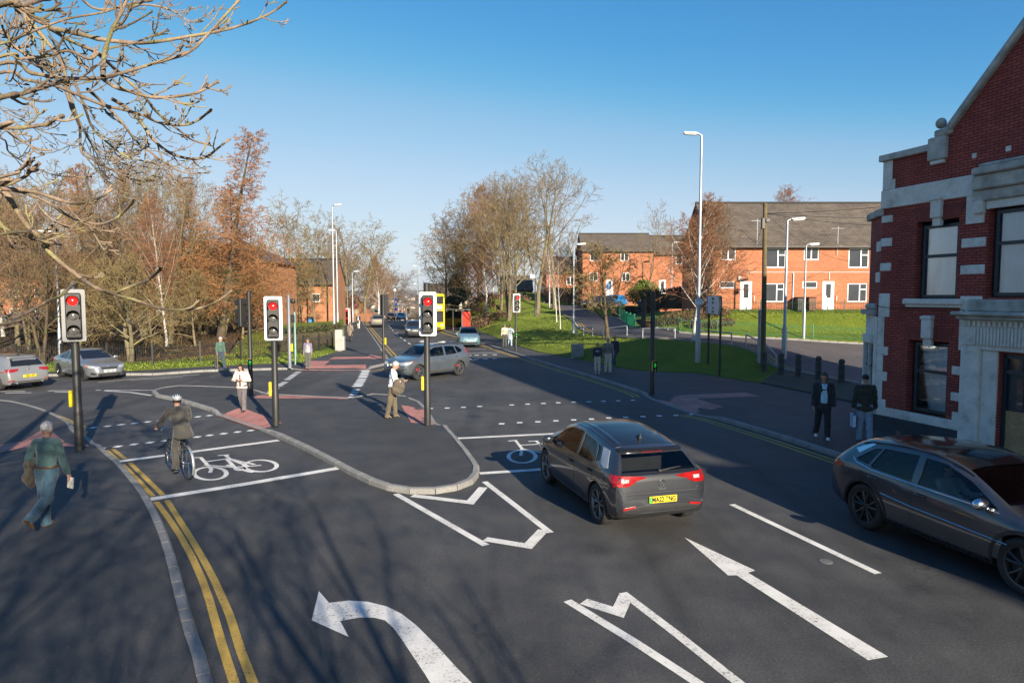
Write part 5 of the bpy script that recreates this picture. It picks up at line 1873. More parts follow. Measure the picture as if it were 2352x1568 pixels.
# flats on the left behind the trees
fx0, fx1 = V(413, 700, 68).x, V(613, 700, 68).x
house('brick_flats', 'brown brick block with blank sunlit wall behind the larch trees', (fx0, 68, .3), 0, fx1 - fx0, 9.5, 7.2, 9.6, [], [], M['brick_left'], M['tile_brown'], hip=True, ex=(.4, .4))
fl = []
for zf in (1.0, 3.4, 5.6):
 for xf in (.8, 2.6, 4.4):
  fl.append((xf, zf, 1.1, 1.2, dict(mull=(.55,))))
house('brick_flats', 'red brick flats with white windows deep in the wood', (fx0 - 6.5, 71, .3), 0, 6.3, 8.0, 7.4, 9.5, fl, [], M['brick'], M['tile_brown'], ex=(.3, 0))
fl2 = []
for zf in (1.0, 3.6):
 for xf in (1.0, 4.0, 7.0, 10.0):
  fl2.append((xf, zf, 1.2, 1.2, dict(mull=(.6,))))
house('brick_flats', 'long brick block behind the parked cars at the far left', (-66, 84, .3), rad(4), 14.0, 8.0, 6.4, 9.0, fl2, [], M['brick'], M['tile_brown'])
v = V(614, 700, 84)
house('brick_house', 'brown brick house with tiled roof right of the blank walled block', (v.x, 84, .3), rad(3), 8.0, 8.0, 5.3, 8.3, [(5.4, 3.0, 1.0, 1.0, {})], [], M['brick_left'], M['tile_brown'])
v = V(705, 720, 128)
house('brick_house', 'low red house behind the telephone kiosk', (v.x, 125, -.4), rad(-8), 8.6, 9.0, 2.4, 4.4, [(3, .8, 1.2, 1.1, {})], [], M['brick'], M['brick'])
# far houses down the hill
v = V(842, 700, 280)
house('far_house', 'small orange gabled house at the far left end of the road', (v.x, 280, land_z(0, 280)), rad(90), 8.0, 5.6, 7.3, 9.6, [], [], M['brick'], M['tile_brown'], ex=(.1, .1))
v = V(974, 690, 150)
house('stone_house', 'pale stone house with brown tiled roof behind the yellow bus', (v.x, 150, land_z(0, 150)), rad(2), 10, 8.0, 5.4, 8.0, [(1, 3.4, 1.2, 1.2, {}), (4, 3.4, 1.2, 1.2, {}), (7.4, 3.4, 1.4, 1.6, dict(mull=(.7,), bars=(.8,))), (7.4, .8, 1.4, 1.6, dict(mull=(.7,), bars=(.8,)))], [], M['sandstone'], M['tile_brown'])
# distant town as one mass
rng = random.Random(5)
tw = [MB(), MB()]
for i in range(520):
 Yd = 420 * (5.2 ** rng.random())
 px = rng.uniform(640, 1200)
 x = (px - 1176) / FOC * Yd
 z = land_z(x, Yd)
 if abs(x / Yd + .165) < .02 and Yd < 900: continue
 wv, dv, hv = rng.uniform(6, 22), rng.uniform(6, 9), rng.uniform(4.5, 7)
 a = rng.uniform(-.5, .5)
 R = Matrix.Rotation(a, 3, 'Z')
 k = tw[0] if rng.random() < .5 else tw[1]
 c = Vector((x, Yd, z))
 P = [R @ Vector(p) + c for p in ((-wv / 2, -dv / 2, -3), (wv / 2, -dv / 2, -3), (wv / 2, dv / 2, -3), (-wv / 2, dv / 2, -3), (-wv / 2, -dv / 2, hv), (wv / 2, -dv / 2, hv), (wv / 2, dv / 2, hv), (-wv / 2, dv / 2, hv), (-wv / 2, 0, hv + 2.5), (wv / 2, 0, hv + 2.5))]
 k.mat(0).add(P, [(0, 1, 5, 4), (1, 2, 6, 9, 5), (2, 3, 7, 6), (3, 0, 4, 8, 7)])
 k.mat(1).add(P, [(4, 5, 9, 8), (6, 7, 8, 9)])
M['far_wall'] = mat('far_house_walls', (.40, .33, .26), .9, 0, .4, .02)
M['far_brick'] = mat('far_house_brick', (.26, .12, .07), .9, 0, .4, .02)
M['far_roof'] = mat('far_house_roofs', (.12, .10, .09), .9, 0, .3, .02)
struct(tw[0].build('distant_town', [M['far_wall'], M['far_roof']]), 'stuff')
struct(tw[1].build('distant_rooftops', [M['far_brick'], M['far_roof']]), 'stuff')
# ------------------------------------------------------------------ red brick corner building
CB = thing('corner_building', 'dark red brick corner building with white stone bands and a gable', 'building', (10.7, 19.9, 0), math.atan2(-.955, .296))
HB = 9.8                            # facade length
UP, LO, BIG, DOOR = (1.16, 2.42, 3.93, 6.0), (1.03, 2.27, .80, 2.80), (3.2, 5.3, 3.98, 6.12), (3.66, 5.2, .14, 2.62)
b = MB()
gtop = [(0, 7.85), (HB, 7.85), (HB, 8.3), (5.9, 12.25), (2.0, 8.2), (1.95, 7.9)]
wall_holes(b, (0, 0, 0), (1, 0, 0), HB, 0, 7.85, [UP, LO, BIG, DOOR], (0, 1, 0), .24, gtop)
Q = Vector((-1.17, .76, 0))
wall_holes(b, Q, (-Q.x, -Q.y, 0), Q.length, 0, 6.5, [], (.5, .8, 0))
wall_holes(b, (Q.x, 10, 0), (0, -1, 0), 10 - Q.y, 0, 6.5, [], (1, 0, 0))
b.poly([(0, 0, 6.5), (0, 10, 6.5), (Q.x, 10, 6.5), (Q.x, Q.y, 6.5)])
wall_holes(b, (0, 10, 0), (0, -1, 0), 10, 0, 7.85, [], (1, 0, 0))
wall_holes(b, (HB, 10, 0), (-1, 0, 0), HB - Q.x, 0, 6.5, [], (0, -1, 0))
wall_holes(b, (HB, 0, 0), (0, 1, 0), 10, 0, 7.85, [], (-1, 0, 0))
b.build('wall', M['brick_red'], CB, None, True)
b = MB()
b.box((4.5, 5.3, 3.9), (8.2, 8.4, 7.6))
b.build('room', M['interior'], CB)
b = MB()   # roof behind the gable
b.add([(1.9, .25, 7.9), (5.9, .25, 12.1), (9.8, .25, 8.0), (1.9, 10, 7.9), (5.9, 10, 12.1), (9.8, 10, 8.0)], [(0, 3, 4, 1), (1, 4, 5, 2), (3, 5, 4), (0, 1, 2), (0, 2, 5, 3)])
b.build('roof', M['slate'], CB, None, True)
def stone(name, boxes, m=None, bev=.012):
 for (u0, u1, z0, z1, pr) in boxes:
  b = MB()
  b.box(((u0 + u1) / 2, -pr / 2 + .04, (z0 + z1) / 2), (u1 - u0, pr + .08, z1 - z0), bev=bev)
  b.build(name, m or M['stone'], CB)
# plinth, sill course, band, coping
b = MB()
b.box((1.35, -.02, .28), (2.85, .16, .56), bev=.01)
b.box((Q.x / 2 - .03, Q.y / 2 - .05, .28), (Q.length + .04, .16, .56), math.atan2(-Q.y, -Q.x), bev=.01)
b.build('plinth', M['plinth'], CB)
stone('sill_course', [(-.03, 2.74, .56, .80, .09)])
stone('string_course', [(-.04, 2.80, 6.50, 7.02, .05)])
stone('coping', [(-.10, 1.52, 7.84, 8.02, .12)], M['stone_dirty'])
stone('kneeler', [(1.50, 2.02, 7.56, 8.16, .13), (1.66, 2.14, 8.16, 8.34, .10)], M['stone_dirty'], .03)
stone('kneeler', [(1.56, 1.96, 7.46, 7.56, .09)], M['stone'], .02)
b = MB()
b.ell((1.80, -.02, 8.50), (.13, .13, .14), n=18, m=12)
b.build('ball_finial', M['stone_dirty'], CB, 180)
for (a, c) in (((1.98, 8.22), (5.9, 12.38)), ((9.9, 8.22), (5.9, 12.38))):
 b = MB()
 v0, v1 = Vector((a[0], 0, a[1])), Vector((c[0], 0, c[1]))
 d = (v1 - v0)
 sg = 1 if d.x > 0 else -1
 R = Matrix.Rotation(-math.atan2(d.z, d.x * sg) * sg, 3, 'Y')
 b.box((v0 + v1) / 2 + Vector((0, .05, 0)), (d.length, .38, .17), R=R, bev=.03)
 b.build('raking_coping', M['stone_dirty'], CB)
# quoins at the corner and beside the piers
zq = 1.0
k = 0
for (z0, z1, w) in ((.80, 1.02, .34), (1.02, 1.55, .20), (1.55, 1.82, .36), (1.82, 2.30, .20), (2.30, 2.55, .36), (2.55, 3.40, .20), (3.40, 4.08, .36), (4.72, 4.95, .36), (5.42, 5.66, .36), (6.1, 6.3, .36)):
 stone('quoin', [(-.02, w, z0 + .002, z1 - .002, .02)])
stone('quoin', [(-.02, .30, 7.03, 7.84, .03), (.30, .40, 7.03, 7.30, .02)])
for (z0, z1) in ((1.30, 1.52), (1.98, 2.20), (4.55, 4.78), (5.22, 5.45)):
 stone('quoin', [(2.40 if z0 < 3 else 2.52, 2.86 if z0 < 3 else 3.16, z0, z1, .025)])
stone('quoin', [(2.46, 2.72, .80, 1.02, .03)])
stone('stone_pier', [(2.56, 3.14, 2.62, 4.0, .03), (2.62, 3.10, 5.80, 6.50, .04)])
# entablature over the big window
stone('entablature', [(2.80, 6.2, 6.32, 6.60, .10), (2.86, 6.2, 6.60, 6.95, .20), (2.92, 6.2, 6.95, 7.13, .30), (3.04, 6.2, 7.13, 7.22, .22)], M['stone_dirty'], .03)
stone('entablature', [(3.14, 6.0, 6.12, 6.32, .03)])
stone('console', [(2.86, 3.12, 6.02, 6.34, .14)], None, .03)
# keystones and brick arches
for (uc, zt_, zb_) in ((1.80, 6.62, 6.05), (1.66, 3.48, 2.86)):
 b = MB()
 b.box((uc, -.035, (zt_ + zb_) / 2), (.30, .17, zt_ - zb_), bev=.02, taper=1.0)
 b.box((uc, -.065, zt_ - .06), (.34, .18, .10), bev=.02)
 b.box((uc, .0, zb_ - .10), (.24, .12, .20), bev=.01)
 b.build('keystone', M['stone'], CB)
 for sd in (-1, 1):
  b = MB()
  u0, u1 = uc + sd * .152, uc + sd * .64
  zl = zb_ - .02
  b.add([(u0, -.012, zl), (u1, -.012, zl), (u1 + sd * .14, -.012, zl + .34), (u0, -.012, zl + .34), (u0, .02, zl), (u1, .02, zl), (u1 + sd * .14, .02, zl + .34), (u0, .02, zl + .34)], [(0, 1, 2, 3), (0, 4, 5, 1), (1, 5, 6, 2), (2, 6, 7, 3), (3, 7, 4, 0)] if sd > 0 else [(3, 2, 1, 0), (1, 5, 4, 0), (2, 6, 5, 1), (3, 7, 6, 2), (0, 4, 7, 3)])
  b.build('brick_arch', M['soldier_brick'], CB, None, True)
stone('window_sill', [(.96, 2.60, 3.70, 3.78, .10), (.92, 2.64, 3.78, 3.93, .16)], M['stone'], .02)
# windows
def navy(u0, z0, w, h, tr, back=M['curtain']):
 return win(CB, u0, z0, w, h, .19, M['frame_navy'], M['clear_pane'], (tr,), .085, back)
navy(1.24, 3.95, 1.10, 1.95, 1.12)
navy(1.12, .84, 1.08, 1.90, 1.12)
navy(3.28, 4.0, 1.96, 2.08, 1.28)
# doorway
stone('door_pilaster', [(2.72, 3.22, .12, 2.78, .14), (3.22, 3.62, .12, 2.68, .05)], None, .02)
stone('door_lintel', [(2.80, 6.0, 2.68, 2.80, .12)])
fr = MB()
fr.box((4.4, -.06, 3.02), (3.3, .2, .44))
for i in range(34):
 fr.box((3.12 + i * .085, -.175, 3.02), (.045, .03, .42))
fr.build('fluted_frieze', M['stone'], CB)
de = MB()
de.box((4.4, -.08, 3.33), (3.36, .16, .16))
for i in range(22):
 de.box((2.98 + i * .13, -.19, 3.33), (.065, .06, .10))
de.build('dentil_course', M['stone'], CB)
stone('door_cornice', [(2.70, 6.0, 3.42, 3.52, .34), (2.62, 6.0, 3.52, 3.62, .44), (2.80, 6.0, 3.62, 3.92, .10)], M['stone_dirty'], .03)
b = MB()
b.box((3.70, .16, 1.36), (.09, .12, 2.5))
b.box((4.42, .16, 2.18), (1.46, .12, .10))
b.box((4.42, .16, 2.56), (1.46, .12, .10))
b.box((4.42, .20, 1.12), (1.44, .05, 2.05))
b.box((4.12, .155, 2.37), (.05, .10, .30))
dr = b.build('door', M['frame_navy'], CB)
b = MB()
b.box((4.05, .168, 1.66), (.16, .02, .72))
b.build('door_pane', M['house_glass'], dr)
b = MB()
b.box((4.35, .155, .72), (1.25, .03, 1.05))
b.build('boarding', M['osb'], dr)
b = MB()
b.box((4.42, .17, 2.37), (1.36, .015, .30))
b.build('fanlight', M['house_glass'], CB)
# small white vents in the gable
stone('vent', [(2.70, 2.82, 7.42, 7.55, .02), (3.55, 3.68, 7.42, 7.55, .02)])
# cable across the wall
b = MB()
b.tube(smooth3([(-.1, -.03, 3.72), (.5, -.03, 3.66), (1.6, -.03, 3.66), (2.5, -.03, 3.66), (2.72, -.06, 3.60), (2.74, -.06, 3.2), (2.84, -.16, 3.05)], 4), .010, 5)
b.build('cable', M['gutter'], CB, 60)
b = MB()
b.tube([(2.70, -.08, 1.25), (2.70, -.08, .85), (2.74, -.10, .6), (2.70, -.1, .35)], .009, 5)
b.build('cable', M['gutter'], CB, 60)
# canted ground floor bay on the corner face
bd = Vector((-Q.x, -Q.y, 0)).normalized()
bn = Vector((bd.y, -bd.x, 0))
ba = math.atan2(bd.y, bd.x)
def bay(name, s0, s1, z0, z1, pr, m=None, bev=.012):
 c = Q + bd * ((s0 + s1) / 2) + bn * (pr / 2 - .03)
 b = MB()
 b.box((c.x, c.y, (z0 + z1) / 2), (s1 - s0, pr + .06, z1 - z0), ba, bev=bev)
 b.build(name, m or M['stone'], CB)
bay('bay_pier', 1.02, 1.36, .56, 3.4, .05)
bay('bay_pier', .62, .70, 1.15, 2.6, .10)
bay('bay_pier', .02, .14, .56, 2.6, .12)
bay('bay_sill', .02, 1.05, .56, 1.15, .08)
bay('bay_lintel', -.02, 1.05, 2.6, 2.85, .14)
bay('bay_panel', .02, 1.05, 2.85, 3.45, .06)
bay('bay_cornice', -.06, 1.14, 3.45, 3.60, .20, M['stone_dirty'])
bay('bay_cornice', .0, 1.08, 3.60, 3.78, .10, M['stone_dirty'], .05)
bay('bay_window', .14, .62, 1.15, 2.6, .02, M['house_glass'])
bay('bay_window', .70, 1.02, 1.15, 2.6, .02, M['house_glass'])
bay('bay_transom', .14, 1.02, 1.88, 1.95, .05, M['frame_navy'])
bay('quoin', .90, 1.36, 4.4, 4.7, .03)
bay('quoin', .90, 1.36, 5.3, 5.6, .03)
bay('cornice', -.1, 1.42, 6.3, 6.52, .12, M['stone_dirty'], .03)
# tall neighbours beyond the frame along the same street
for (u0, u1, h, lb, D_) in ((10.0, 37.0, 13.0, 'tall plain red brick hall next along the street', 14), (42.6, 62.0, 15.0, 'taller red brick block farther along the street', 14)):
 o = thing('brick_block', lb, 'building', Vector((10.7, 19.9, 0)) + Vector((.296, -.955, 0)) * u0, math.atan2(-.955, .296))
 b = MB()
 L_ = u1 - u0
 hs = [(1.2 + i * 3.0, 2.6 + i * 3.0, z, z + 1.8) for i in range(int(L_ / 3) - 0) for z in (1.2, 4.6, 8.0)]
 wall_holes(b, (0, 0, 0), (1, 0, 0), L_, 0, h, [q for q in hs if q[1] < L_ - .3], (0, 1, 0), .2)
 wall_holes(b, (L_, 0, 0), (0, 1, 0), D_, 0, h, [], (-1, 0, 0))
 wall_holes(b, (0, D_, 0), (0, -1, 0), D_, 0, h, [], (1, 0, 0))
 wall_holes(b, (L_, D_, 0), (-1, 0, 0), L_, 0, h, [], (0, -1, 0))
 b.poly([(0, 0, h - .3), (L_, 0, h - .3), (L_, D_, h - .3), (0, D_, h - .3)])
 b.build('wall', M['brick_red'], o, None, True)
 g = MB()
 g.box((L_ / 2, D_ / 2 + .2, h / 2), (L_ - .4, D_ - .5, h - 1))
 g.build('glazing', M['house_glass'], o)
 g = MB()
 g.box((L_ / 2, 0, h + .05), (L_ + .1, .4, .14))
 g.build('coping', M['stone_dirty'], o)
# ------------------------------------------------------------------ trees
def bark(name, a, b, c=None, sc=3.0, rough=.9):
 g = NT(name)
 n1 = g.noise(sc, 5, .65)
 n2 = g.noise(sc * 9, 3, .6)
 col = g.mix(a, b, g.ramp(n1, [(.35, 0.0), (.65, 1.0)]))
 if c is not None:
  col = g.mix(col, c, g.ramp(g.noise(sc * .7, 4, .7), [(.52, 0.0), (.62, .9)]))
 g.col(g.mix(col, g.ramp(n2, [(.3, .7), (.7, 1.2)]), 1.0, 'MULTIPLY'))
 g.rough(rough)
 g.b.inputs['Specular IOR Level'].default_value = .2
 g.bump(n2, .4, .02)
 return g.m
M['bark_ash'] = bark('ash_bark', (.14, .115, .075), (.21, .175, .115), (.19, .17, .045))
M['bark_dark'] = bark('dark_bark', (.07, .052, .036), (.12, .09, .06), (.08, .085, .03))
M['twig_ash'] = bark('ash_twigs', (.175, .125, .065), (.25, .18, .095), None, 1.0)
M['twig_olive'] = bark('olive_twigs', (.17, .125, .055), (.25, .185, .085), None, 1.0)
M['twig_red'] = bark('reddish_twigs', (.22, .105, .058), (.32, .16, .085), None, 1.0)
M['twig_larch'] = bark('larch_twigs', (.30, .14, .06), (.40, .20, .085), None, 1.0)
M['twig_dark'] = bark('brown_twigs', (.15, .095, .055), (.23, .15, .085), None, 1.0)
def birch_bark():
 g = NT('birch_bark')
 mp = g.n('Mapping')
 mp.inputs['Scale'].default_value = (1, 1, 5)
 g.L.new(g.tc.outputs['Object'], mp.inputs['Vector'])
 n = g.noise(2.2, 4, .7, mp.outputs['Vector'])
 g.col(g.mix((.50, .465, .41), (.06, .05, .045), g.ramp(n, [(.60, 0.0), (.68, 1.0)])))
 g.rough(.75)
 return g.m
M['bark_birch'] = birch_bark()
def tubes_np(polys, sides):
 """polys: list of (pts[n,3], r[n]); returns verts, quads"""
 V_, Q_ = [], []
 base = 0
 groups = {}
 for p, r in polys:
  groups.setdefault(len(p), []).append((p, r))
 for n, l in groups.items():
  P = np.array([a for a, _ in l])
  R = np.array([b for _, b in l])
  T = np.empty_like(P)
  T[:, 1:-1] = P[:, 2:] - P[:, :-2]
  T[:, 0] = P[:, 1] - P[:, 0]
  T[:, -1] = P[:, -1] - P[:, -2]
  T /= np.linalg.norm(T, axis=2, keepdims=True) + 1e-9
  m = T.mean(1)
  ref = np.where((np.abs(m[:, 2]) > .8)[:, None], np.array([1., .1, 0]), np.array([.05, .1, 1.]))
  U = np.cross(T, ref[:, None, :])
  U /= np.linalg.norm(U, axis=2, keepdims=True) + 1e-9
  Wv = np.cross(T, U)
  a = 2 * np.pi * np.arange(sides) / sides
  ring = P[:, :, None, :] + R[:, :, None, None] * (U[:, :, None, :] * np.cos(a)[None, None, :, None] + Wv[:, :, None, :] * np.sin(a)[None, None, :, None])
  B = len(l)
  V_.append(ring.reshape(-1, 3))
  idx = base + np.arange(B * n * sides).reshape(B, n, sides)
  q = np.stack([idx[:, :-1], np.roll(idx[:, :-1], -1, 2), np.roll(idx[:, 1:], -1, 2), idx[:, 1:]], -1)
  Q_.append(q.reshape(-1, 4))
  base += B * n * sides
 return np.concatenate(V_), np.concatenate(Q_)
def grow(seed, H_, r0, spec):
 """polylines per level of a bare tree standing at the origin"""
 rg = np.random.default_rng(seed)
 out = [[], [], [], [], [], []]
 nl = len(spec['n'])
 def branch(p, d, L, r, lev):
  ns = (10, 7, 5, 4, 3, 3)[lev]
  pts, rs = [p.copy()], [r]
  d = d / np.linalg.norm(d)
  up = spec['up'][min(lev, len(spec['up']) - 1)]
  wob = spec['wob'][min(lev, len(spec['wob']) - 1)]
  tip = spec.get('tip', .25) if lev else spec.get('tip0', .15)
  for i in range(ns):
   d = d + rg.normal(0, wob, 3) + np.array([0, 0, up * (1 if spec.get('lift', 0) == 0 else (i / ns * 2 - spec['lift']))])
   d /= np.linalg.norm(d)
   p = p + d * L / ns
   pts.append(p.copy())
   rs.append(max(spec['rmin'], r * (1 - (1 - tip) * (i + 1) / ns)))
  P = np.array(pts)
  out[lev].append((P, np.array(rs)))
  if lev + 1 >= nl + 1: return
  n = spec['n'][lev]
  a0, a1 = spec['from'][min(lev, len(spec['from']) - 1)], 1.0
  n = max(1, int(round(n * (.75 + .5 * rg.random())))) if lev else n
  for k in range(n):
   t = a0 + (a1 - a0) * (k + rg.random()) / n
   x = t * ns
   i = min(ns - 1, int(x))
   q = P[i] + (P[i + 1] - P[i]) * (x - i)
   dd = P[i + 1] - P[i]
   dd /= np.linalg.norm(dd)
   phi = k * 2.399 + rg.random() * .9
   u = np.cross(dd, [0.3, .2, 1.0] if abs(dd[2]) < .9 else [1., 0, 0])
   u /= np.linalg.norm(u)
   w = np.cross(dd, u)
   ang = math.radians(spec['ang'][min(lev, len(spec['ang']) - 1)] * (.75 + .5 * rg.random()))
   if lev == 0 and 'ang_top' in spec:
    ang = math.radians(spec['ang'][0] + (spec['ang_top'] - spec['ang'][0]) * (t - a0) / (1 - a0) + rg.normal(0, 6))
   nd = dd * math.cos(ang) + (u * math.cos(phi) + w * math.sin(phi)) * math.sin(ang)
   Lk = spec['len'][min(lev, len(spec['len']) - 1)]
   if lev == 0:
    f = spec['prof']((t - a0) / (1 - a0))
    LL = H_ * Lk * f * (.8 + .4 * rg.random())
   else:
    LL = L * Lk * (.65 + .7 * rg.random()) * (1.1 - .5 * t)
   rr = max(spec['rmin'], r * (1 - (1 - tip) * t) * spec['rr'][min(lev, len(spec['rr']) - 1)])
   branch(q, nd, LL, rr, lev + 1)
 for s in range(spec.get('stems', 1)):
  lean = rg.normal(0, spec.get('lean', .04), 3)
  lean[2] = 1
  if spec.get('stems', 1) > 1:
   a = 2 * math.pi * s / spec['stems'] + rg.random()
   lean[:2] = np.array([math.cos(a), math.sin(a)]) * spec.get('spread', .15)
  branch(np.array([0, 0, -.15]), lean, H_ * spec.get('trunk', .9), r0, 0)
 return out
S_ASH = dict(n=(11, 6, 5, 4), **{'from': (.22, .25, .2, .15)}, up=(.03, .16, .10, .06, .04), wob=(.05, .10, .15, .2, .2), ang=(56, 44, 46, 45), ang_top=30, len=(.47, .52, .52, .5), rr=(.50, .55, .55, .6), prof=lambda t: 1.15 - .75 * t, rmin=.012, tip=.3, tip0=.2, trunk=.86)
S_BUSH = dict(n=(14, 7, 6, 4), **{'from': (.25, .2, .15, .1)}, up=(.02, .05, .02, .0, .0), wob=(.06, .14, .2, .25, .3), ang=(62, 50, 52, 55), ang_top=25, len=(.48, .50, .52, .5), rr=(.55, .55, .55, .6), prof=lambda t: 1.0 - .5 * t, rmin=.0125, tip=.3, trunk=.72)
S_DOME = dict(n=(12, 7, 5, 4), **{'from': (.16, .2, .15, .1)}, up=(.02, .10, .05, .02, .0), wob=(.06, .10, .16, .2, .25), ang=(58, 44, 46, 50), ang_top=20, len=(.50, .50, .52, .52), rr=(.52, .55, .55, .6), prof=lambda t: 1.05 - .45 * t, rmin=.016, tip=.3, trunk=.82)
S_LARCH = dict(n=(84, 13, 7), **{'from': (.16, .12, .1)}, up=(.0, .05, -.03, -.02), wob=(.012, .06, .12, .2), ang=(92, 62, 55), ang_top=58, len=(.25, .36, .46), rr=(.16, .5, .6), prof=lambda t: (1.06 - t) ** .6 * (.8 + .2 * math.sin(7 * t)), rmin=.012, tip=.3, tip0=.08, trunk=1.0)
S_BIRCH = dict(n=(26, 9, 7, 4), **{'from': (.25, .15, .1, .1)}, up=(.01, .07, -.02, -.06, -.08), wob=(.035, .07, .12, .15, .2), ang=(42, 38, 40, 45), ang_top=20, len=(.36, .46, .5, .5), rr=(.32, .5, .6, .6), prof=lambda t: 1.15 - .85 * t, rmin=.0085, tip=.3, tip0=.1, trunk=.95)
S_THIN = dict(n=(18, 6, 4), **{'from': (.4, .2, .1)}, up=(.01, .06, .0, -.04), wob=(.03, .08, .12, .2), ang=(35, 38, 40), ang_top=20, len=(.28, .45, .5), rr=(.30, .5, .6), prof=lambda t: 1.1 - .7 * t, rmin=.006, tip=.3, tip0=.12, trunk=.96)
PROTO = {}
def tree_proto(key, seed, H_, r0, spec, bk, tw, split=2):
 lv = grow(seed, H_, r0, spec)
 tr = [(p, r) for p, r in lv[0]] + ([x for x in lv[1]] if split > 1 else [])
 # flared foot
 for p, r in lv[0]:
  r[0] *= 1.35
  r[1] *= 1.05
 v1, q1 = tubes_np(lv[0], 9)
 if split > 1:
  v2, q2 = tubes_np(lv[1], 6)
  q1 = np.concatenate([q1, q2 + len(v1)])
  v1 = np.concatenate([v1, v2])
 a = np_mesh('trunk', v1, q1, M[bk])
 rest = [x for l in lv[split:] for x in l]
 v, q = tubes_np(rest, 3)
 c = np_mesh('crown', v, q, M[tw])
 PROTO[key] = (a, c, H_)
tree_proto('ash', 3, 15, .24, S_ASH, 'bark_ash', 'twig_ash')
tree_proto('ash_b', 11, 15, .21, S_ASH, 'bark_ash', 'twig_ash')
tree_proto('ash_many', 21, 14, .17, dict(S_ASH, stems=3, spread=.16), 'bark_ash', 'twig_ash')
tree_proto('olive', 5, 8, .17, dict(S_BUSH, stems=2, spread=.22), 'bark_ash', 'twig_olive')
tree_proto('olive_b', 15, 9, .16, S_BUSH, 'bark_ash', 'twig_olive')
tree_proto('round', 7, 7, .13, S_BUSH, 'bark_dark', 'twig_olive')
tree_proto('dome', 9, 13, .22, S_DOME, 'bark_ash', 'twig_ash')
tree_proto('dome_b', 19, 13, .20, dict(S_DOME, stems=2, spread=.2), 'bark_dark', 'twig_dark')
tree_proto('dome_c', 29, 13, .20, S_DOME, 'bark_ash', 'twig_olive')
tree_proto('larch', 13, 17, .22, S_LARCH, 'bark_dark', 'twig_larch', 1)
tree_proto('larch_b', 23, 15, .2, S_LARCH, 'bark_dark', 'twig_larch', 1)
tree_proto('birch', 17, 9, .12, dict(S_BIRCH, stems=1), 'bark_birch', 'twig_red')
tree_proto('birch_tall', 27, 15, .16, S_BIRCH, 'bark_birch', 'twig_red')
tree_proto('thin', 31, 8, .055, S_THIN, 'bark_birch', 'twig_red')
def tree(name, key, base, h, rz, label, group=None, wide=1.0):
 a, c, H_ = PROTO[key]
 t = thing(name, label, 'tree', base, rz, group)
 k = h / H_
 t.scale = (k * wide, k * wide, k)
 link_mesh('trunk', a, t)
 link_mesh('crown', c, t)
 return t
def tree_px(name, key, px, py, D, topy, rz, label, group=None, wide=1.0, z=None):
 v = V(px, py, D)
 zb = v.z if z is None else z
 zt = CAM_H + ray(px, topy - 14).z / ray(px, topy - 14).y * D
 return tree(name, key, (v.x, v.y, zb - .05), zt - zb, rz, label, group, wide)
def tr_r(name, key, px, py, D, topy, rz, label, wide=1.0):
 v = VH(px, py, D)
 return tree_px(name, key, px, py, D, topy, rz, label, 'bare trees on the grass bank', wide, v.z)
# right bank
tr_r('bare_tree', 'ash', 1233, 728, 72, 392, .4, 'tallest bare tree on the grass bank, mossy trunk with a lamp beside it')
tr_r('bare_tree', 'ash_b', 1274, 720, 80, 402, 1.9, 'tall bare tree just right of the tallest, branches leaning over the side road', 1.1)
tr_r('bare_tree', 'ash_many', 1169, 734, 70, 430, 2.6, 'forked bare tree left of the small signal on the bank')
tr_r('young_birch', 'thin', 1279, 737, 63, 590, .3, 'left one of two thin white stemmed saplings on the bank', 1.2)
tr_r('young_birch', 'thin', 1287, 748, 58, 600, 2.0, 'right one of two thin white stemmed saplings on the bank', 1.2)
tr_r('birch_tree', 'birch', 1593, 779, 41.5, 478, .9, 'white trunked birch with red brown twigs beside the tall lamp', 1.15)
tr_r('small_tree', 'round', 1396, 773, 46, 545, .2, 'small round crowned tree at the path with a blue rag in it', 1.15)
tr_r('bare_tree', 'ash_b', 1488, 684, 72, 495, 4.0, 'bare tree in front of the lower joined house', .8)
tr_r('bare_tree', 'dome_b', 1630, 690, 49.5, 492, 1.2, 'brown twigged tree against the left gable of the terrace', .75)
for i, (px, D, ty, key, lb, wd) in enumerate(((1132, 92, 437, 'birch_tall', 'narrow pointed tree topping the dense clump on the bank', .9), (1102, 98, 470, 'dome_b', 'brown bushy tree left of the pointed one in the clump', .9), (1066, 100, 492, 'dome', 'wide bare tree in the middle of the clump behind the shelter', 1.0), (1034, 104, 522, 'dome_b', 'leftmost dark tree of the clump, leaning over the main road', 1.05), (1152, 84, 458, 'ash_many', 'slender tree rising between the clump and the forked tree', .8), (1118, 84, 560, 'birch', 'white trunked birch within the dense clump', 1.3), (1080, 86, 560, 'olive_b', 'low bushy tree at the foot of the clump', 1.2), (1185, 96, 470, 'dome', 'tree behind the forked tree on the crest of the bank', .9), (1205, 104, 520, 'dome_c', 'olive tinted tree behind the tallest bare tree', .9), (1310, 96, 560, 'dome_b', 'dark tree beside the gable of the farther brick house', .7), (1270, 118, 560, 'dome', 'far tree closing the end of the side road', .8))):
 tr_r('bare_tree' if key != 'birch' else 'birch_tree', key, px, 700, D, ty, i * 1.3, lb, wd)
v = V(1832, 470, 84)
tree('bare_tree', 'birch_tall', (v.x, 84, 3), 13.8, 1.0, 'tree top showing above the terrace roof', None, 1.2)
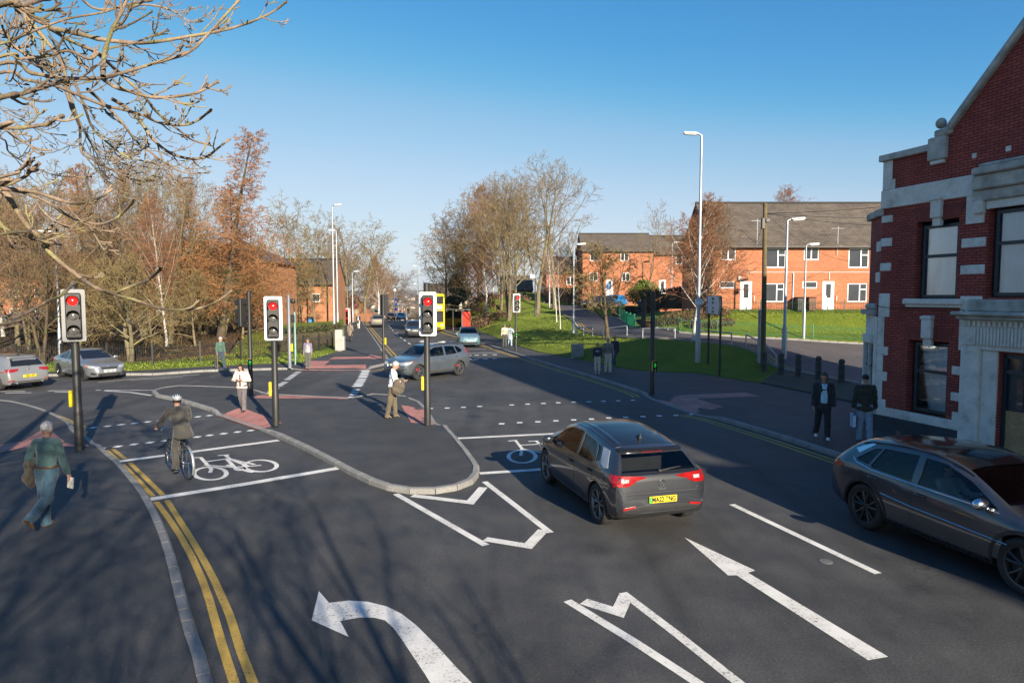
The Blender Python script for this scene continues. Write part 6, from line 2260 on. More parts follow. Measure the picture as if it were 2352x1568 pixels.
# evergreen on the bank
def leaf_cloud(name, centers, n, size, m, parent, seed=1, flat=.0):
 """leaf-sized faces scattered through ellipsoids (centre, radii)"""
 rg = np.random.default_rng(seed)
 C_, R_ = np.array([c for c, r in centers]), np.array([r for c, r in centers])
 k = rg.integers(0, len(C_), n)
 d = rg.normal(size=(n, 3))
 d /= np.linalg.norm(d, axis=1, keepdims=True)
 rr = rg.random(n) ** .38
 P = C_[k] + d * rr[:, None] * R_[k]
 a = rg.normal(size=(n, 3))
 a /= np.linalg.norm(a, axis=1, keepdims=True)
 b = np.cross(a, rg.normal(size=(n, 3)))
 b /= np.linalg.norm(b, axis=1, keepdims=True) + 1e-9
 s = size * (.6 + .8 * rg.random(n))[:, None]
 v = np.stack([P - a * s, P + b * s * .5, P + a * s, P - b * s * .5], 1).reshape(-1, 3)
 q = np.arange(n * 4).reshape(n, 4)
 return link_mesh(name, np_mesh(name, v, q, m, False), parent)
M['needles'] = mat('dark_evergreen', (.022, .040, .018), .8, 0, .5, 1.5)
M['hedge_leaf'] = mat('hedge_leaves', (.034, .050, .013), .75, 0, .5, 3)
M['hedge_brown'] = mat('brown_hedge_twigs', (.13, .075, .04), .9, 0, .4, 3)
M['shrub_bright'] = mat('bright_shrub_leaves', (.12, .17, .02), .7, 0, .4, 3)
v = VH(1052, 712, 92)
ev = thing('evergreen_tree', 'dark green conifer low on the left of the clump by the bus shelter', 'tree', v)
b = MB()
b.tube([(0, 0, -.2), (0, .1, 2), (.1, 0, 6.2)], [.2, .16, .03], 8)
b.build('trunk', M['bark_dark'], ev, 60)
leaf_cloud('crown', [((random.Random(i).uniform(-1, 1) * (2.5 - i * .22), random.Random(i + 50).uniform(-1, 1) * (2.5 - i * .22), .7 + i * .58), (1.3 - .05 * i, 1.3 - .05 * i, .75)) for i in range(10)], 7000, .20, M['needles'], ev)
# left wood
def tr_l(name, key, px, D, topy, rz, label, wide=1.0, z=.3):
 return tree_px(name, key, px, 800, D, topy, rz, label, 'trees of the left hand wood', wide, z)
tr_l('larch_tree', 'larch', 507, 56, 318, .4, 'tallest tree of the wood, an orange twigged larch before the brick block', 1.5)
tr_l('larch_tree', 'larch_b', 205, 60, 392, 1.4, 'orange brown larch behind the left signal', 1.3)
tr_l('larch_tree', 'larch_b', 552, 62, 440, 2.4, 'shorter larch at the right shoulder of the tallest one', 1.5)
tr_l('larch_tree', 'larch', 462, 60, 415, 3.1, 'larch close on the left of the tallest one', 1.2)
for i, (px, D, ty, key, lb, wd) in enumerate(((332, 56, 398, 'ash_many', 'multi stemmed grey tree with a rounded top left of the brick block', .95), (392, 52, 392, 'ash', 'straight bare tree between the rounded one and the larches', .8), (384, 50, 470, 'birch_tall', 'pale trunked birch before the edge of the brick block', .8), (290, 62, 420, 'birch_tall', 'red brown birch behind the forked roadside tree', .9), (430, 66, 440, 'ash_b', 'bare tree rising from behind the flats', .9), (252, 54, 470, 'dome_b', 'dark twiggy tree left of the multi stemmed one', .8), (160, 52, 455, 'ash_b', 'bare tree directly behind the left signal head', .9), (97, 38.6, 500, 'dome_b', 'thick dark trunked tree by the railings above the silver saloon', .8), (42, 50, 440, 'dome_c', 'mossy trunked tree at the far left behind the silver hatchback', .9), (66, 47, 470, 'ash_many', 'leaning mossy tree right of its neighbour at the far left', .8), (10, 58, 420, 'birch_tall', 'slim birch at the left edge of the wood', 1.0), (125, 66, 430, 'dome', 'wide bare tree above the parked cars', .9), (-30, 46, 430, 'dome_b', 'dark tree cut off by the left edge', 1.0), (215, 72, 440, 'dome_c', 'olive tree deep in the wood between the larch and the birch', .9), (360, 74, 430, 'dome', 'bare tree behind the red brick flats', .9))):
 tr_l('bare_tree' if 'birch' not in key else 'birch_tree', key, px, D, ty, i * .9, lb, wd)
for (px, py, D, ty, key, lb, wd) in ((302, 839, 40.2, 566, 'olive', 'forked roadside tree with olive twigs growing through the verge', 1.0), (512, 789, 57, 590, 'olive', 'twiggy tree spreading before the blank brick wall', 1.0), (451, 810, 50, 600, 'olive_b', 'slim twiggy tree left of the spreading one by the wall', .8), (560, 795, 60, 610, 'olive_b', 'low twiggy tree at the right end of the brick wall', 1.0), (180, 820, 46, 600, 'olive', 'low tangled tree above the saloon roof', 1.1), (345, 810, 52, 610, 'olive_b', 'tangled tree between the forked tree and the birch', 1.0), (592, 785, 63, 560, 'dome', 'bare tree hiding the right corner of the blank brick wall', .8), (470, 790, 60, 520, 'olive_b', 'bare tree before the left half of the blank brick wall', .8)):
 tree_px('small_tree', key, px, py, D, ty, px * .1, lb, 'trees of the left hand wood', wd)
for i, (px, D, ty, key, lb, wd) in enumerate(((690, 84, 500, 'dome_c', 'broad olive tree behind the hedge with a mossy trunk', 1.05), (724, 78, 590, 'olive_b', 'small yellow stemmed tree beside the blue bin', 1.0), (655, 92, 540, 'dome', 'bare tree at the corner of the small brown house', 1.0), (745, 96, 525, 'dome_c', 'tree left of the pair of tall lamp posts', .9), (800, 104, 537, 'dome', 'bare tree right of the lamp posts above the telephone kiosk', 1.1), (838, 116, 545, 'dome_c', 'widest roadside tree at the end of the left pavement', 1.2), (775, 118, 560, 'dome_b', 'darker tree standing behind the telephone kiosk', 1.0), (868, 150, 600, 'birch_tall', 'reddish tree beyond the crest on the left', 1.2), (885, 175, 620, 'birch_tall', 'smaller reddish tree farther down the hill', 1.4), (898, 200, 640, 'dome_b', 'last little tree of the row going downhill', 1.2), (850, 165, 610, 'dome', 'tree behind the orange gabled house', 1.0))):
 tree_px('bare_tree' if 'birch' not in key else 'birch_tree', key, px, 740, D, ty, i * 1.7, lb, 'roadside trees on the left', wd, .3 if D < 112 else land_z(0, D))
# far woodland scattered over the valley, one mass
rg = np.random.default_rng(4)
n = 900
Yd = 330 * (8 ** rg.random(n))
px = rg.uniform(560, 1300, n)
cs = []
for i in range(n):
 x = (px[i] - 1176) / FOC * Yd[i]
 if abs(x / Yd[i] + .165) < .018 and Yd[i] < 800: continue
 r_ = rg.uniform(2.5, 5) * (1 + Yd[i] / 2500)
 cs.append(((x, Yd[i], land_z(x, Yd[i]) + r_ * .7), (r_ * 1.3, r_ * 1.3, r_)))
M['far_wood'] = mat('far_woodland', (.07, .055, .032), .95, 0, .5, .02)
struct(leaf_cloud('far_woodland', cs, 26000, 1.9, M['far_wood'], None, 3), 'stuff')
# ------------------------------------------------------------------ the near tree whose branches hang in from the left
FT = thing('overhanging_tree', 'bare tree whose knobbly branches hang into the upper left of the view', 'tree', (-7.0, 5.4, 0))
M['bark_near'] = bark('near_branch_bark', (.20, .145, .10), (.31, .23, .165), (.27, .245, .11), 7.0, .8)
fr_ = np.random.default_rng(8)
near_tr, near_tw = [], []
org = Vector((-7.0, 5.4, 0))
def fa(l): return [(x * .3661, y * .3661) for x, y in l]
def fb(l): return [(x * .2929, 516.8 + y * .2929) for x, y in l]
def knob(pts, r0, r1, step):
 """resample with swellings at the nodes"""
 P = [Vector(p) for p in pts]
 out, rs = [], []
 L = sum((b - a).length for a, b in zip(P[:-1], P[1:]))
 s, nxt = 0.0, step * .5
 k = 0
 dens = []
 for a, b in zip(P[:-1], P[1:]):
  m = max(1, int((b - a).length / (step * .22)))
  for i in range(m): dens.append(a.lerp(b, i / m))
 dens.append(P[-1])
 acc = 0.0
 for i, p in enumerate(dens):
  if i: acc += (p - dens[i - 1]).length
  t = acc / max(L, 1e-6)
  ph = (acc % step) / step
  kn = max(0, 1 - abs(ph - .5) / .13)
  r = (r0 + (r1 - r0) * t) * (1 + .32 * kn)
  out.append(np.array(p))
  rs.append(r)
 rs[-1] *= 1.45
 if len(rs) > 2: rs[-2] *= 1.3
 return np.array(out), np.array(rs)
def twig(p, d, L, r, lev):
 d = Vector(d).normalized()
 pts = [p]
 n = 7
 q = Vector(p)
 for i in range(n):
  d = (d + Vector((fr_.normal(0, .10) + .03, fr_.normal(0, .10), fr_.normal(0, .08) + (.13 if i > 1 else -.08)))).normalized()
  q = q + d * L / n
  pts.append(q.copy())
 near_tw.append(knob(pts, r, max(.0035, r * .6), .075))
 if lev < 2:
  for i in range(fr_.integers(1, 4)):
   j = fr_.integers(1, n)
   a = (pts[j + 1] - pts[j]).normalized() if j < n else d
   s = a.cross(Vector((fr_.normal(), fr_.normal(), fr_.normal()))).normalized()
   twig(pts[j], a * .8 + s * .7, L * fr_.uniform(.25, .55), r * .7, lev + 1)
def limb(pix, d0, d1, r0, r1, root_z=None, twigs=10, tl=.45):
 n = len(pix)
 pts = [V(x, y, d0 + (d1 - d0) * i / (n - 1) + fr_.normal(0, .06)) - org for i, (x, y) in enumerate(pix)]
 if root_z is not None:
  pts = [Vector((0, 0, root_z))] + [pts[0] * .5 + Vector((0, 0, root_z * .5 + .25 * (pts[0].z - root_z)))] + pts
 S_ = smooth3(pts, 5)
 if r0 > .0126: r0 = .0126 + (r0 - .0126) * .50
 r1 *= .88
 near_tr.append(knob(S_, r0, r1, .16))
 m = len(S_)
 for i in range(twigs):
  fq = (i + fr_.random()) / twigs
  j = int(m * (.28 + .58 * fq))
  j = min(j, m - 2)
  a = (S_[j + 1] - S_[j]).normalized()
  s = a.cross(Vector((fr_.normal(), fr_.normal(), fr_.normal() * .5))).normalized()
  twig(S_[j], a * .9 + s * .75, tl * fr_.uniform(.4, 1.15) * (1.05 - .5 * fq), max(.0036, r1 * .75), 0)
limb(fa([(-80, 40), (230, 130), (330, 190), (450, 260), (600, 330), (760, 470), (900, 600), (1000, 720), (1140, 830), (1210, 880), (1330, 912)]), 5.2, 6.4, .050, .009, 4.6, 16, .5)
limb(fa([(-80, 415), (200, 460), (400, 490), (640, 490), (760, 460), (960, 400), (1180, 330), (1300, 220), (1420, 90), (1500, 0)]), 4.4, 4.9, .034, .009, 4.2, 8, .4)
limb(fa([(645, 480), (655, 340), (700, 200), (760, 80), (800, -20)]), 4.5, 4.8, .020, .012, None, 5, .4)
limb(fa([(300, 175), (480, 210), (650, 250), (850, 270), (1000, 260), (1150, 235), (1330, 205), (1480, 170), (1620, 120), (1720, 70), (1800, 10)]), 5.3, 5.8, .024, .008, None, 10, .38)
limb(fa([(640, 490), (720, 545), (800, 570), (950, 610), (1100, 605), (1230, 585), (1310, 545), (1370, 510)]), 4.6, 4.8, .016, .009, None, 7, .35)
limb(fa([(-80, 470), (150, 500), (350, 540), (500, 600), (650, 660), (780, 690), (900, 725), (1000, 770), (1150, 785), (1240, 755), (1325, 690)]), 4.8, 5.0, .026, .009, 4.3, 10, .4)
limb(fa([(700, 620), (800, 680), (880, 760), (950, 860), (1050, 950), (1180, 995), (1290, 985), (1380, 920), (1445, 870)]), 5.2, 5.5, .016, .008, None, 8, .4)
limb(fa([(-80, 640), (100, 600), (200, 570), (300, 540), (420, 500)]), 3.8, 4.4, .022, .013, 4.1, 4, .3)
limb(fa([(-80, 815), (0, 805), (150, 800), (290, 780), (350, 745), (392, 728)]), 3.4, 3.6, .016, .010, 3.8, 3, .25)
limb(fa([(400, 510), (450, 680), (500, 800), (510, 950), (600, 1010), (750, 1090), (900, 1140), (960, 1115)]), 6.2, 6.8, .017, .006, None, 16, .5)
limb(fa([(470, 520), (520, 640), (580, 800), (680, 900), (800, 985), (980, 1025)]), 6.4, 6.9, .016, .006, None, 16, .5)
limb(fa([(550, 560), (640, 640), (760, 760), (850, 880), (950, 960), (1050, 1030), (1150, 1080), (1310, 1085)]), 6.0, 6.6, .016, .006, None, 14, .5)
limb(fa([(420, 520), (480, 720), (560, 880), (640, 960), (740, 1010), (830, 1050)]), 7.0, 7.4, .016, .006, None, 18, .6)
limb(fa([(-80, -10), (120, 60), (260, 220), (380, 380), (420, 520)]), 6.4, 6.4, .040, .017, 5.0, 12, .5)
limb(fa([(-80, 200), (100, 300), (240, 400), (420, 520)]), 6.8, 6.6, .030, .017, 4.8, 12, .55)
limb(fa([(-80, 560), (0, 680), (150, 760), (280, 830), (420, 850)]), 7.0, 7.3, .02, .006, 4.4, 14, .6)
limb(fa([(-80, 860), (60, 960), (200, 1040), (350, 1100), (520, 1110), (590, 1090)]), 6.6, 7.0, .016, .006, 4.0, 12, .5)
limb(fa([(-80, 300), (60, 260), (200, 200), (420, 120), (640, 80), (760, 40), (960, 0)]), 4.9, 5.4, .02, .008, 4.5, 10, .4)
limb(fa([(-80, 60), (120, 40), (300, -20)]), 3.8, 4.0, .022, .016, 4.6, 4, .3)
limb(fa([(500, -20), (620, 60), (900, 30), (1060, 60), (1200, 140), (1280, 130)]), 7.0, 7.4, .014, .006, None, 14, .5)
limb(fa([(-80, 380), (120, 370), (300, 350), (430, 320), (560, 370), (620, 325)]), 4.0, 4.3, .014, .009, 4.3, 6, .3)
limb(fa([(-100, 1160), (0, 1180), (150, 1210), (300, 1270), (420, 1350), (530, 1390), (640, 1405), (740, 1360), (840, 1260)]), 3.2, 3.5, .013, .007, 3.6, 5, .3)
limb(fa([(0, 1185), (200, 1200), (430, 1270), (560, 1265), (640, 1230), (705, 1185)]), 3.2, 3.4, .010, .007, None, 3, .25)
limb(fa([(-60, 1480), (200, 1500), (300, 1520), (380, 1530)]), 3.0, 3.2, .011, .007, 3.4, 4, .25)
limb(fa([(20, 1200), (-30, 1320), (40, 1440), (200, 1480), (300, 1440), (400, 1330)]), 3.3, 3.5, .010, .006, None, 4, .3)
limb(fa([(-60, 1130), (100, 1080), (180, 1020)]), 3.4, 3.5, .010, .008, 3.7, 2, .2)
limb(fa([(-60, 1180), (120, 1130), (250, 1020)]), 3.6, 3.7, .010, .008, None, 2, .2)
limb(fa([(0, 1190), (50, 1230), (150, 1390), (240, 1480), (300, 1540)]) + fb([(340, 160), (460, 280), (640, 420), (760, 495), (890, 545), (1050, 585), (1250, 650), (1400, 665), (1570, 650), (1700, 600), (1820, 510)]), 3.3, 3.8, .0125, .0065, None, 2, .2)
limb(fb([(890, 545), (1000, 490), (1160, 430), (1260, 345)]), 3.62, 3.7, .009, .008, None, 0)
limb(fb([(890, 545), (940, 650), (990, 740), (1050, 775), (1140, 710)]), 3.62, 3.6, .009, .007, None, 0)
limb(fb([(-60, 795), (90, 735), (220, 685), (350, 610), (480, 550), (575, 455)]), 3.0, 3.1, .011, .008, 2.6, 0)
tp = [np.array([0, 0, -.2]), np.array([.05, .02, 1.5]), np.array([0, 0, 3.0]), np.array([-.05, .1, 4.4]), np.array([.1, .1, 6.0]), np.array([.3, 0, 8.5])]
v1, q1 = tubes_np([(np.array(tp), np.array([.36, .27, .24, .20, .14, .06]))], 14)
v2, q2 = tubes_np(near_tr, 8)
link_mesh('trunk', np_mesh('trunk', np.concatenate([v1, v2]), np.concatenate([q1, q2 + len(v1)]), M['bark_near']), FT)
v3, q3 = tubes_np(near_tw, 5)
link_mesh('crown', np_mesh('crown', v3, q3, M['bark_near']), FT)
# trees behind the viewer, which throw the shadows across the near road
tree_proto('sparse', 41, 9, .17, dict(S_ASH, n=(9, 5, 4, 2), rmin=.007), 'bark_ash', 'twig_ash')
tree_proto('sparse_b', 43, 9, .15, dict(S_ASH, n=(8, 5, 4, 2), rmin=.007, stems=2, spread=.2), 'bark_ash', 'twig_ash')
for i, (x, y, h, key, rz, lb) in enumerate(((1.6, -4.6, 6.2, 'sparse', .3, 'bare tree just behind the viewpoint beside the road'), (-1.2, -5.6, 9, 'ash', 1.2, 'forked bare tree behind the viewpoint on the near pavement'), (-4.2, -4.2, 8.5, 'dome', 2.2, 'broad bare tree behind the viewpoint at its left'), (4.9, -9.2, 8.5, 'sparse', 3.2, 'bare tree behind the viewpoint at its right'), (-7.5, -3.0, 8, 'sparse_b', 4.2, 'dark bare tree well left of the viewpoint'), (-2.8, -9.5, 11, 'dome', 5.2, 'tall bare tree farther behind the viewpoint'), (-9.8, 1.5, 7, 'dome', .8, 'broad bare tree left of the overhanging one'), (-5.6, -8.2, 10, 'dome_b', 2.8, 'dark bare tree behind the left pavement'), (4.0, -3.4, 7.5, 'sparse_b', 2.1, 'bare tree behind the viewpoint nearest the road edge'), (1.6, -12, 14, 'ash', .9, 'tall bare tree in the second row behind the viewpoint'), (-1.9, -12.4, 14, 'ash_b', 1.9, 'tall bare tree left in the second row behind the viewpoint'), (-5.4, -12, 14, 'ash', 2.9, 'leftmost tall bare tree in the second row behind the viewpoint'))):
 tree('bare_tree', key, (x, y, .08), h, rz, lb, 'trees behind the viewpoint')
# ------------------------------------------------------------------ traffic signals
M['lens_red'] = mat('lit_red_lens', (.5, .01, .01), .2, 0, .1, 20, emit=(1.0, .012, .010), estr=1.1)
M['lens_off'] = mat('unlit_lens', (.10, .098, .095), .15, 0, .5, 18, coat=.5)
M['green_man'] = mat('lit_green_man', (.02, .3, .05), .4, 0, 0, emit=(.02, .75, .12), estr=.18)
M['bottle_green'] = mat('pale_green_post', (.20, .33, .30), .5, .3, .15, 3)
def rounded(w, h, r, n=5):
 out = []
 for cx, cy, a in ((w / 2 - r, h / 2 - r, 0), (-w / 2 + r, h / 2 - r, 90), (-w / 2 + r, -h / 2 + r, 180), (w / 2 - r, -h / 2 + r, 270)):
  for i in range(n + 1):
   t = rad(a + 90 * i / n)
   out.append((cx + r * math.cos(t), cy + r * math.sin(t)))
 return out
RX = Matrix.Rotation(math.pi / 2, 3, 'X')
def signal(label, base, H_, zc, face, board=None, lit=True, head_off=(0, -.20), button=None, r=.085, m=None, group='traffic signals at the junction', visor=True):
 """face: heading of the lenses in degrees, 0 = towards -y"""
 t = thing('traffic_signal', label, 'traffic light', base, 0, group)
 m = m or M['signal_black']
 b = MB()
 b.lathe([(r * 1.12, 0), (r * 1.12, 1.0), (r, 1.03), (r, H_), (r * .6, H_ + .02)], 20)
 b.build('pole', m, t, 50)
 hd = MB()
 R = Matrix.Rotation(rad(face), 3, 'Z')
 def tf(mb):
  off = R @ Vector((head_off[0], head_off[1], 0))
  mb.v = [tuple(R @ Vector(v) + off + Vector((0, 0, zc))) for v in mb.v]
  return mb
 if board is not None:
  bb = MB()
  bb.prism(rounded(.51, 1.30, .05), -.012, .012)
  bb.v = [(v[0], v[2], v[1]) for v in bb.v]
  bb.f = [f[::-1] for f in bb.f]
  brd = tf(bb).build('backing_board', board, t)
 hd.box((0, -.10, 0), (.335, .17, 1.12), bev=.03)
 for z in (-.19, .19):
  hd.box((0, -.187, z), (.33, .006, .012))
 hd.box((0, .10, .35), (.05, .2, .05))
 hd.box((0, .10, -.35), (.05, .2, .05))
 h = tf(hd).build('signal_head', m, t)
 for i, z in enumerate((.36, 0, -.36)):
  ln = MB()
  ln.lathe([(.001, -.235), (.06, -.228), (.105, -.20), (.112, -.185), (.112, -.15)], 22, (0, 0, 0), Matrix.Rotation(-math.pi / 2, 3, 'X'), cap=False)
  ln.v = [(v[0], -abs(v[1]), v[2] + z) for v in ln.v]
  tf(ln).build('lens', M['lens_red'] if (i == 0 and lit) else M['lens_off'], h, 60)
  vz = MB()
  vs, n = [], 20
  for k in range(n + 1):
   a = rad(-30 + 240 * k / n)
   dep = .10 + .14 * max(0, math.sin(a) * .6 + .4)
   for (rr, y) in ((.128, -.18), (.132, -.18 - dep), (.138, -.18 - dep), (.140, -.18)):
    vs.append((rr * math.cos(a), y, rr * math.sin(a) + z))
  fs = []
  for k in range(n):
   for j in range(3):
    fs.append((k * 4 + j, (k + 1) * 4 + j, (k + 1) * 4 + j + 1, k * 4 + j + 1))
  vz.add(vs, fs)
  tf(vz).build('visor', m, h, 60)
 if button is not None:
  a, zc_, man = button
  Rb = Matrix.Rotation(rad(a), 3, 'Z')
  c = Rb @ Vector((0, -r - .05, zc_))
  b = MB()
  b.box(c, (.13, .075, .42), R=Rb, bev=.015)
  bx = b.build('push_button_box', M['yellow_box'], t)
  if man:
   b = MB()
   c2 = Rb @ Vector((0.02, -r - .135, zc_))
   b.box(c2, (.17, .02, .42), R=Rb)
   pn = b.build('button_panel', M['black_gloss'], bx)
   g = MB()
   for (x, z, w_, h_) in ((.02, .115, .035, .035), (.02, .06, .04, .075), (.0, -.005, .022, .07), (.04, -.005, .022, .07), (-.012, .065, .02, .05), (.052, .065, .02, .05)):
    g.box(Rb @ Vector((x, -r - .148, zc_ + z)), (w_, .006, h_), R=Rb)
   g.build('green_man', M['green_man'], pn)
   g = MB()
   g.box(Rb @ Vector((.02, -r - .148, zc_ - .12)), (.06, .006, .02), R=Rb)
   g.box(Rb @ Vector((.02, -r - .148, zc_ - .165)), (.025, .006, .03), R=Rb)
   g.build('button', M['white_board'], pn)
 return t
P0 = lambda px, py, z=.1: G(px, py, z)
M['shade_grey_board'] = mat('shaded_border', (.20, .20, .20), .5, 0, .06, 3)  # white border of the nearest signal, shade put into its colour as grey
signal('nearest traffic signal at the left edge with a white border coloured grey for shade showing red', P0(183, 1033), 4.22, 3.42, 30, M['shade_grey_board'], True, (-.0, -.18), (-80, 1.32, False), .095)
signal('white bordered red signal at the left corner of the traffic island', P0(634, 977), 3.2, 3.24, 17, M['white_board'], True, (0, -.16), (-75, 1.12, False), .09)
signal('white bordered red signal at the right tip of the traffic island', P0(982, 976), 4.28, 3.37, 6, M['white_board'], True, (.04, -.16), (-80, 1.28, False), .09)
signal('dark signal turned away at the back of the island behind the woman', P0(577, 907), 4.1, 3.25, -112, None, False, (0, -.26), (12, 1.24, True), .075)
signal('dark signal seen from behind on the far corner of the main road', P0(881.5, 826), 4.0, 3.35, 176, mat('black_board', (.03, .03, .03), .5), False, (0, -.16), (80, 1.15, False), .075)
signal('small white bordered red signal before the grass bank', P0(1185, 806), 4.15, 3.42, 16, M['white_board'], True, (0, -.16), (6, 1.15, True), .085)
signal('unlit black signal standing in shade on the right pavement', P0(1497, 904), 4.05, 3.2, -105, None, False, (0, -.26), (14, 1.12, True), .085, M['black_metal'])
# slender posts on the far corner
t = thing('post', 'plain grey steel post on the far left corner', 'post', P0(666, 845))
b = MB()
b.lathe([(.105, 0), (.105, .02), (.095, .03), (.085, 3.95), (.02, 4.0)], 14)
b.build('shaft', mat('dull_steel', (.17, .18, .20), .5, .3, .1), t, 50)
b = MB()
b.box((.13, -.02, 1.12), (.10, .12, .42), bev=.02)
b.build('push_button_box', M['yellow_box'], t)
t = thing('sensor_post', 'pale green post carrying dark sensor boxes beside the grey post', 'post', P0(679, 837))
b = MB()
b.lathe([(.085, 0), (.085, .03), (.065, .04), (.06, 2.9), (.06, 3.0)], 12)
b.build('shaft', M['bottle_green'], t, 50)
b = MB()
b.tube([(0, 0, 3.0), (-.04, 0, 3.3), (-.08, 0, 3.55)], .03, 8)
b.box((-.08, -.02, 3.62), (.22, .22, .26), bev=.03)
b.build('camera_box', M['signal_black'], t, 50)
b = MB()
b.box((-.14, -.05, 2.62), (.32, .24, .46), bev=.03)
b.build('control_box', M['dark_plastic'], t)
# ------------------------------------------------------------------ street lamps
M['lamp_glass'] = mat('lamp_underside', (.55, .55, .52), .3, 0, .1)
def lamp(label, base, H_, arm=1.0, ang=180, m=None, r0=.11, r1=.055, step=1.9, group='street lamps', head=(.75, .26, .12)):
 t = thing('street_lamp', label, 'street lamp', base, 0, group)
 b = MB()
 b.lathe([(r0 * 1.15, 0), (r0 * 1.15, .05), (r0 * 1.05, .06), (r0, step), (r1 * 1.35, step + .12), (r1, H_ - .1)], 14)
 b.build('column', m or M['galv'], t, 50)
 d = Vector((math.cos(rad(ang)), math.sin(rad(ang)), 0))
 b = MB()
 b.tube([Vector((0, 0, H_ - .25)), Vector((0, 0, H_ - .02)), d * .12 + Vector((0, 0, H_ + .03)), d * arm * .4 + Vector((0, 0, H_ + .06))], r1 * .8, 8)
 b.build('bracket', m or M['galv'], t, 50)
 b = MB()
 c = d * (arm * .4 + head[0] / 2) + Vector((0, 0, H_ + .09))
 R = Matrix.Rotation(rad(ang), 3, 'Z') @ Matrix.Rotation(rad(-4), 3, 'Y')
 b.box(c, head, R=R, bev=.04)
 h = b.build('lamp_head', M['white_upvc'], t, 40)
 b = MB()
 b.box(c + R @ Vector((.02, 0, -head[2] / 2 - .012)), (head[0] * .8, head[1] * .75, .03), R=R)
 b.build('lamp_glass', M['lamp_glass'], h)
 return t
v = VH(1602, 843, 36.5)
LM = lamp('tallest street lamp, rising beside the white birch on the right', v, 12.0, .5, 178, None, .13, .065, 2.2)
b = MB()
b.box((-.02, -.13, 3.25), (.42, .02, .30))
pl = b.build('notice_plate', M['white_board'], LM)
text('notice_text', 'CCTV', .10, M['black_gloss'], pl, (-.02, -.142, 3.32), ext=.001)
lamp('tall lamp post in front of the pair at the left kerb', P0(768, 766), 13.2, .6, 0, None, .14, .07)
lamp('tall lamp post rising behind the grey cabinet', P0(776, 757), 11.4, .3, 180, None, .14, .07)
lamp('slim blue grey lamp post behind the silver saloon', P0(139, 827), 7.7, .5, 180, None, .10, .05)
v = VH(1800, 838, 36)
lamp('street lamp right of the wooden pole with its head turned right', v, 7.25, .45, 5, None, .13, .06, 1.6)
v = VH(1846, 769, 45.6)
lamp('shorter street lamp standing at the green fence before the terrace', v, 6.2, .4, 10, None, .09, .05)
v = VH(1317, 762, 54.5)
lamp('street lamp at the bend of the side road', v, 7.0, .5, 0, None, .10, .05)
v = VH(1229, 722, 71)
lamp('dark lamp post with white lantern against the tallest bare tree', v, 4.1, .1, 180, M['black_metal'], .07, .05, 1.2, head=(.5, .5, .4))
v = VH(1262, 719, 82)
lamp('slim lamp column between the two big bare trees', v, 8.0, .5, 180, None, .09, .05)
v = VH(1542, 700, 82)
lamp('small lamp between the joined houses and the terrace gable', v, 7.2, .3, 0, None, .08, .05)
for (px, Y_, H_, dr, lb) in ((810, 102, 7.5, 0, 'street lamp before the trees at the end of the left pavement'), (871.5, 172, 8, 0, 'first far lamp going downhill left of the road'), (886, 186, 8, 0, 'second far lamp in the row going downhill'), (898, 202, 8, 0, 'third far lamp in the row going downhill'), (909, 218, 8, 0, 'fourth far lamp in the row going downhill'), (915.5, 236, 8, 0, 'fifth far lamp in the row going downhill'), (924, 265, 8, 0, 'sixth far lamp in the row going downhill'), (933, 300, 8, 0, 'next to last far lamp of the downhill row'), (942, 330, 8, 0, 'last tiny lamp of the downhill row'), (960.5, 128, 10.2, 180, 'tall lamp right of the road above the bus'), (959, 170, 9.4, 180, 'lower lamp just behind the tall one above the bus')):
 v = V(px, 700, Y_)
 lamp(lb, (v.x, Y_, .1 if Y_ < 112 else land_z(0, Y_)), H_, .6, dr, None, .12, .07)
# telegraph pole with wires
v = VH(1752, 845, 34.5)
TP = thing('telegraph_pole', 'weathered wooden telegraph pole before the terrace', 'pole', v)
M['pole_wood'] = bark('pole_wood', (.10, .078, .042), (.16, .125, .065), None, 2.0)
hp = 8.3
b = MB()
b.tube([(0, 0, -.2), (-.03, 0, hp * .5), (-.08, 0, hp)], [.13, .118, .10], 14)
b.build('shaft', M['pole_wood'], TP, 60)
b = MB()
b.box((-.18, -.05, hp - 1.0), (.16, .2, .55), bev=.02)
b.box((.02, -.13, hp - .85), (.2, .12, .2), bev=.02)
b.build('junction_box', M['gutter'], TP)
for i, (dx, dy, dz) in enumerate(((17, -3, 2.0), (18, 2, .9), (16, 6, .4), (4.5, 15.5, -1.4), (12, 15.5, -1.6))):
 b = MB()
 pts = [Vector((-.08, 0, hp - .5)) + Vector((dx, dy, dz)) * t + Vector((0, 0, -.5 * 4 * t * (1 - t))) for t in np.linspace(0, 1, 12)]
 b.tube(pts, .012, 4)
 b.build('wire', M['gutter'], TP, 60)
v = VH(1743, 825, 35.5)
t = thing('post', 'short grey steel post touching the wooden telegraph pole', 'post', v)
b = MB()
b.lathe([(.10, 0), (.10, .03), (.085, .04), (.085, 2.75), (.02, 2.8)], 12)
b.build('shaft', M['galv'], t, 50)
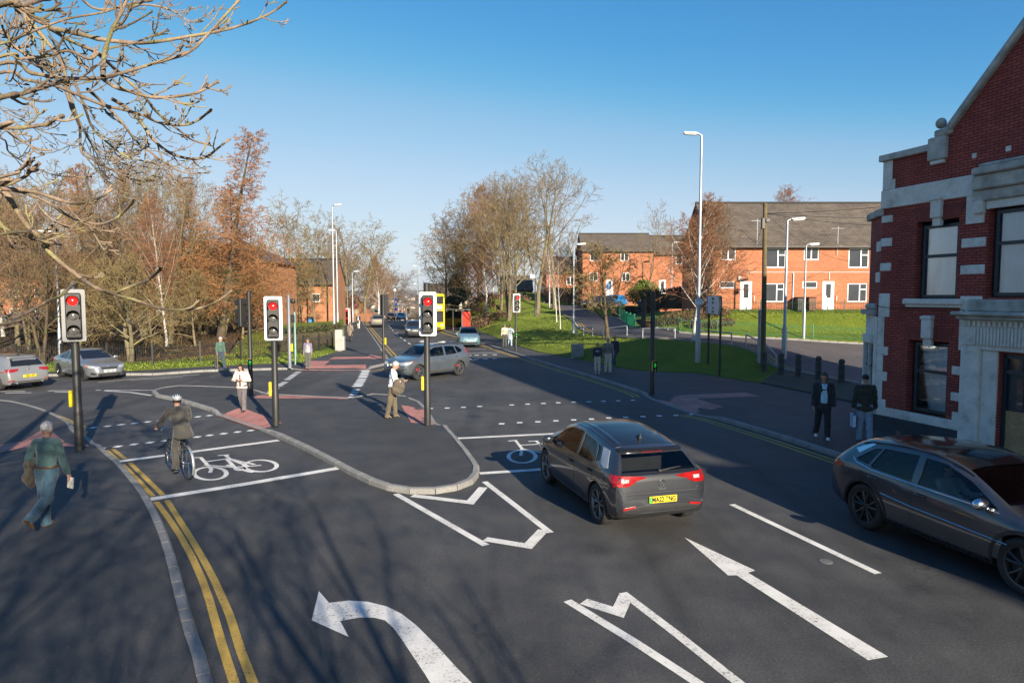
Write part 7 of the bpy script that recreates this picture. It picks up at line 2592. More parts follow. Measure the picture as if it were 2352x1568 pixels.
# direction sign
A_, B_ = VH(1624, 846, 36.0), G(1650, 864, .11)
c = (A_ + B_) / 2
dr = (B_ - A_)
SG = thing('direction_sign', 'white arrow shaped parking direction sign on two black posts', 'sign', (c.x, c.y, .11), math.atan2(dr.y, dr.x))
hw = dr.to_2d().length / 2
M['sign_white'] = mat('sign_face', (.62, .63, .64), .4, 0, .03)
M['sign_blue'] = mat('sign_blue', (.012, .09, .36), .4, 0, .03)
for x in (-hw, hw):
 b = MB()
 b.lathe([(.055, -.1), (.055, 3.85), (.02, 3.87)], 12, (x, .05, 0))
 b.build('post', M['black_metal'], SG, 50)
k0, k1, zb_, zt_ = -hw - .35, hw + .25, 2.96, 3.92
zc_ = (zb_ + zt_) / 2
def pan(name, pts, y, m, par, th=.02):
 q = MB()
 q.prism(pts, -th / 2, th / 2)
 q.v = [(v_[0], y + v_[2], v_[1]) for v_ in q.v]
 q.f = [f[::-1] for f in q.f]
 return q.build(name, m, par)
kk = k1 + .30
bd_ = pan('sign_border', [(k0, zb_), (k1, zb_), (kk, zc_), (k1, zt_), (k0, zt_)], -.02, M['black_gloss'], SG, .03)
fc = pan('sign_face', [(k0 + .04, zb_ + .04), (k1 - .02, zb_ + .04), (kk - .05, zc_), (k1 - .02, zt_ - .04), (k0 + .04, zt_ - .04)], -.042, M['sign_white'], SG, .01)
pan('chevron', [(k1 - .32, zb_ + .05), (k1 - .10, zb_ + .05), (kk - .14, zc_), (k1 - .10, zt_ - .05), (k1 - .32, zt_ - .05), (k1 - .06, zc_)], -.052, M['black_gloss'], fc, .008)
for z in (zc_ + .23, zc_ - .23):
 pan('parking_square', [(k0 + .10, z - .18), (k0 + .46, z - .18), (k0 + .46, z + .18), (k0 + .10, z + .18)], -.052, M['sign_blue'], fc, .008)
 text('parking_letter', 'P', .34, M['sign_white'], fc, (k0 + .28, -.058, z), ext=.002, bold=.008)
wspace = (k1 - .36) - (k0 + .50)
for z, a_, b_2 in ((zc_ + .23, 'Leisure', 'centre'), (zc_ - .23, 'Civic', 'centre')):
 for dz, wd in ((.095, a_), (-.095, b_2)):
  text('sign_text', wd, .215, M['black_gloss'], fc, (k0 + .50 + wspace / 2, -.050, z + dz), ext=.002, bold=.004, sx=min(1, wspace / (.125 * len(wd) + .02)))
# bollards, trip rails, cabinets
M['bollard'] = mat('weathered_bollard', (.06, .055, .045), .9, 0, .4, 4, .3, 30)
b = MB()
b.lathe([(.135, -.1), (.135, .78), (.10, .84), (.10, .87), (.14, .91), (.13, 1.0), (.08, 1.06), (.01, 1.08)], 12)
bm_ = b.mesh('bollard', M['bollard'], 50)
for (px, py, D, lb) in ((1755, 853, 33.6, 'stone bollard at the foot of the wooden pole'), (1794, 860, 32.4, 'stone bollard at the foot of the street lamp'), (1833, 865, 31.5, 'third stone bollard from the wooden pole, standing clear'), (1879, 870, 30.6, 'stone bollard rising behind the man in the open coat'), (1932, 881, 29.5, 'stone bollard between the two men on the pavement'), (1989, 890, 28.3, 'stone bollard beside the corner building')):
 o = link_mesh('bollard', bm_)
 o.location = VH(px, py, D)
 tag(o, lb, 'bollard', 'stone bollards closing the side road')
rl = [((1323, 766, 53), (1340, 768, 51.5), 'short hooped rail at the street lamp on the bend'), ((1325, 767, 52), (1361, 768, 50), 'hooped rail left of the round tree'), ((1385, 770, 47.2), (1440, 775, 46.3), 'hooped rail behind the small round tree'), ((1476, 776, 43.6), (1550, 779, 42.4), 'long hooped rail behind the dark signal'), ((1606, 783, 41.2), (1680, 789, 39.8), 'hooped rail between the birch and the sign'), ((1713, 795, 38.8), (1741, 803, 37.4), 'hooped rail left of the wooden pole'), ((1757, 806, 36.6), (1782, 828, 34.6), 'dark sloping rail right of the wooden pole'), ((1236, 714, 98), (1250, 718, 92), 'far hooped rail behind the tallest tree'), ((1215, 713, 100), (1229, 713, 97), 'farthest hooped rail at the top of the bank')]
for (a, c, lb) in rl:
 A_, B_ = VH(*a), VH(*c)
 t = thing('trip_rail', lb, 'railing', A_, 0, 'hooped trip rails along the side road')
 d = B_ - A_
 b = MB()
 hh = .66
 n_ = d.to_2d().normalized() * .12
 n3 = Vector((n_.x, n_.y, 0))
 b.tube(smooth3([(0, 0, -.1), (0, 0, hh - .15), Vector((0, 0, hh - .03)) + n3 * .3, Vector((0, 0, hh)) + n3, d - n3 + Vector((0, 0, hh)), d - n3 * .3 + Vector((0, 0, hh - .03)), d + Vector((0, 0, hh - .15)), d + Vector((0, 0, -.1))], 3), .042, 8)
 b.build('hoop', M['galv'], t, 60)
t = thing('utility_cabinet', 'squat grey cabinet on the pavement before the grass bank', 'cabinet', G(1327, 823, .1))
b = MB()
b.box((0, .25, .42), (.74, .42, .84), bev=.02)
b.build('casing', M['concrete'], t)
b = MB()
b.box((0, .25, .86), (.80, .48, .06), bev=.02)
b.build('lid', M['concrete'], t)
b = MB()
b.box((-.02, .03, .42), (.62, .02, .70))
b.build('door', mat('cabinet_door', (.20, .20, .19), .7, 0, .2, 3), t)
M['cab_grey'] = mat('pale_cabinet', (.34, .335, .31), .6, 0, .15, 2)
t = thing('control_cabinet', 'tall pale grey control cabinet at the foot of the lamp posts', 'cabinet', G(778, 806, .1))
b = MB()
b.box((0, .2, .76), (.52, .45, 1.52), bev=.02)
b.build('casing', M['cab_grey'], t)
b = MB()
b.box((.30, .12, .55), (.22, .36, 1.0), bev=.02)
b.build('side_box', M['cab_grey'], t)
b = MB()
b.box((0, -.03, .76), (.44, .02, 1.36))
b.build('door', M['cab_grey'], t)
b = MB()
b.lathe([(.10, 0), (.10, .006), (.08, .008)], 20)
o = b.build('manhole_cover', mat('worn_iron', (.13, .125, .12), .7))
p = G(1897, 1289)
o.location = (p.x, p.y, .0)
tag(o, 'round pale cover set in the road right of the long arrow', 'manhole cover')
# telephone kiosk, blue bin, low wall
v = G(794.5, 744, .1)
t = thing('telephone_kiosk', 'red and white telephone kiosk at the end of the left pavement', 'phone box', (v.x, v.y, .1))
M['kiosk_red'] = mat('kiosk_red', (.55, .02, .02), .4, 0, .08)
b = MB()
for x in (-.40, .40):
 for y in (0, .8):
  b.box((x, y, 1.05), (.07, .07, 2.1))
b.box((0, .4, 2.14), (.92, .92, .10), bev=.04)
b.build('frame', M['white_board'], t)
b = MB()
b.box((0, .0, 1.92), (.74, .05, .30))
b.box((0, .0, .78), (.74, .05, .12))
b.box((0, .75, 1.0), (.70, .04, 1.9))
b.build('panel', M['kiosk_red'], t)
b = MB()
b.box((0, .03, 1.3), (.72, .02, .95))
b.box((0, .03, .38), (.72, .02, .70))
b.build('pane', M['clear_glass'], t)
v = V(717, 748, 79)
t = thing('wheelie_bin', 'large bright blue bin behind the hedge', 'bin', (v.x, 79, .45))
M['bin_blue'] = mat('blue_bin_plastic', (.05, .22, .50), .4, 0, .06)
b = MB()
b.box((0, 0, .48), (.68, .75, .96), bev=.05)
for i in range(4):
 b.box((-.24 + i * .16, -.385, .46), (.05, .03, .8))
b.build('body', M['bin_blue'], t)
b = MB()
b.box((0, -.02, 1.0), (.74, .82, .09), bev=.03)
b.build('lid', M['bin_blue'], t)
v0, v1 = V(757, 740, 96), V(868, 740, 112)
t = thing('low_wall', 'low brown wall with piers along the end of the left pavement', 'wall', (v0.x, 96, 0), math.atan2(112 - 96, v1.x - v0.x))
L_ = math.hypot(v1.x - v0.x, 16)
b = MB()
b.box((L_ / 2, .2, .65), (L_, .22, 1.3))
b.build('wall', M['brick_left'], t, None, True)
for x in (0, 2.6, L_ * .55):
 b = MB()
 b.box((x, .2, .95), (.45, .45, 1.9))
 b.box((x, .2, 1.95), (.55, .55, .12))
 b.build('pier', M['sandstone'], t, None, True)
# wheelie bins by the terrace
M['bin_dark'] = mat('black_bin', (.018, .018, .02), .45, 0, .1)
M['bin_brown'] = mat('brown_bin', (.12, .045, .02), .45, 0, .1)
for (x, y, m_, lb) in ((Xt - .2 + .0, 50.6, 'bin_dark', 'black wheelie bin at the left end of the terrace'), (Xt + 6.35, 50.7, 'bin_dark', 'black wheelie bin by the downpipe before the terrace'), (Xt + 7.2, 50.7, 'bin_brown', 'brown wheelie bin beside the right hand white door')):
 t = thing('wheelie_bin', lb, 'bin', (x, y, Zt - .02), 0, 'wheelie bins at the terrace')
 b = MB()
 b.box((0, 0, .55), (.52, .6, .95), bev=.04, taper=1.08)
 b.build('body', M[m_], t)
 b = MB()
 b.box((0, -.02, 1.06), (.60, .70, .08), bev=.03)
 b.build('lid', M[m_], t)
 for s_ in (-1, 1):
  b = MB()
  b.lathe([(.1, -.03), (.1, .03)], 12, (s_ * .24, .28, .1), Matrix.Rotation(math.pi / 2, 3, 'Y'))
  b.build('wheel', M['rubber'], t)
# ------------------------------------------------------------------ fences and railings
def fence(name, label, pts, h, m, sp=.12, post=2.4, bow=False, group=None, bar=.009, postw=.05, ph=0.1, tops=False, dip=0):
 """upright railings following ground points"""
 pts = [Vector(p) for p in pts]
 t = thing(name, label, 'fence', pts[0], 0, group)
 o = pts[0]
 b = MB()
 S_ = 0.0
 seg = []
 for a, c in zip(pts[:-1], pts[1:]):
  seg.append((a, c, (c - a).to_2d().length))
 tot = sum(s[2] for s in seg)
 def at(s):
  for a, c, l in seg:
   if s <= l or (a, c, l) == seg[-1]:
    return a.lerp(c, min(1, s / l)), (c - a).to_2d().normalized()
   s -= l
 n = int(tot / sp)
 for i in range(n):
  p, d = at(i * sp)
  p = p - o
  if bow:
   if i % 2 == 0 and i + 1 < n:
    q = at((i + 1) * sp)[0] - o
    mid = (p + q) / 2
    b.tube([p, p + Vector((0, 0, h - .07)), p.lerp(mid, .35) + Vector((0, 0, h - .02)), mid + Vector((0, 0, h)), q.lerp(mid, .35) + Vector((0, 0, h - .02)), q + Vector((0, 0, h - .07)), q], bar, 4)
  else:
   hh = h - dip * math.sin(math.pi * ((i * sp) % post) / post)
   b.tube([p + Vector((0, 0, .05)), p + Vector((0, 0, hh))], bar, 4)
 k = max(2, int(tot / .6))
 for z in (.14, h - .16 - dip * .7):
  b.tube([at(tot * i / k)[0] - o + Vector((0, 0, z)) for i in range(k + 1)], bar * 1.3, 4)
 b.build('rail_panel', m, t)
 k = max(1, int(round(tot / post)))
 pm = MB()
 pm.box((0, 0, (h + ph) / 2), (postw, postw, h + ph), bev=.006)
 me = pm.mesh('post', m)
 for i in range(k + 1):
  q = link_mesh('post', me, t)
  p, d = at(tot * i / k)
  q.location = p - o
  q.rotation_euler = (0, 0, math.atan2(d.y, d.x))
 return t
GF = 'green fences along the gardens'
fence('green_fence', 'green fence climbing left from the side road bend, seen at a slant', [VH(1408, 729, 67), VH(1424, 737, 61), VH(1439, 745.5, 55.5)], 1.0, M['green_metal'], .10, 1.9, False, GF, .02, .09)
fence('green_fence', 'green fence with closed boards turning the corner of the garden', [VH(1439, 745.5, 55.5), VH(1457, 753, 51.5)], 1.0, M['green_metal'], .09, 2.0, False, GF, .02, .09)
fence('bow_fence', 'bow topped green fence in sunlight behind the birch and the sign', [VH(1457, 753, 51.5), VH(1562, 763, 46.4), VH(1640, 768, 46.1), VH(1742, 774, 45.8)], .95, M['green_metal'], .12, 3.0, True, GF)
fence('bow_fence', 'bow topped green fence in shade right of the wooden pole', [VH(1742, 774, 45.8), VH(1860, 777, 45.6), VH(2000, 781, 45.4), VH(2120, 784, 45.2)], .95, M['green_metal'], .12, 3.2, True, GF)
fence('bow_fence', 'low green fence around the lawn before the farther brick house', [VH(1284, 706, 94), VH(1320, 708, 92), VH(1350, 711, 87)], .95, M['green_metal'], .16, 3.0, True, GF, .014)
fence('garden_railing', 'dark green bow topped railing in front of the terrace doors', [(Xt + .2, 50.0, Zt - .06), (Xt + 6, 50.0, Zt - .06), (Xt + 12.6, 50.0, Zt - .06), (Xt + 18.5, 50, Zt - .06)], .85, mat('dark_green_rail', (.012, .05, .03), .5), .12, 3.0, True, None, .011)
BK = 'black railings along the wood'
fpts = [(-60, 840), (60, 840), (180, 839), (351, 836.5), (470, 831), (567, 824), (640, 819), (700, 812), (764, 800)]
FP = [G(x, y, .12) for x, y in fpts]
fence('black_railing', 'black railings behind the two silver cars', FP[0:4], 1.15, M['black_metal'], .125, 2.7, False, BK, .011, .09, .10, dip=.06)
fence('black_railing', 'black railings behind the man with the stick', FP[3:7], 1.15, M['black_metal'], .125, 2.7, False, BK, .011, .09, .10, dip=.06)
fence('black_railing', 'black railings in front of the clipped hedge', FP[6:9], 1.15, M['black_metal'], .125, 2.7, False, BK, .011, .09, .10, dip=.10)
# handrail up the bank
pr = [VH(1084, 757, 84), VH(1128, 748, 80), VH(1166, 738, 76), VH(1201, 727, 74), VH(1229, 718, 76)]
t = thing('handrail', 'black handrail climbing the grass bank behind the couple', 'railing', pr[0])
b = MB()
for z in (.95, .45):
 b.tube([p - pr[0] + Vector((0, 0, z)) for p in pr], .03, 6)
b.build('rail', M['black_metal'], t, 60)
for p in pr[:-1]:
 q = MB()
 q.tube([p - pr[0], p - pr[0] + Vector((0, 0, .95))], .03, 6)
 q.build('post', M['black_metal'], t, 60)
# ------------------------------------------------------------------ hedges and shrubs
def hedge(name, label, a, c, w, h, m, n, size, seed, m2=None):
 a, c = Vector(a), Vector(c)
 t = thing(name, label, 'hedge', a)
 L_ = (c - a).length
 k = max(2, int(L_ / .45))
 rg_ = random.Random(seed)
 cs = []
 for i in range(k + 1):
  p = (c - a) * (i / k)
  for z in np.arange(.2, h, .4):
   cs.append(((p.x + rg_.uniform(-.1, .1), p.y + rg_.uniform(-.1, .1), p.z + z + rg_.uniform(-.05, .08)), (.36, w / 2 * rg_.uniform(.85, 1.1), .30)))
 b = MB()
 d = (c - a).normalized()
 b.box(((c - a) / 2) + Vector((0, 0, h * .45)), (L_, w * .55, h * .75), math.atan2(d.y, d.x))
 b.build('stems', M['bark_dark'], t)
 leaf_cloud('leaves', cs, n, size, m, t, seed)
 if m2 is not None:
  leaf_cloud('tips', cs, n // 4, size, m2, t, seed + 1)
 return t
A_, B_ = G(630, 812, .12), G(772, 792, .12)
hedge('clipped_hedge', 'clipped green hedge behind the black railings on the corner', A_ + Vector((0, .9, .0)), B_ + Vector((.2, .3, 0)), 1.1, 1.45, M['hedge_leaf'], 16000, .07, 3, M['hedge_brown'])
hedge('brown_hedge', 'brown winter hedge below the left gable of the terrace', VH(1478, 690, 70), VH(1575, 690, 66), 1.0, 2.0, M['hedge_brown'], 7000, .09, 4)
hedge('dark_hedge', 'dark hedge beside the blue parked car', VH(1416, 730, 64), VH(1485, 726, 66), 1.2, .8, M['hedge_brown'], 6000, .09, 5)
v = VH(1478, 700, 73)
t = thing('shrub', 'bright yellow green shrub under the bare tree by the brick houses', 'shrub', v)
b = MB()
b.tube([(0, 0, 0), (0, 0, 1.4)], .06, 6)
b.build('stem', M['bark_dark'], t)
leaf_cloud('leaves', [((-.8, 0, 1.6), (1.2, .9, 1.0)), ((.7, 0, 1.9), (1.2, .9, 1.1)), ((0, .3, 2.5), (.9, .8, .8))], 4500, .10, M['shrub_bright'], t, 6)
def scrub(label, cs, n, m, seed, size=.07):
 o = leaf_cloud('ground_shrubs', cs, n, size, m, None, seed)
 o['label'] = label
 return struct(o, 'stuff')
cs = []
for (px, py, D, r_) in ((1500, 752, 49.5, .6), (1530, 748, 49, .8), (1555, 745, 49, .9), (1590, 742, 49, .9), (1625, 738, 49.5, .8), (1655, 735, 49.6, .7), (1485, 757, 50, .4), (1600, 752, 47.5, .5), (1640, 752, 47.5, .6), (1670, 748, 48, .5)):
 v = VH(px, py, D)
 cs.append(((v.x, v.y, v.z + r_ * .4), (r_ * 1.2, r_, r_ * .7)))
scrub('bramble', cs, 6000, M['hedge_brown'], 7)
cs = []
for i in range(70):
 rr = random.Random(i + 400)
 px, D = rr.uniform(1075, 1200), rr.uniform(80, 98)
 v = VH(px, 700, D)
 cs.append(((v.x, v.y, v.z + .3), (1.3, 1.0, .55)))
scrub('bramble', cs, 9000, M['hedge_brown'], 8, .11)
cs = []
for i in range(60):
 rr = random.Random(i + 900)
 px, D = rr.uniform(-20, 420), rr.uniform(42, 56)
 v = V(px, 800, D)
 cs.append(((v.x, D, .35), (1.2, .8, .4)))
scrub('undergrowth', cs, 1500, M['hedge_leaf'], 9, .06)
# grass blades on the verges and bank
rg = np.random.default_rng(2)
def blades(name, poly, n, hf, hh, m):
 q = np.array([(p.x, p.y) for p in poly])
 lo, hi = q.min(0), q.max(0)
 P = rg.random((n * 3, 2)) * (hi - lo) + lo
 P = P[inpoly(P, q)][:n]
 z = np.array([hf(x, y) for x, y in P])
 a = rg.random(len(P)) * 6.28
 w = .02 + .02 * rg.random(len(P))
 h = hh * (.5 + rg.random(len(P)))
 dx, dy = np.cos(a) * w, np.sin(a) * w
 lean = rg.normal(0, .35, (len(P), 2)) * h[:, None]
 v0 = np.stack([P[:, 0] - dx, P[:, 1] - dy, z], 1)
 v1 = np.stack([P[:, 0] + dx, P[:, 1] + dy, z], 1)
 v2 = np.stack([P[:, 0] + lean[:, 0], P[:, 1] + lean[:, 1], z + h], 1)
 v = np.stack([v0, v1, v2], 1).reshape(-1, 3)
 return struct(link_mesh(name, np_mesh(name, v, np.arange(len(v)).reshape(-1, 3), m, False)), 'stuff')
M['blade'] = mat('grass_blades', (.17, .215, .022), .7, 0, .4, 1.2)
blades('grass', bank + [NEAR_EDGE[i0]] + NEAR_EDGE[:i0][::-1], 26000, lambda x, y: H(x, y) + .03, .04, M['blade'])
blades('grass', [Vector(p) for p in FARL_BACK][3:] + [Vector((-36, 40.2)), Vector((-21.5, 40.6)), Vector((-18, 50))], 6000, lambda x, y: .115 + .9 * max(0, min(1, (y - 46) / 25)) * max(0, min(1, (-x - 10) / 8)), .05, M['blade'])
blades('grass', [p for p in FAR_EDGE if p.y < 60] + [Vector((30, 51)), Vector((15, 51)), Vector((11, 58))], 9000, lambda x, y: H(x, y) + .02, .06, M['blade'])
# fallen leaves under the trees
M['leaf_dry'] = mat('fallen_leaves', (.22, .11, .045), .8, 0, .5, 9)
n = 9000
lx, ly = rg.uniform(-46, -16, n), rg.uniform(41.5, 62, n)
vs = []
s_ = .05
zz = .14 + .75 * np.clip((ly - 43) / 25, 0, 1) + rg.random(n) * .05
a = rg.random(n) * 6.28
v = np.stack([np.stack([lx + s_ * np.cos(a + k), ly + s_ * np.sin(a + k), zz + rg.normal(0, .02, n)], 1) for k in (0, 1.6, 3.1, 4.7)], 1).reshape(-1, 3)
struct(link_mesh('fallen_leaves', np_mesh('fallen_leaves', v, np.arange(n * 4).reshape(-1, 4), M['leaf_dry'], False)), 'stuff')
# blue rag in the round tree
v = V(1397, 658, 45.6)
b = MB()
vs = [(x * .12 + .03 * math.sin(z * 5), .03 * math.sin(x * 3 + z * 4), z * .14) for z in range(4) for x in range(3)]
b.add(vs, [(r_ * 3 + c_, r_ * 3 + c_ + 1, r_ * 3 + c_ + 4, r_ * 3 + c_ + 3) for r_ in range(3) for c_ in range(2)])
o = b.build('rag', mat('blue_rag', (.02, .25, .60), .6), None, 180)
o.location = v - Vector((.12, 0, .2))
tag(o, 'bright blue rag caught in the small round tree', 'rag')
# ------------------------------------------------------------------ bus and shelter
M['bus_yellow'] = mat('bus_yellow', (.66, .56, .01), .3, 0, .05, 1, coat=.5)
M['bus_grey'] = mat('bus_grey', (.22, .225, .22), .35, 0, .06, 1, coat=.4)
fwd = Vector((.21, -.98)).normalized()
fl_, fr2 = V(967, 760, 75.5), V(1025, 760, 75.0)
c = (fl_ + fr2) / 2
BUS = thing('double_decker_bus', 'yellow double decker bus standing at the shelter behind the signal', 'bus', (c.x, c.y, 0), math.atan2(-fwd.x, fwd.y))
b = MB()   # local: front face at y=0, body towards -y
b.box((0, -5.2, 2.28), (2.5, 10.4, 3.96), bev=.16)
b.build('body', M['bus_yellow'], BUS, 50)
def bbox(name, c_, s_, m, bev=.03, par=None):
 q = MB()
 q.box(c_, s_, bev=bev)
 return q.build(name, m, par or BUS)
bbox('upper_screen', (0, .0, 3.55), (2.2, .06, .85), M['house_glass'])
bbox('lower_screen', (0, .0, 1.75), (2.2, .06, 1.25), M['house_glass'])
ds = bbox('destination_panel', (0, .02, 2.74), (1.9, .06, .58), mat('blind_panel', (.20, .21, .22), .3), .05)
text('destination_text', 'NETWORK', .36, M['white_board'], ds, (0, .056, 2.74), (math.pi / 2, 0, math.pi), .003, bold=.008, sx=1.05)
bbox('front_grille', (0, .01, .50), (1.6, .06, .16), M['trim'])
for s_ in (-1, 1):
 q = MB()
 q.ell((s_ * .92, .0, .78), (.22, .06, .13))
 q.build('headlamp', M['lamp_clear'], BUS, 60)
 bbox('side_glass', (s_ * 1.245, -5.4, 3.5), (.05, 9.4, .82), M['house_glass'])
 bbox('side_glass', (s_ * 1.245, -5.4, 1.85), (.05, 8.0, .85), M['house_glass'])
 bbox('grey_panel', (s_ * 1.245, -7.4, .85), (.04, 5.6, .8), M['bus_grey'])
 bbox('grey_panel', (s_ * 1.245, -8.2, 3.62), (.06, 4.0, 1.1), M['bus_grey'])
 bbox('mirror', (s_ * 1.42, .15, 2.45), (.16, .12, .38), M['trim'])
 for y in (-2.4, -8.0):
  q = MB()
  q.lathe([(.2, -.14), (.46, -.14), (.50, -.1), (.50, .1), (.46, .14), (.2, .14)], 22, (s_ * 1.12, y, .50), Matrix.Rotation(math.pi / 2, 3, 'Y'))
  q.build('wheel', M['rubber'], BUS, 50)
# shelter
v = G(1041, 758, .1)
SH = thing('bus_shelter', 'glass bus shelter with a red and pink poster on the right pavement', 'bus shelter', (v.x, v.y, .1), math.atan2(-.98, .2) + math.pi + .55)
for (x, y) in ((-1.6, 0), (0, 0), (1.6, 0), (-1.6, -1.2), (1.6, -1.2)):
 q = MB()
 q.box((x, y, 1.15), (.07, .07, 2.3))
 q.build('post', M['galv'], SH)
q = MB()
q.box((0, -.6, 2.36), (3.6, 1.5, .10), bev=.04)
q.build('roof', mat('shelter_roof', (.25, .26, .27), .4, .3), SH)
q = MB()
q.box((0, .01, 1.25), (3.1, .015, 1.9))
q.build('pane', M['clear_glass'], SH)
q = MB()
q.box((1.6, -.6, 1.25), (.015, 1.05, 1.9))
q.build('pane', M['clear_glass'], SH)
M['poster_pink'] = mat('pink_poster', (.60, .01, .12), .3, 0, .2, 2, emit=(.6, .01, .10), estr=.25)
M['poster_red'] = mat('red_poster', (.50, .05, .03), .3, 0, .6, 7)
for x, m_ in ((-1.52, 'poster_pink'), (-1.68, 'poster_red')):
 q = MB()
 q.box((x, -.6, 1.2), (.10, 1.1, 1.85), bev=.02)
 q.build('poster_panel', M[m_], SH)
q = MB()
q.box((-.1, -.3, .52), (2.4, .3, .06))
q.box((-.9, -.3, .25), (.06, .25, .5))
q.box((.8, -.3, .25), (.06, .25, .5))
q.build('bench', M['kiosk_red'], SH)
# blue and white flag like signs down the hill
v = V(907, 700, 118)
t = thing('banner_sign', 'blue and white sign on a pole down the main road', 'sign', (v.x, 118, land_z(0, 118)))
q = MB()
q.tube([(0, 0, 0), (0, 0, 5.2)], .05, 6)
q.build('post', M['galv'], t, 60)
for z in (2.0, 2.9, 3.7):
 q = MB()
 q.lathe([(.26, -.02), (.26, .02)], 18, (.2, -.08, z), RX)
 q.build('disc', M['sign_blue'], t, 40)
q = MB()
q.ell((0, 0, 5.3), (.3, .3, .3))
q.build('globe', M['white_board'], t, 180)
# darker reinstatement patches in the road
pm_ = MB()
for l in ([(1180, 905), (1300, 900), (1335, 915), (1210, 921)], [(470, 868), (560, 866), (575, 876), (480, 879)]):
 pm_.sheet(GG(l), .0022)
struct(pm_.build('road_patch', asphalt_mat('patch_asphalt', .042, (1, 1, 1.02), cracks=0)))
# ------------------------------------------------------------------ people
def cloth(name, col, sc=9.0, rough=.85, var=.22):
 return mat(name, col, rough, 0, var, sc, .25, 40, sheen=.2)
M['skin'] = mat('skin', (.42, .22, .15), .55, 0, .10, 9)
M['skin_tan'] = mat('tanned_skin', (.34, .17, .11), .55, 0, .10, 9)
M['eye'] = mat('dark_eye', (.02, .015, .012), .3, 0, 0)
M['lip'] = mat('lips', (.30, .10, .085), .5, 0, .05)
M['hair_white'] = mat('white_hair', (.40, .39, .375), .7, 0, .35, 24, .4, 60)
M['hair_dark'] = mat('dark_hair', (.018, .014, .012), .6, 0, .3, 30, .4, 60)
M['hair_grey'] = mat('grey_brown_hair', (.075, .062, .052), .7, 0, .3, 30, .4, 60)
M['hair_fair'] = mat('fair_hair', (.30, .22, .13), .7, 0, .3, 30, .4, 60)
def capsule(mb, a, b, ra, rb, n=12, flat=1.0):
 a, b = Vector(a), Vector(b)
 d = (b - a)
 L = d.length
 d = d.normalized()
 pts, rs = [], []
 for t in (-.98, -.8, -.45):
  pts.append(a + d * ra * t)
  rs.append(ra * math.sqrt(max(.02, 1 - t * t)))
 for t in (0, .25, .5, .75, 1):
  pts.append(a + d * L * t)
  rs.append(ra + (rb - ra) * t)
 for t in (.45, .8, .98):
  pts.append(b + d * rb * t)
  rs.append(rb * math.sqrt(max(.02, 1 - t * t)))
 mb.tube(pts, rs, n, True, flat)
def fuse(mb, vox, sm=4, fold=0.0, seed=0):
 """one continuous surface from overlapping closed shapes"""
 me = mb.mesh('f', M['skin'])
 fix_normals(me)
 o = link_mesh('f', me)
 r = o.modifiers.new('r', 'REMESH')
 r.mode = 'VOXEL'
 r.voxel_size = vox
 if sm:
  s = o.modifiers.new('s', 'SMOOTH')
  s.factor = .5
  s.iterations = sm
 out = evaluated(o)
 bpy.data.objects.remove(o)
 bpy.data.meshes.remove(me)
 if fold > 0:
  n = len(out.vertices)
  co = np.empty(n * 3)
  out.vertices.foreach_get('co', co)
  co = co.reshape(-1, 3)
  nr = np.empty(n * 3)
  out.vertices.foreach_get('normal', nr)
  nr = nr.reshape(-1, 3)
  x, y, z = co.T
  f = np.sin(31 * z + 6 * np.sin(9 * x + seed) + 5 * np.sin(11 * y + 2 * seed)) * .5 + np.sin(17 * z + 14 * x + 9 * np.sin(8 * y + seed)) * .5 + .6 * np.sin(22 * x + 19 * y + 5 * np.sin(7 * z))
  co = co + nr * (f * fold)[:, None]
  out.vertices.foreach_set('co', co.ravel())
 out.polygons.foreach_set('use_smooth', [True] * len(out.polygons))
 out.update()
 return out
def dirv(out, fwd, down=1.0):
 v = Vector((out, fwd, -down))
 return v.normalized()
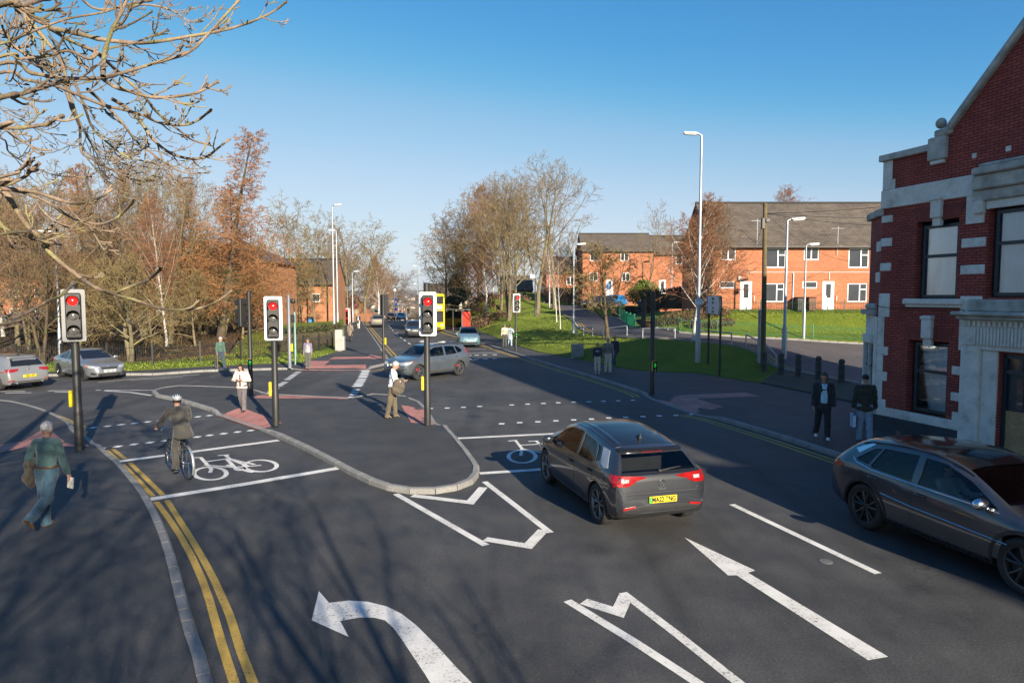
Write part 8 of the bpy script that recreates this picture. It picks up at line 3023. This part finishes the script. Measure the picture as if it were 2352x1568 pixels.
def person(label, loc, rz, H_=1.75, legs=((0, 0), (0, 0)), lean=0, arms=None, top=None, trou=None, shoe=(.02, .02, .022), hair='hair_dark', hat=None, long_hair=0, head=(0, 0), skin='skin', vox=.011, coat=0.0, bulk=1.0, spread=.02, wide=1.0, pelvis_z=None, shorts=0, group='people on foot', collar=None, open_front=None, vest=None, seat=False, face=True):
 """legs: (thigh swing, knee bend) in degrees for left, right; arms: ((upper),(fore)) direction vectors for left, right"""
 k = H_ / 1.75
 t = thing('person', label, 'person', loc, rz, group)
 hipz = .93
 hips = [Vector((-.088, 0, hipz)), Vector((.088, 0, hipz))]
 J = []
 for i, (a, b) in enumerate(legs):
  sx = -1 if i == 0 else 1
  th = Vector((sx * spread, math.sin(rad(a)), -math.cos(rad(a)))).normalized()
  sh = Vector((sx * spread * .3, math.sin(rad(a - b)), -math.cos(rad(a - b)))).normalized()
  kn = hips[i] + th * .43
  an = kn + sh * .42
  J.append((kn, an, a - b))
 low = min(j[1].z for j in J) - .075
 drop = -low if pelvis_z is None else pelvis_z / k - hipz
 D = Vector((0, 0, drop))
 hips = [h + D for h in hips]
 J = [(a + D, b + D, c) for a, b, c in J]
 pel = Vector((0, 0, hipz + drop))
 R = Matrix.Rotation(rad(-lean), 3, 'X')
 def S(v): return pel + R @ Vector(v)
 chest, waist, neck = S((0, .01, .34)), S((0, 0, .16)), S((0, -.005, .535))
 sh_ = [S((-.185 * wide, 0, .485)), S((.185 * wide, 0, .485))]
 Rh = Matrix.Rotation(rad(head[1]), 3, 'Z') @ Matrix.Rotation(rad(-head[0] - lean * .4), 3, 'X')
 hc = neck + R @ Vector((0, .01, .06)) + Rh @ Vector((0, .012, .115))
 if arms is None:
  arms = (((-.12, .02, -1), (-.06, .16, -1)), ((.12, .02, -1), (.06, .16, -1)))
 A = []
 for i, (u, f) in enumerate(arms):
  e = sh_[i] + Vector(u).normalized() * .285
  w = e + Vector(f).normalized() * .25
  A.append((e, w, Vector(f).normalized()))
 # feet
 feet = []
 for kn, an, ang in J:
  pitch = max(-35, min(70, -ang * .9)) if (an.z - .075) > .03 else 0
  feet.append((an, Matrix.Rotation(rad(-pitch), 3, 'X')))
 # body ------------------------------------------------------------
 b = MB()
 b.ell(hc, (.076, .094, .108), Rh, 16, 12)
 b.ell(hc + Rh @ Vector((0, .022, -.055)), (.058, .068, .062), Rh)
 b.ell(hc + Rh @ Vector((0, .098, -.012)), (.014, .022, .026), Rh)
 b.ell(hc + Rh @ Vector((0, .075, .022)), (.05, .02, .016), Rh)
 b.ell(hc + Rh @ Vector((0, .082, -.088)), (.025, .016, .016), Rh)
 for sx in (-1, 1):
  b.ell(hc + Rh @ Vector((sx * .078, -.008, -.008)), (.013, .024, .034), Rh)
 capsule(b, neck + Vector((0, 0, -.06)), hc + Rh @ Vector((0, -.015, -.05)), .058, .054)
 b.ell(chest, (.155 * wide, .095, .20), R)
 b.ell(waist, (.13 * wide, .085, .16), R)
 b.ell(pel, (.15, .095, .12))
 for i in (0, 1):
  capsule(b, sh_[i], A[i][0], .045, .037)
  capsule(b, A[i][0], A[i][1], .037, .026)
  capsule(b, hips[i], J[i][0], .078, .052)
  capsule(b, J[i][0], J[i][1], .050, .034)
  capsule(b, J[i][1], J[i][1] + feet[i][1] @ Vector((0, .12, -.045)), .036, .028)
  # hand: palm, four fingers of different length, thumb
  w, f = A[i][1], A[i][2]
  sx = -1 if i == 0 else 1
  side = Vector((0, 1, 0)) if abs(f.y) < .7 else Vector((-sx, 0, 0))
  side = (side - f * side.dot(f)).normalized()
  inn = f.cross(side) * (1 if f.cross(side).x * -sx > 0 or abs(f.cross(side).x) < .2 else -1)
  pc = w + f * .045
  b.ell(pc, (.038, .016, .05), Matrix((side, inn, f)).transposed(), 10, 8)
  for q, (o_, l_) in enumerate(((.028, .062), (.010, .072), (-.009, .068), (-.027, .052))):
   r0 = w + f * .082 + side * o_
   m_ = r0 + f * l_ * .55 + inn * .010
   capsule(b, r0, m_, .0095, .0088, 6)
   capsule(b, m_, m_ + f * l_ * .34 + inn * .026, .0088, .0078, 6)
  th0 = w + f * .03 + side * .032
  capsule(b, th0, th0 + f * .035 + side * .026 + inn * .01, .0115, .010, 6)
  capsule(b, th0 + f * .035 + side * .026 + inn * .01, th0 + f * .066 + side * .030 + inn * .018, .010, .008, 6)
 me = fuse(b, min(vox, .0085), 2)
 me.materials.clear()
 me.materials.append(M[skin])
 body = link_mesh('body', me, t)
 if face:
  for sx in (-1, 1):
   e = MB()
   e.ell(hc + Rh @ Vector((sx * .030, .086, .004)), (.013, .007, .007), Rh, 8, 6)
   e.ell(hc + Rh @ Vector((sx * .031, .090, .024)), (.017, .006, .004), Rh, 8, 5)
   e.build('eye', M['eye'], body, 180)
  e = MB()
  e.ell(hc + Rh @ Vector((0, .086, -.060)), (.022, .007, .006), Rh, 8, 6)
  e.build('mouth', M['lip'], body, 180)
 def wear(name, mb, m, fold=.004, v=None, sm=3):
  q = fuse(mb, v or vox, sm, fold, (len(label) % 7))
  q.materials.clear()
  q.materials.append(m if not isinstance(m, str) else M[m])
  return link_mesh(name, q, t)
 # trousers
 if trou is not None:
  b = MB()
  tb = min(bulk, 1.16)
  b.ell(pel + Vector((0, 0, .0)), (.165 * min(tb, 1.0 if coat > 0 else 1.1), .112, .13))
  for i in (0, 1):
   capsule(b, hips[i], J[i][0], .098 * tb, .076 * tb)
   e = J[i][0].lerp(J[i][1], 1.0 - shorts) + Vector((0, 0, .0))
   capsule(b, J[i][0], e, .076 * tb, .066 * tb)
   if not shorts:
    b.lathe([(.066 * tb, 0), (.074 * tb, -.055)], 14, e, rotm(J[i][0] - e), True)
  wear('trousers', b, trou, .0055)
 # top
 if top is not None:
  b = MB()
  tk = .022 * bulk + (.02 if coat > 0 else 0)
  b.ell(chest + R @ Vector((0, 0, .03)), (.178 * wide + tk * .5, .112 + tk * .6, .19), R)
  b.ell(waist + R @ Vector((0, 0, .03)), (.152 * wide + tk * .6, .100 + tk * .6, .20), R)
  b.ell(pel + Vector((0, 0, .06)), (.160 + tk * .5, .108 + tk * .5, .10), R)
  capsule(b, sh_[0] + Vector((.03, 0, .0)), sh_[1] - Vector((.03, 0, 0)), .066, .066)
  capsule(b, S((0, -.01, .46)), S((0, -.005, .535)), .080, .064)
  if coat > 0:
   n_ = 6
   for q in range(n_ + 1):
    z = -.02 - coat * q / n_
    b.ell(pel + R @ Vector((0, -.005, z)), (.175 + tk * .5 + .02 * q / n_, .120 + tk * .5 + .02 * q / n_, .07), None, 16)
  for i in (0, 1):
   capsule(b, sh_[i], A[i][0], .060 + tk * .35, .050 + tk * .35)
   capsule(b, A[i][0], A[i][1] - A[i][2] * .015, .050 + tk * .35, .040 + tk * .30)
  wear('jacket' if coat or bulk > 1.15 else 'shirt', b, top, .005 if bulk < 1.2 else .009)
 if vest is not None:
  b = MB()
  for q in range(7):
   b.ell(S((0, .005, .02 + q * .07)), ((.185 if q < 6 else .15) * wide, .145, .052), R, 18, 8)
  wear('padded_vest', b, vest, .002, None, 1)
 if open_front is not None:
  b = MB()
  for z in np.linspace(.06, .47, 8):
   b.ell(S((0, .115 - .02 * abs(z - .3), z)), (.080 + .012 * math.sin(z * 9), .036, .05), R)
  wear('shirt_front', b, open_front, .003, .008)
  b = MB()
  for sx in (-1, 1):
   b.ell(S((sx * .045, .085, .505)), (.035, .028, .022), R)
  wear('collar', b, open_front, 0, .008)
 if collar is not None:
  b = MB()
  c_ = S((0, -.03, .50))
  for q in range(9):
   a = rad(180 + 180 * q / 8)
   b.ell(c_ + R @ Vector((.095 * math.cos(a), .075 * math.sin(a) + .02, .02)), (.05, .045, .05))
  wear('hood', b, collar, .003)
 for i in (0, 1):
  an, Rf = feet[i]
  b = MB()
  b.ell(an + Rf @ Vector((0, .045, -.038)), (.046, .125, .034), Rf, 14, 8)
  b.ell(an + Rf @ Vector((0, .0, -.015)), (.042, .062, .050), Rf, 12, 8)
  b.box(an + Rf @ Vector((0, .045, -.064)), (.085, .25, .020), R=Rf, bev=.008)
  q = fuse(b, .010, 2)
  q.materials.clear()
  q.materials.append(mat('shoe', shoe, .45, 0, .1))
  link_mesh('shoe', q, t)
 b = MB()
 hm = hat or hair
 if hat:
  b.ell(hc + Rh @ Vector((0, -.010, .045)), (.088, .104, .088), Rh, 16, 10)
 else:
  b.ell(hc + Rh @ Vector((0, -.024, .030)), (.084, .098, .096), Rh, 16, 10)
  b.ell(hc + Rh @ Vector((0, .030, .082)), (.066, .052, .032), Rh, 14, 8)
  for sx in (-1, 1):
   b.ell(hc + Rh @ Vector((sx * .066, -.02, -.005)), (.022, .045, .055), Rh)
 if long_hair:
  for q in range(5):
   b.ell(hc + Rh @ Vector((0, -.045 - .006 * q, -.02 - long_hair * q / 4)), (.080 - .004 * q, .052, .075))
   for sx in (-1, 1):
    b.ell(hc + Rh @ Vector((sx * .070, .012, -.0 - long_hair * q / 4)), (.026, .036, .07))
 q = fuse(b, .009, 2, .003, 3)
 q.materials.clear()
 q.materials.append(M[hm] if isinstance(hm, str) else hm)
 link_mesh('hat' if hat else 'hair', q, t)
 t.scale = (k, k, k)
 t['_j'] = 0
 del t['_j']
 return t, dict(A=A, hc=hc, S=S, pel=pel, J=J, k=k, Rh=Rh, sh=sh_)
def at_person(t, v):
 Rz = Matrix.Rotation(t.rotation_euler.z, 3, 'Z')
 return Vector(t.location) + Rz @ (Vector(v) * t.scale[0])
def held(name, label, cat, t, mb, mats, smooth=50, fusev=None, fold=.006):
 if fusev:
  me = fuse(mb, fusev, 3, fold, 1)
  me.materials.clear()
  me.materials.append(mats)
  o = link_mesh(name, me)
 else:
  o = mb.build(name, mats, None, smooth)
 o.location = t.location
 o.rotation_euler = t.rotation_euler
 o.scale = t.scale
 return tag(o, label, cat)
def bag(t, name, label, c, size, m, strap=None, bev=.03):
 b = MB()
 b.box(c, size, bev=bev)
 x, y, z = c
 b.tube(smooth3([(x, y - size[1] * .3, z + size[2] / 2 - .01), (x, y - size[1] * .15, z + size[2] / 2 + .10), (x, y + size[1] * .15, z + size[2] / 2 + .10), (x, y + size[1] * .3, z + size[2] / 2 - .01)], 4), .009, 5)
 if strap:
  b.tube(smooth3(strap, 4), .011, 5)
 return held(name, label, 'bag', t, b, m)
denim = cloth('blue_jeans', (.036, .082, .120))
# man in denim walking away, near left
t, j = person('white haired man in teal shirt and jeans walking away with a jacket over his arm', G(113, 1210, .1), rad(-5), 1.80, ((6, 4), (-20, 38)), 3, (((-.42, -.12, -1), (-.05, .75, -.45)), ((.26, .04, -1), (.16, .22, -1))), cloth('teal_shirt', (.030, .070, .074), 6), denim, (.10, .06, .035), 'hair_white', head=(6, 0), vox=.010, bulk=1.12, face=False)
b = MB()
w = j['A'][0][1]
e = j['A'][0][0]
for q in range(7):
 p = e.lerp(w, .15 + .14 * q)
 capsule(b, p + Vector((-.01, 0, .05)), p + Vector((-.075 + .02 * math.sin(q), .0, -.34 - .04 * math.sin(q * 2.1))), .052, .070)
held('draped_jacket', 'brown jacket hanging over the forearm of the man in denim', 'jacket', t, b, cloth('brown_cloth', (.060, .050, .038)), 50, .013, .010)
b = MB()
w = j['A'][1][1] + j['A'][1][2] * .09
b.box(w + Vector((-.01, .03, -.09)), (.10, .02, .20), R=Matrix.Rotation(.25, 3, 'Y') @ Matrix.Rotation(.2, 3, 'X'))
held('folded_newspaper', 'folded newspaper in the right hand of the man in denim', 'newspaper', t, b, mat('newsprint', (.50, .49, .46), .8, 0, .35, 30))
b = MB()
b.tube([j['pel'] + Vector((.178 * math.cos(a), .122 * math.sin(a), .10)) for a in np.linspace(0, 6.283, 25)], .016, 6)
o = b.build('belt', mat('brown_leather', (.08, .03, .015), .5), t, 60)
# cyclist
A_, B_ = G(432, 1101), G(393, 1080)
hd = (B_ - A_).normalized()
cz = math.atan2(-hd.x, hd.y)
BK_ = thing('bicycle', 'dark city bicycle with silver mudguards ridden in the left lane', 'bicycle', (A_ + hd * .52), cz)
M['bike_frame'] = mat('dark_bike_frame', (.012, .018, .025), .3, 0, .1, coat=.5)
Ry = Matrix.Rotation(math.pi / 2, 3, 'Y')
for y in (-.52, .52):
 q = MB()
 q.lathe([(.325, -.012), (.345, -.020), (.360, -.010), (.362, 0), (.360, .010), (.345, .020), (.325, .012)], 40, (0, y, .362), Ry, cap=False)
 tw_ = q.build('wheel', M['rubber'], BK_, 60)
 q = MB()
 q.lathe([(.312, -.012), (.330, -.014), (.330, .014), (.312, .012)], 40, (0, y, .362), Ry, cap=False)
 for i in range(14):
  a = 2 * math.pi * i / 14
  q.tube([(.02 * (-1) ** i, y, .362), (0, y + .315 * math.cos(a), .362 + .315 * math.sin(a))], .0028, 4)
 q.lathe([(.02, -.05), (.02, .05)], 10, (0, y, .362), Ry)
 q.build('rim', M['chrome'], tw_, 60)
 q = MB()
 ar = (-25, 150) if y > 0 else (35, 210)
 vs, fs = [], []
 for i in range(17):
  a = rad(ar[0] + (ar[1] - ar[0]) * i / 16)
  for (x, r_) in ((-.028, .378), (-.016, .392), (.016, .392), (.028, .378)):
   vs.append((x, y + r_ * math.cos(a), .362 + r_ * math.sin(a)))
 for i in range(16):
  for s_ in range(3):
   fs.append((i * 4 + s_, i * 4 + s_ + 1, i * 4 + s_ + 5, i * 4 + s_ + 4))
 q.add(vs, fs)
 q.build('mudguard', M['galv'] if y < 0 else M['trim'], BK_, 60)
q = MB()
bb_, st, hdT = Vector((0, -.08, .30)), Vector((0, -.24, .84)), Vector((0, .33, .88))
for a_, c_, r_ in ((bb_, st, .017), (bb_, Vector((0, .36, .72)), .020), (st + Vector((0, .03, -.08)), hdT + Vector((0, 0, -.04)), .017), (Vector((0, .38, .66)), hdT, .020)):
 q.tube([a_, c_], r_, 8)
for x in (-.05, .05):
 q.tube([bb_, (x, -.52, .362)], .010, 6)
 q.tube([st + Vector((0, .02, -.06)), (x, -.52, .362)], .009, 6)
 q.tube([(x * .9, .38, .70), (x, .52, .362)], .012, 6)
q.tube([st, st + Vector((0, -.02, .10))], .014, 8)
q.build('frame', M['bike_frame'], BK_, 60)
q = MB()
q.tube(smooth3([(-.30, .20, 1.02), (-.24, .30, 1.04), (-.08, .34, 1.02), (0, .34, 1.0), (.08, .34, 1.02), (.24, .30, 1.04), (.30, .20, 1.02)], 4), .013, 8)
q.tube([(0, .33, .88), (0, .34, 1.0)], .016, 8)
q.build('handlebar', M['chrome'], BK_, 60)
q = MB()
q.ell((0, -.27, .955), (.085, .13, .035))
q.build('saddle', M['trim'], BK_, 180)
q = MB()
for x in (-.06, 0, .06):
 q.tube([(x, -.78, .80), (x, -.34, .80)], .006, 5)
for x in (-.06, .06):
 q.tube([(x, -.60, .80), (x * .9, -.52, .38)], .006, 5)
q.tube([(-.06, -.78, .80), (.06, -.78, .80)], .006, 5)
q.build('rear_rack', M['trim'], BK_, 60)
q = MB()
q.lathe([(.085, -.004), (.085, .004)], 18, (.05, -.08, .30), Ry)
for s_ in (-1, 1):
 q.tube([(s_ * .06, -.08, .30), (s_ * .08, -.08 + s_ * .06, .30 - s_ * -.155)], .010, 6)
 q.box((s_ * .13, -.08 + s_ * .06, .30 + s_ * .155), (.09, .07, .022))
q.build('crank', M['chrome'], BK_, 60)
suit = cloth('dark_grey_suit', (.040, .037, .032), 5)
sd = Vector(BK_.location) + Matrix.Rotation(cz, 3, 'Z') @ Vector((0, -.26, 0))
t, j = person('cyclist in dark grey suit and silver helmet riding away in the left lane', sd, cz, 1.78, ((28, 30), (62, 72)), 30, (((-.42, .70, -.9), (-.10, .9, -.62)), ((.42, .70, -.9), (.10, .9, -.62))), suit, suit, (.02, .018, .016), 'hair_dark', head=(-18, -4), vox=.010, coat=.10, bulk=1.02, pelvis_z=1.05, group=None, face=False)
b = MB()
hc, Rh = j['hc'], j['Rh']
vs, fs = [], []
b.ell(hc + Rh @ Vector((0, -.005, .058)), (.100, .130, .086), Rh, 24, 12)
hl = b.build('helmet', mat('silver_helmet', (.45, .46, .48), .35, .2, .06), t, 180)
for x in (-.055, -.02, .02, .055):
 b = MB()
 b.tube([hc + Rh @ Vector((x * 1.1, .085 * s_ - .005, .058 + .088 * math.sqrt(max(0.02, 1 - (x / .1) ** 2 - (.085 * s_ / .13) ** 2)))) for s_ in (-1, -.5, 0, .5, 1)], .009, 5)
 b.build('helmet_vent', M['trim'], hl, 60)
# woman in cream jacket
t, j = person('woman in cream puffer jacket and grey trousers looking at her telephone', G(557, 943, .1), rad(176), 1.62, ((10, 8), (-10, 14)), 0, (((-.42, .05, -1), (.62, .72, .10)), ((.42, .05, -1), (-.62, .72, .10))), cloth('cream_puffer', (.74, .56, .46), 5), cloth('grey_trousers', (.115, .10, .105)), (.03, .028, .03), 'hair_dark', long_hair=.30, head=(22, 0), vox=.011, bulk=1.55, coat=.02)
b = MB()
w = (j['A'][0][1] + j['A'][1][1]) / 2
b.box(w + Vector((0, .10, .05)), (.07, .012, .14), R=Matrix.Rotation(-.6, 3, 'X'), bev=.004)
held('mobile_phone', 'small telephone held by the woman in cream', 'phone', t, b, M['white_board'])
bag(t, 'shoulder_bag', 'black shoulder bag hanging beside the woman in cream', (-.30, -.02, .93), (.10, .24, .26), M['trim'], [(-.28, -.06, 1.06), (-.24, -.08, 1.25), (-.19, -.02, 1.43)])
b = MB()
capsule(b, j['S']((0, .135, .02)), j['S']((0, .13, .42)), .035, .030)
me = fuse(b, .01, 2)
me.materials.clear()
me.materials.append(cloth('dark_knit', (.075, .06, .07)))
link_mesh('jumper', me, t)
# man in white shirt
khaki = cloth('khaki_trousers', (.105, .082, .048))
t, j = person('white haired man in white shirt and khaki trousers standing on the island', G(901, 959, .1), rad(-82), 1.84, ((9, 6), (-9, 2)), 5, (((-.15, .30, -1), (.25, .92, -.06)), ((.15, .22, -1), (-.25, .95, .04))), cloth('white_shirt', (.78, .78, .77), 6), khaki, (.015, .014, .014), 'hair_white', head=(26, 0), vox=.010, bulk=1.06)
b = MB()
e, w = j['A'][1][0], j['A'][1][1]
for q in range(8):
 p = e.lerp(w, .0 + .13 * q) + Vector((0, .0, .04))
 capsule(b, p, p + Vector((.02 * math.sin(q * 2), -.02, -.30 - .07 * math.sin(q * .45 + .3))), .062, .085)
held('folded_coat', 'brown coat folded over the arm of the man in white', 'coat', t, b, cloth('taupe_coat', (.085, .068, .048)), 50, .012, .012)
b = MB()
b.tube([j['S']((.14 * math.cos(a) - .0, .05 + .10 * math.sin(a), .50 + .05 * abs(math.cos(a)))) for a in np.linspace(3.4, 6.0, 9)], .010, 5)
b.build('lanyard', M['trim'], t, 60)
# man with a stick
t, j = person('bearded man in green jumper walking with a stick on the far corner', G(507, 845, .1), rad(-122), 1.72, ((16, 4), (-18, 12)), 2, (((-.2, -.05, -1), (-.1, .12, -1)), ((.30, .10, -1), (.16, .30, -1))), cloth('green_jumper', (.055, .115, .085)), cloth('navy_trousers', (.030, .045, .075)), (.03, .03, .03), 'hair_white', head=(8, 15), vox=.013, bulk=1.1)
b = MB()
w = j['A'][1][1] + j['A'][1][2] * .07
b.tube([w + Vector((0, -.06, .03)), w + Vector((.0, .02, .05)), Vector((w.x + .10, w.y + .20, .02))], .012, 6)
held('walking_stick', 'brown stick leaning out from the man in green', 'walking stick', t, b, mat('stick_wood', (.35, .19, .09), .5))
# woman in a padded vest
t, j = person('woman in dark hat and striped pale vest waiting at the far crossing', G(708, 846, .1), rad(172), 1.64, ((3, 0), (-3, 0)), 0, None, cloth('lilac_top', (.17, .14, .22)), cloth('grey_slacks', (.085, .085, .080)), (.20, .13, .07), 'hair_dark', hat=cloth('dark_knit_hat', (.03, .028, .026)), vox=.013, vest=mat('pale_vest', (.34, .34, .33), .6, 0, .5, 14))
# far pavement pair
tan_ = cloth('tan_coat', (.19, .145, .105))
t, j = person('woman in tan coat walking away up the left pavement', P0(805, 784), rad(2), 1.66, ((12, 8), (-12, 14)), 0, None, tan_, cloth('black_slacks', (.02, .018, .018)), (.02, .02, .02), 'hair_dark', hat=cloth('brown_beret', (.06, .05, .045)), vox=.014, coat=.34, face=False)
bag(t, 'shoulder_bag', 'dark bag on the hip of the woman in tan', (.24, -.02, .82), (.08, .24, .22), M['trim'], [(.23, -.05, .93), (.1, -.15, 1.2), (-.14, -.12, 1.42)])
t, j = person('person in long black coat and pale trousers coming down the left pavement', P0(823.5, 754), rad(178), 1.76, ((10, 6), (-8, 10)), 0, None, cloth('black_parka', (.018, .018, .019)), cloth('pale_trousers', (.50, .49, .47)), (.6, .6, .6), 'hair_dark', hat=cloth('black_hood', (.02, .02, .02)), vox=.015, coat=.22, bulk=1.1, open_front=cloth('pale_jumper', (.40, .43, .45)))
bag(t, 'holdall', 'dark holdall carried by the person in black', (.42, .05, .62), (.16, .42, .26), M['trim'])
# couple by the small signal
t, j = person('person in cream hoodie and dark jeans walking away beside the grass bank', P0(1159, 796), rad(4), 1.74, ((4, 2), (-6, 6)), 0, None, cloth('cream_hoodie', (.55, .48, .34)), cloth('charcoal_jeans', (.05, .048, .045)), (.03, .03, .03), 'hair_dark', hat=cloth('grey_hat', (.10, .085, .075)), vox=.014, bulk=1.1, face=False)
t, j = person('person in pale blue coat and dark hood walking beside the cream hoodie', P0(1171.5, 795), rad(2), 1.68, ((10, 2), (-14, 22)), 0, (((-.1, .05, -1), (-.05, .15, -1)), ((.42, -.06, -1), (-.30, .62, .18))), cloth('pale_blue_coat', (.34, .41, .44)), cloth('pale_jeans', (.30, .40, .46)), (.7, .7, .7), 'hair_dark', hat=cloth('brown_hood', (.07, .055, .05)), vox=.014, coat=.30, face=False)
# couple in shade on the right pavement
beige = cloth('beige_trousers', (.50, .44, .35))
t, j = person('older woman in navy hooded top and beige cropped trousers', P0(1372, 857), rad(172), 1.55, ((2, 0), (-3, 2)), 0, (((-.14, .04, -1), (-.1, .2, -1)), ((.14, .04, -1), (.1, .2, -1))), cloth('navy_hoodie', (.022, .024, .036)), beige, (.45, .44, .42), 'hair_fair', vox=.013, bulk=1.08, shorts=.28, collar=cloth('navy_hood', (.022, .024, .036)))
text('chest_text', 'FILA', .085, M['white_board'], t, (0, .172, 1.28), (math.pi / 2, 0, math.pi), .012, bold=.003)
t, j = person('older man in brown polo shirt and beige trousers beside the woman in navy', P0(1396, 856), rad(176), 1.80, ((2, 0), (-2, 0)), 0, (((-.2, .02, -1), (-.1, .12, -1)), ((.16, .04, -1), (.10, .14, -1))), cloth('brown_polo', (.17, .15, .13)), beige, (.06, .05, .04), 'hair_white', vox=.012, bulk=1.1)
t, j = person('person in navy coat and orange bobble hat walking off behind the older couple', P0(1411, 842), rad(-40), 1.72, ((16, 6), (-22, 26)), 3, None, cloth('navy_coat', (.022, .026, .038)), cloth('dark_jeans', (.03, .04, .06)), (.5, .5, .5), 'hair_dark', hat=cloth('orange_knit', (.42, .16, .07)), vox=.013, bulk=1.3, coat=.10, collar=cloth('fur_hood', (.04, .04, .045)), face=False)
b = MB()
b.ell(j['hc'] + Vector((0, -.01, .15)), (.04, .04, .04))
b.build('bobble', cloth('orange_bobble', (.45, .18, .08)), t, 180)
# two men by the corner building
t, j = person('man in dark open coat, blue shirt and white shoes walking towards the road', P0(1888, 1006), rad(167), 1.86, ((14, 10), (-12, 16)), 2, (((-.16, .02, -1), (-.06, .18, -1)), ((.16, .02, -1), (.06, .18, -1))), cloth('black_coat', (.016, .018, .024)), cloth('black_jeans', (.010, .010, .012)), (.72, .73, .75), 'hair_grey', long_hair=.05, head=(20, -12), vox=.010, bulk=1.15, coat=.10, open_front=cloth('light_blue_shirt', (.36, .60, .74), 14))
t, j = person('man in dark green padded coat and pale jeans seen from behind by the building', P0(1984, 1012), rad(-14), 1.80, ((6, 4), (-8, 8)), 2, (((-.2, .02, -1), (-.08, .1, -1)), ((.2, .02, -1), (.08, .1, -1))), cloth('dark_green_coat', (.020, .026, .016)), cloth('pale_grey_jeans', (.20, .27, .34)), (.02, .02, .02), 'hair_dark', hat=cloth('black_beanie', (.010, .010, .011)), vox=.010, bulk=1.4, coat=.06, collar=cloth('green_hood', (.020, .026, .016)), face=False)
w = j['A'][0][1] + j['A'][0][2] * .1
b = MB()
b.box(w + Vector((-.0, .0, -.26)), (.09, .30, .36), bev=.02)
for s_ in (-1, 1):
 b.tube(smooth3([w + Vector((s_ * .02, -.08, -.09)), w + Vector((0, -.02, .0)), w + Vector((0, .03, .0)), w + Vector((s_ * .02, .08, -.09))], 3), .006, 5)
M['carrier'] = mat('blue_carrier_bag', (.03, .16, .42), .35, 0, .1, 4)
o = held('carrier_bag', 'blue and white carrier bag held by the man in green', 'bag', t, b, M['carrier'])
b = MB()
b.box(w + Vector((-.048, -.03, -.26)), (.006, .16, .32))
b.box(w + Vector((0, -.152, -.26)), (.08, .006, .30))
q = b.build('printed_panel', mat('pale_print', (.50, .60, .70), .5, 0, .4, 30), o)
# driver of the charcoal car
p = CAR_EV.matrix_world @ Vector((.37, -.20, .0)) if False else Vector(CAR_EV.location) + Matrix.Rotation(CAR_EV.rotation_euler.z, 3, 'Z') @ Vector((.37, -.22, 0))
t, j = person('driver in pale jacket seen through the window of the charcoal car', p, CAR_EV.rotation_euler.z, 1.66, ((80, 55), (80, 50)), -8, (((-.2, .7, -.7), (.1, 1, .3)), ((.2, .7, -.7), (-.1, 1, .3))), cloth('pale_jacket', (.55, .54, .50)), cloth('driver_trousers', (.05, .05, .06)), (.03, .03, .03), 'hair_dark', head=(6, 10), vox=.014, pelvis_z=.62, group=None)
# ------------------------------------------------------------------ the air: even pale haze over the whole scene
hz = MB()
hz.box((0, 2400, 34), (11000, 6400, 130))
hm_, hnt, hb = new_mat('haze_air')
hnt.nodes.remove(hb)
pv = hnt.nodes.new('ShaderNodeVolumePrincipled')
pv.inputs['Color'].default_value = (.80, .88, 1.0, 1)
pv.inputs['Density'].default_value = .00011
pv.inputs['Anisotropy'].default_value = .2
hnt.links.new(pv.outputs[0], hnt.nodes['Material Output'].inputs['Volume'])
hnt.nodes['Material Output'].inputs['Surface']
hz_o = struct(hz.build('haze', hm_), 'stuff')
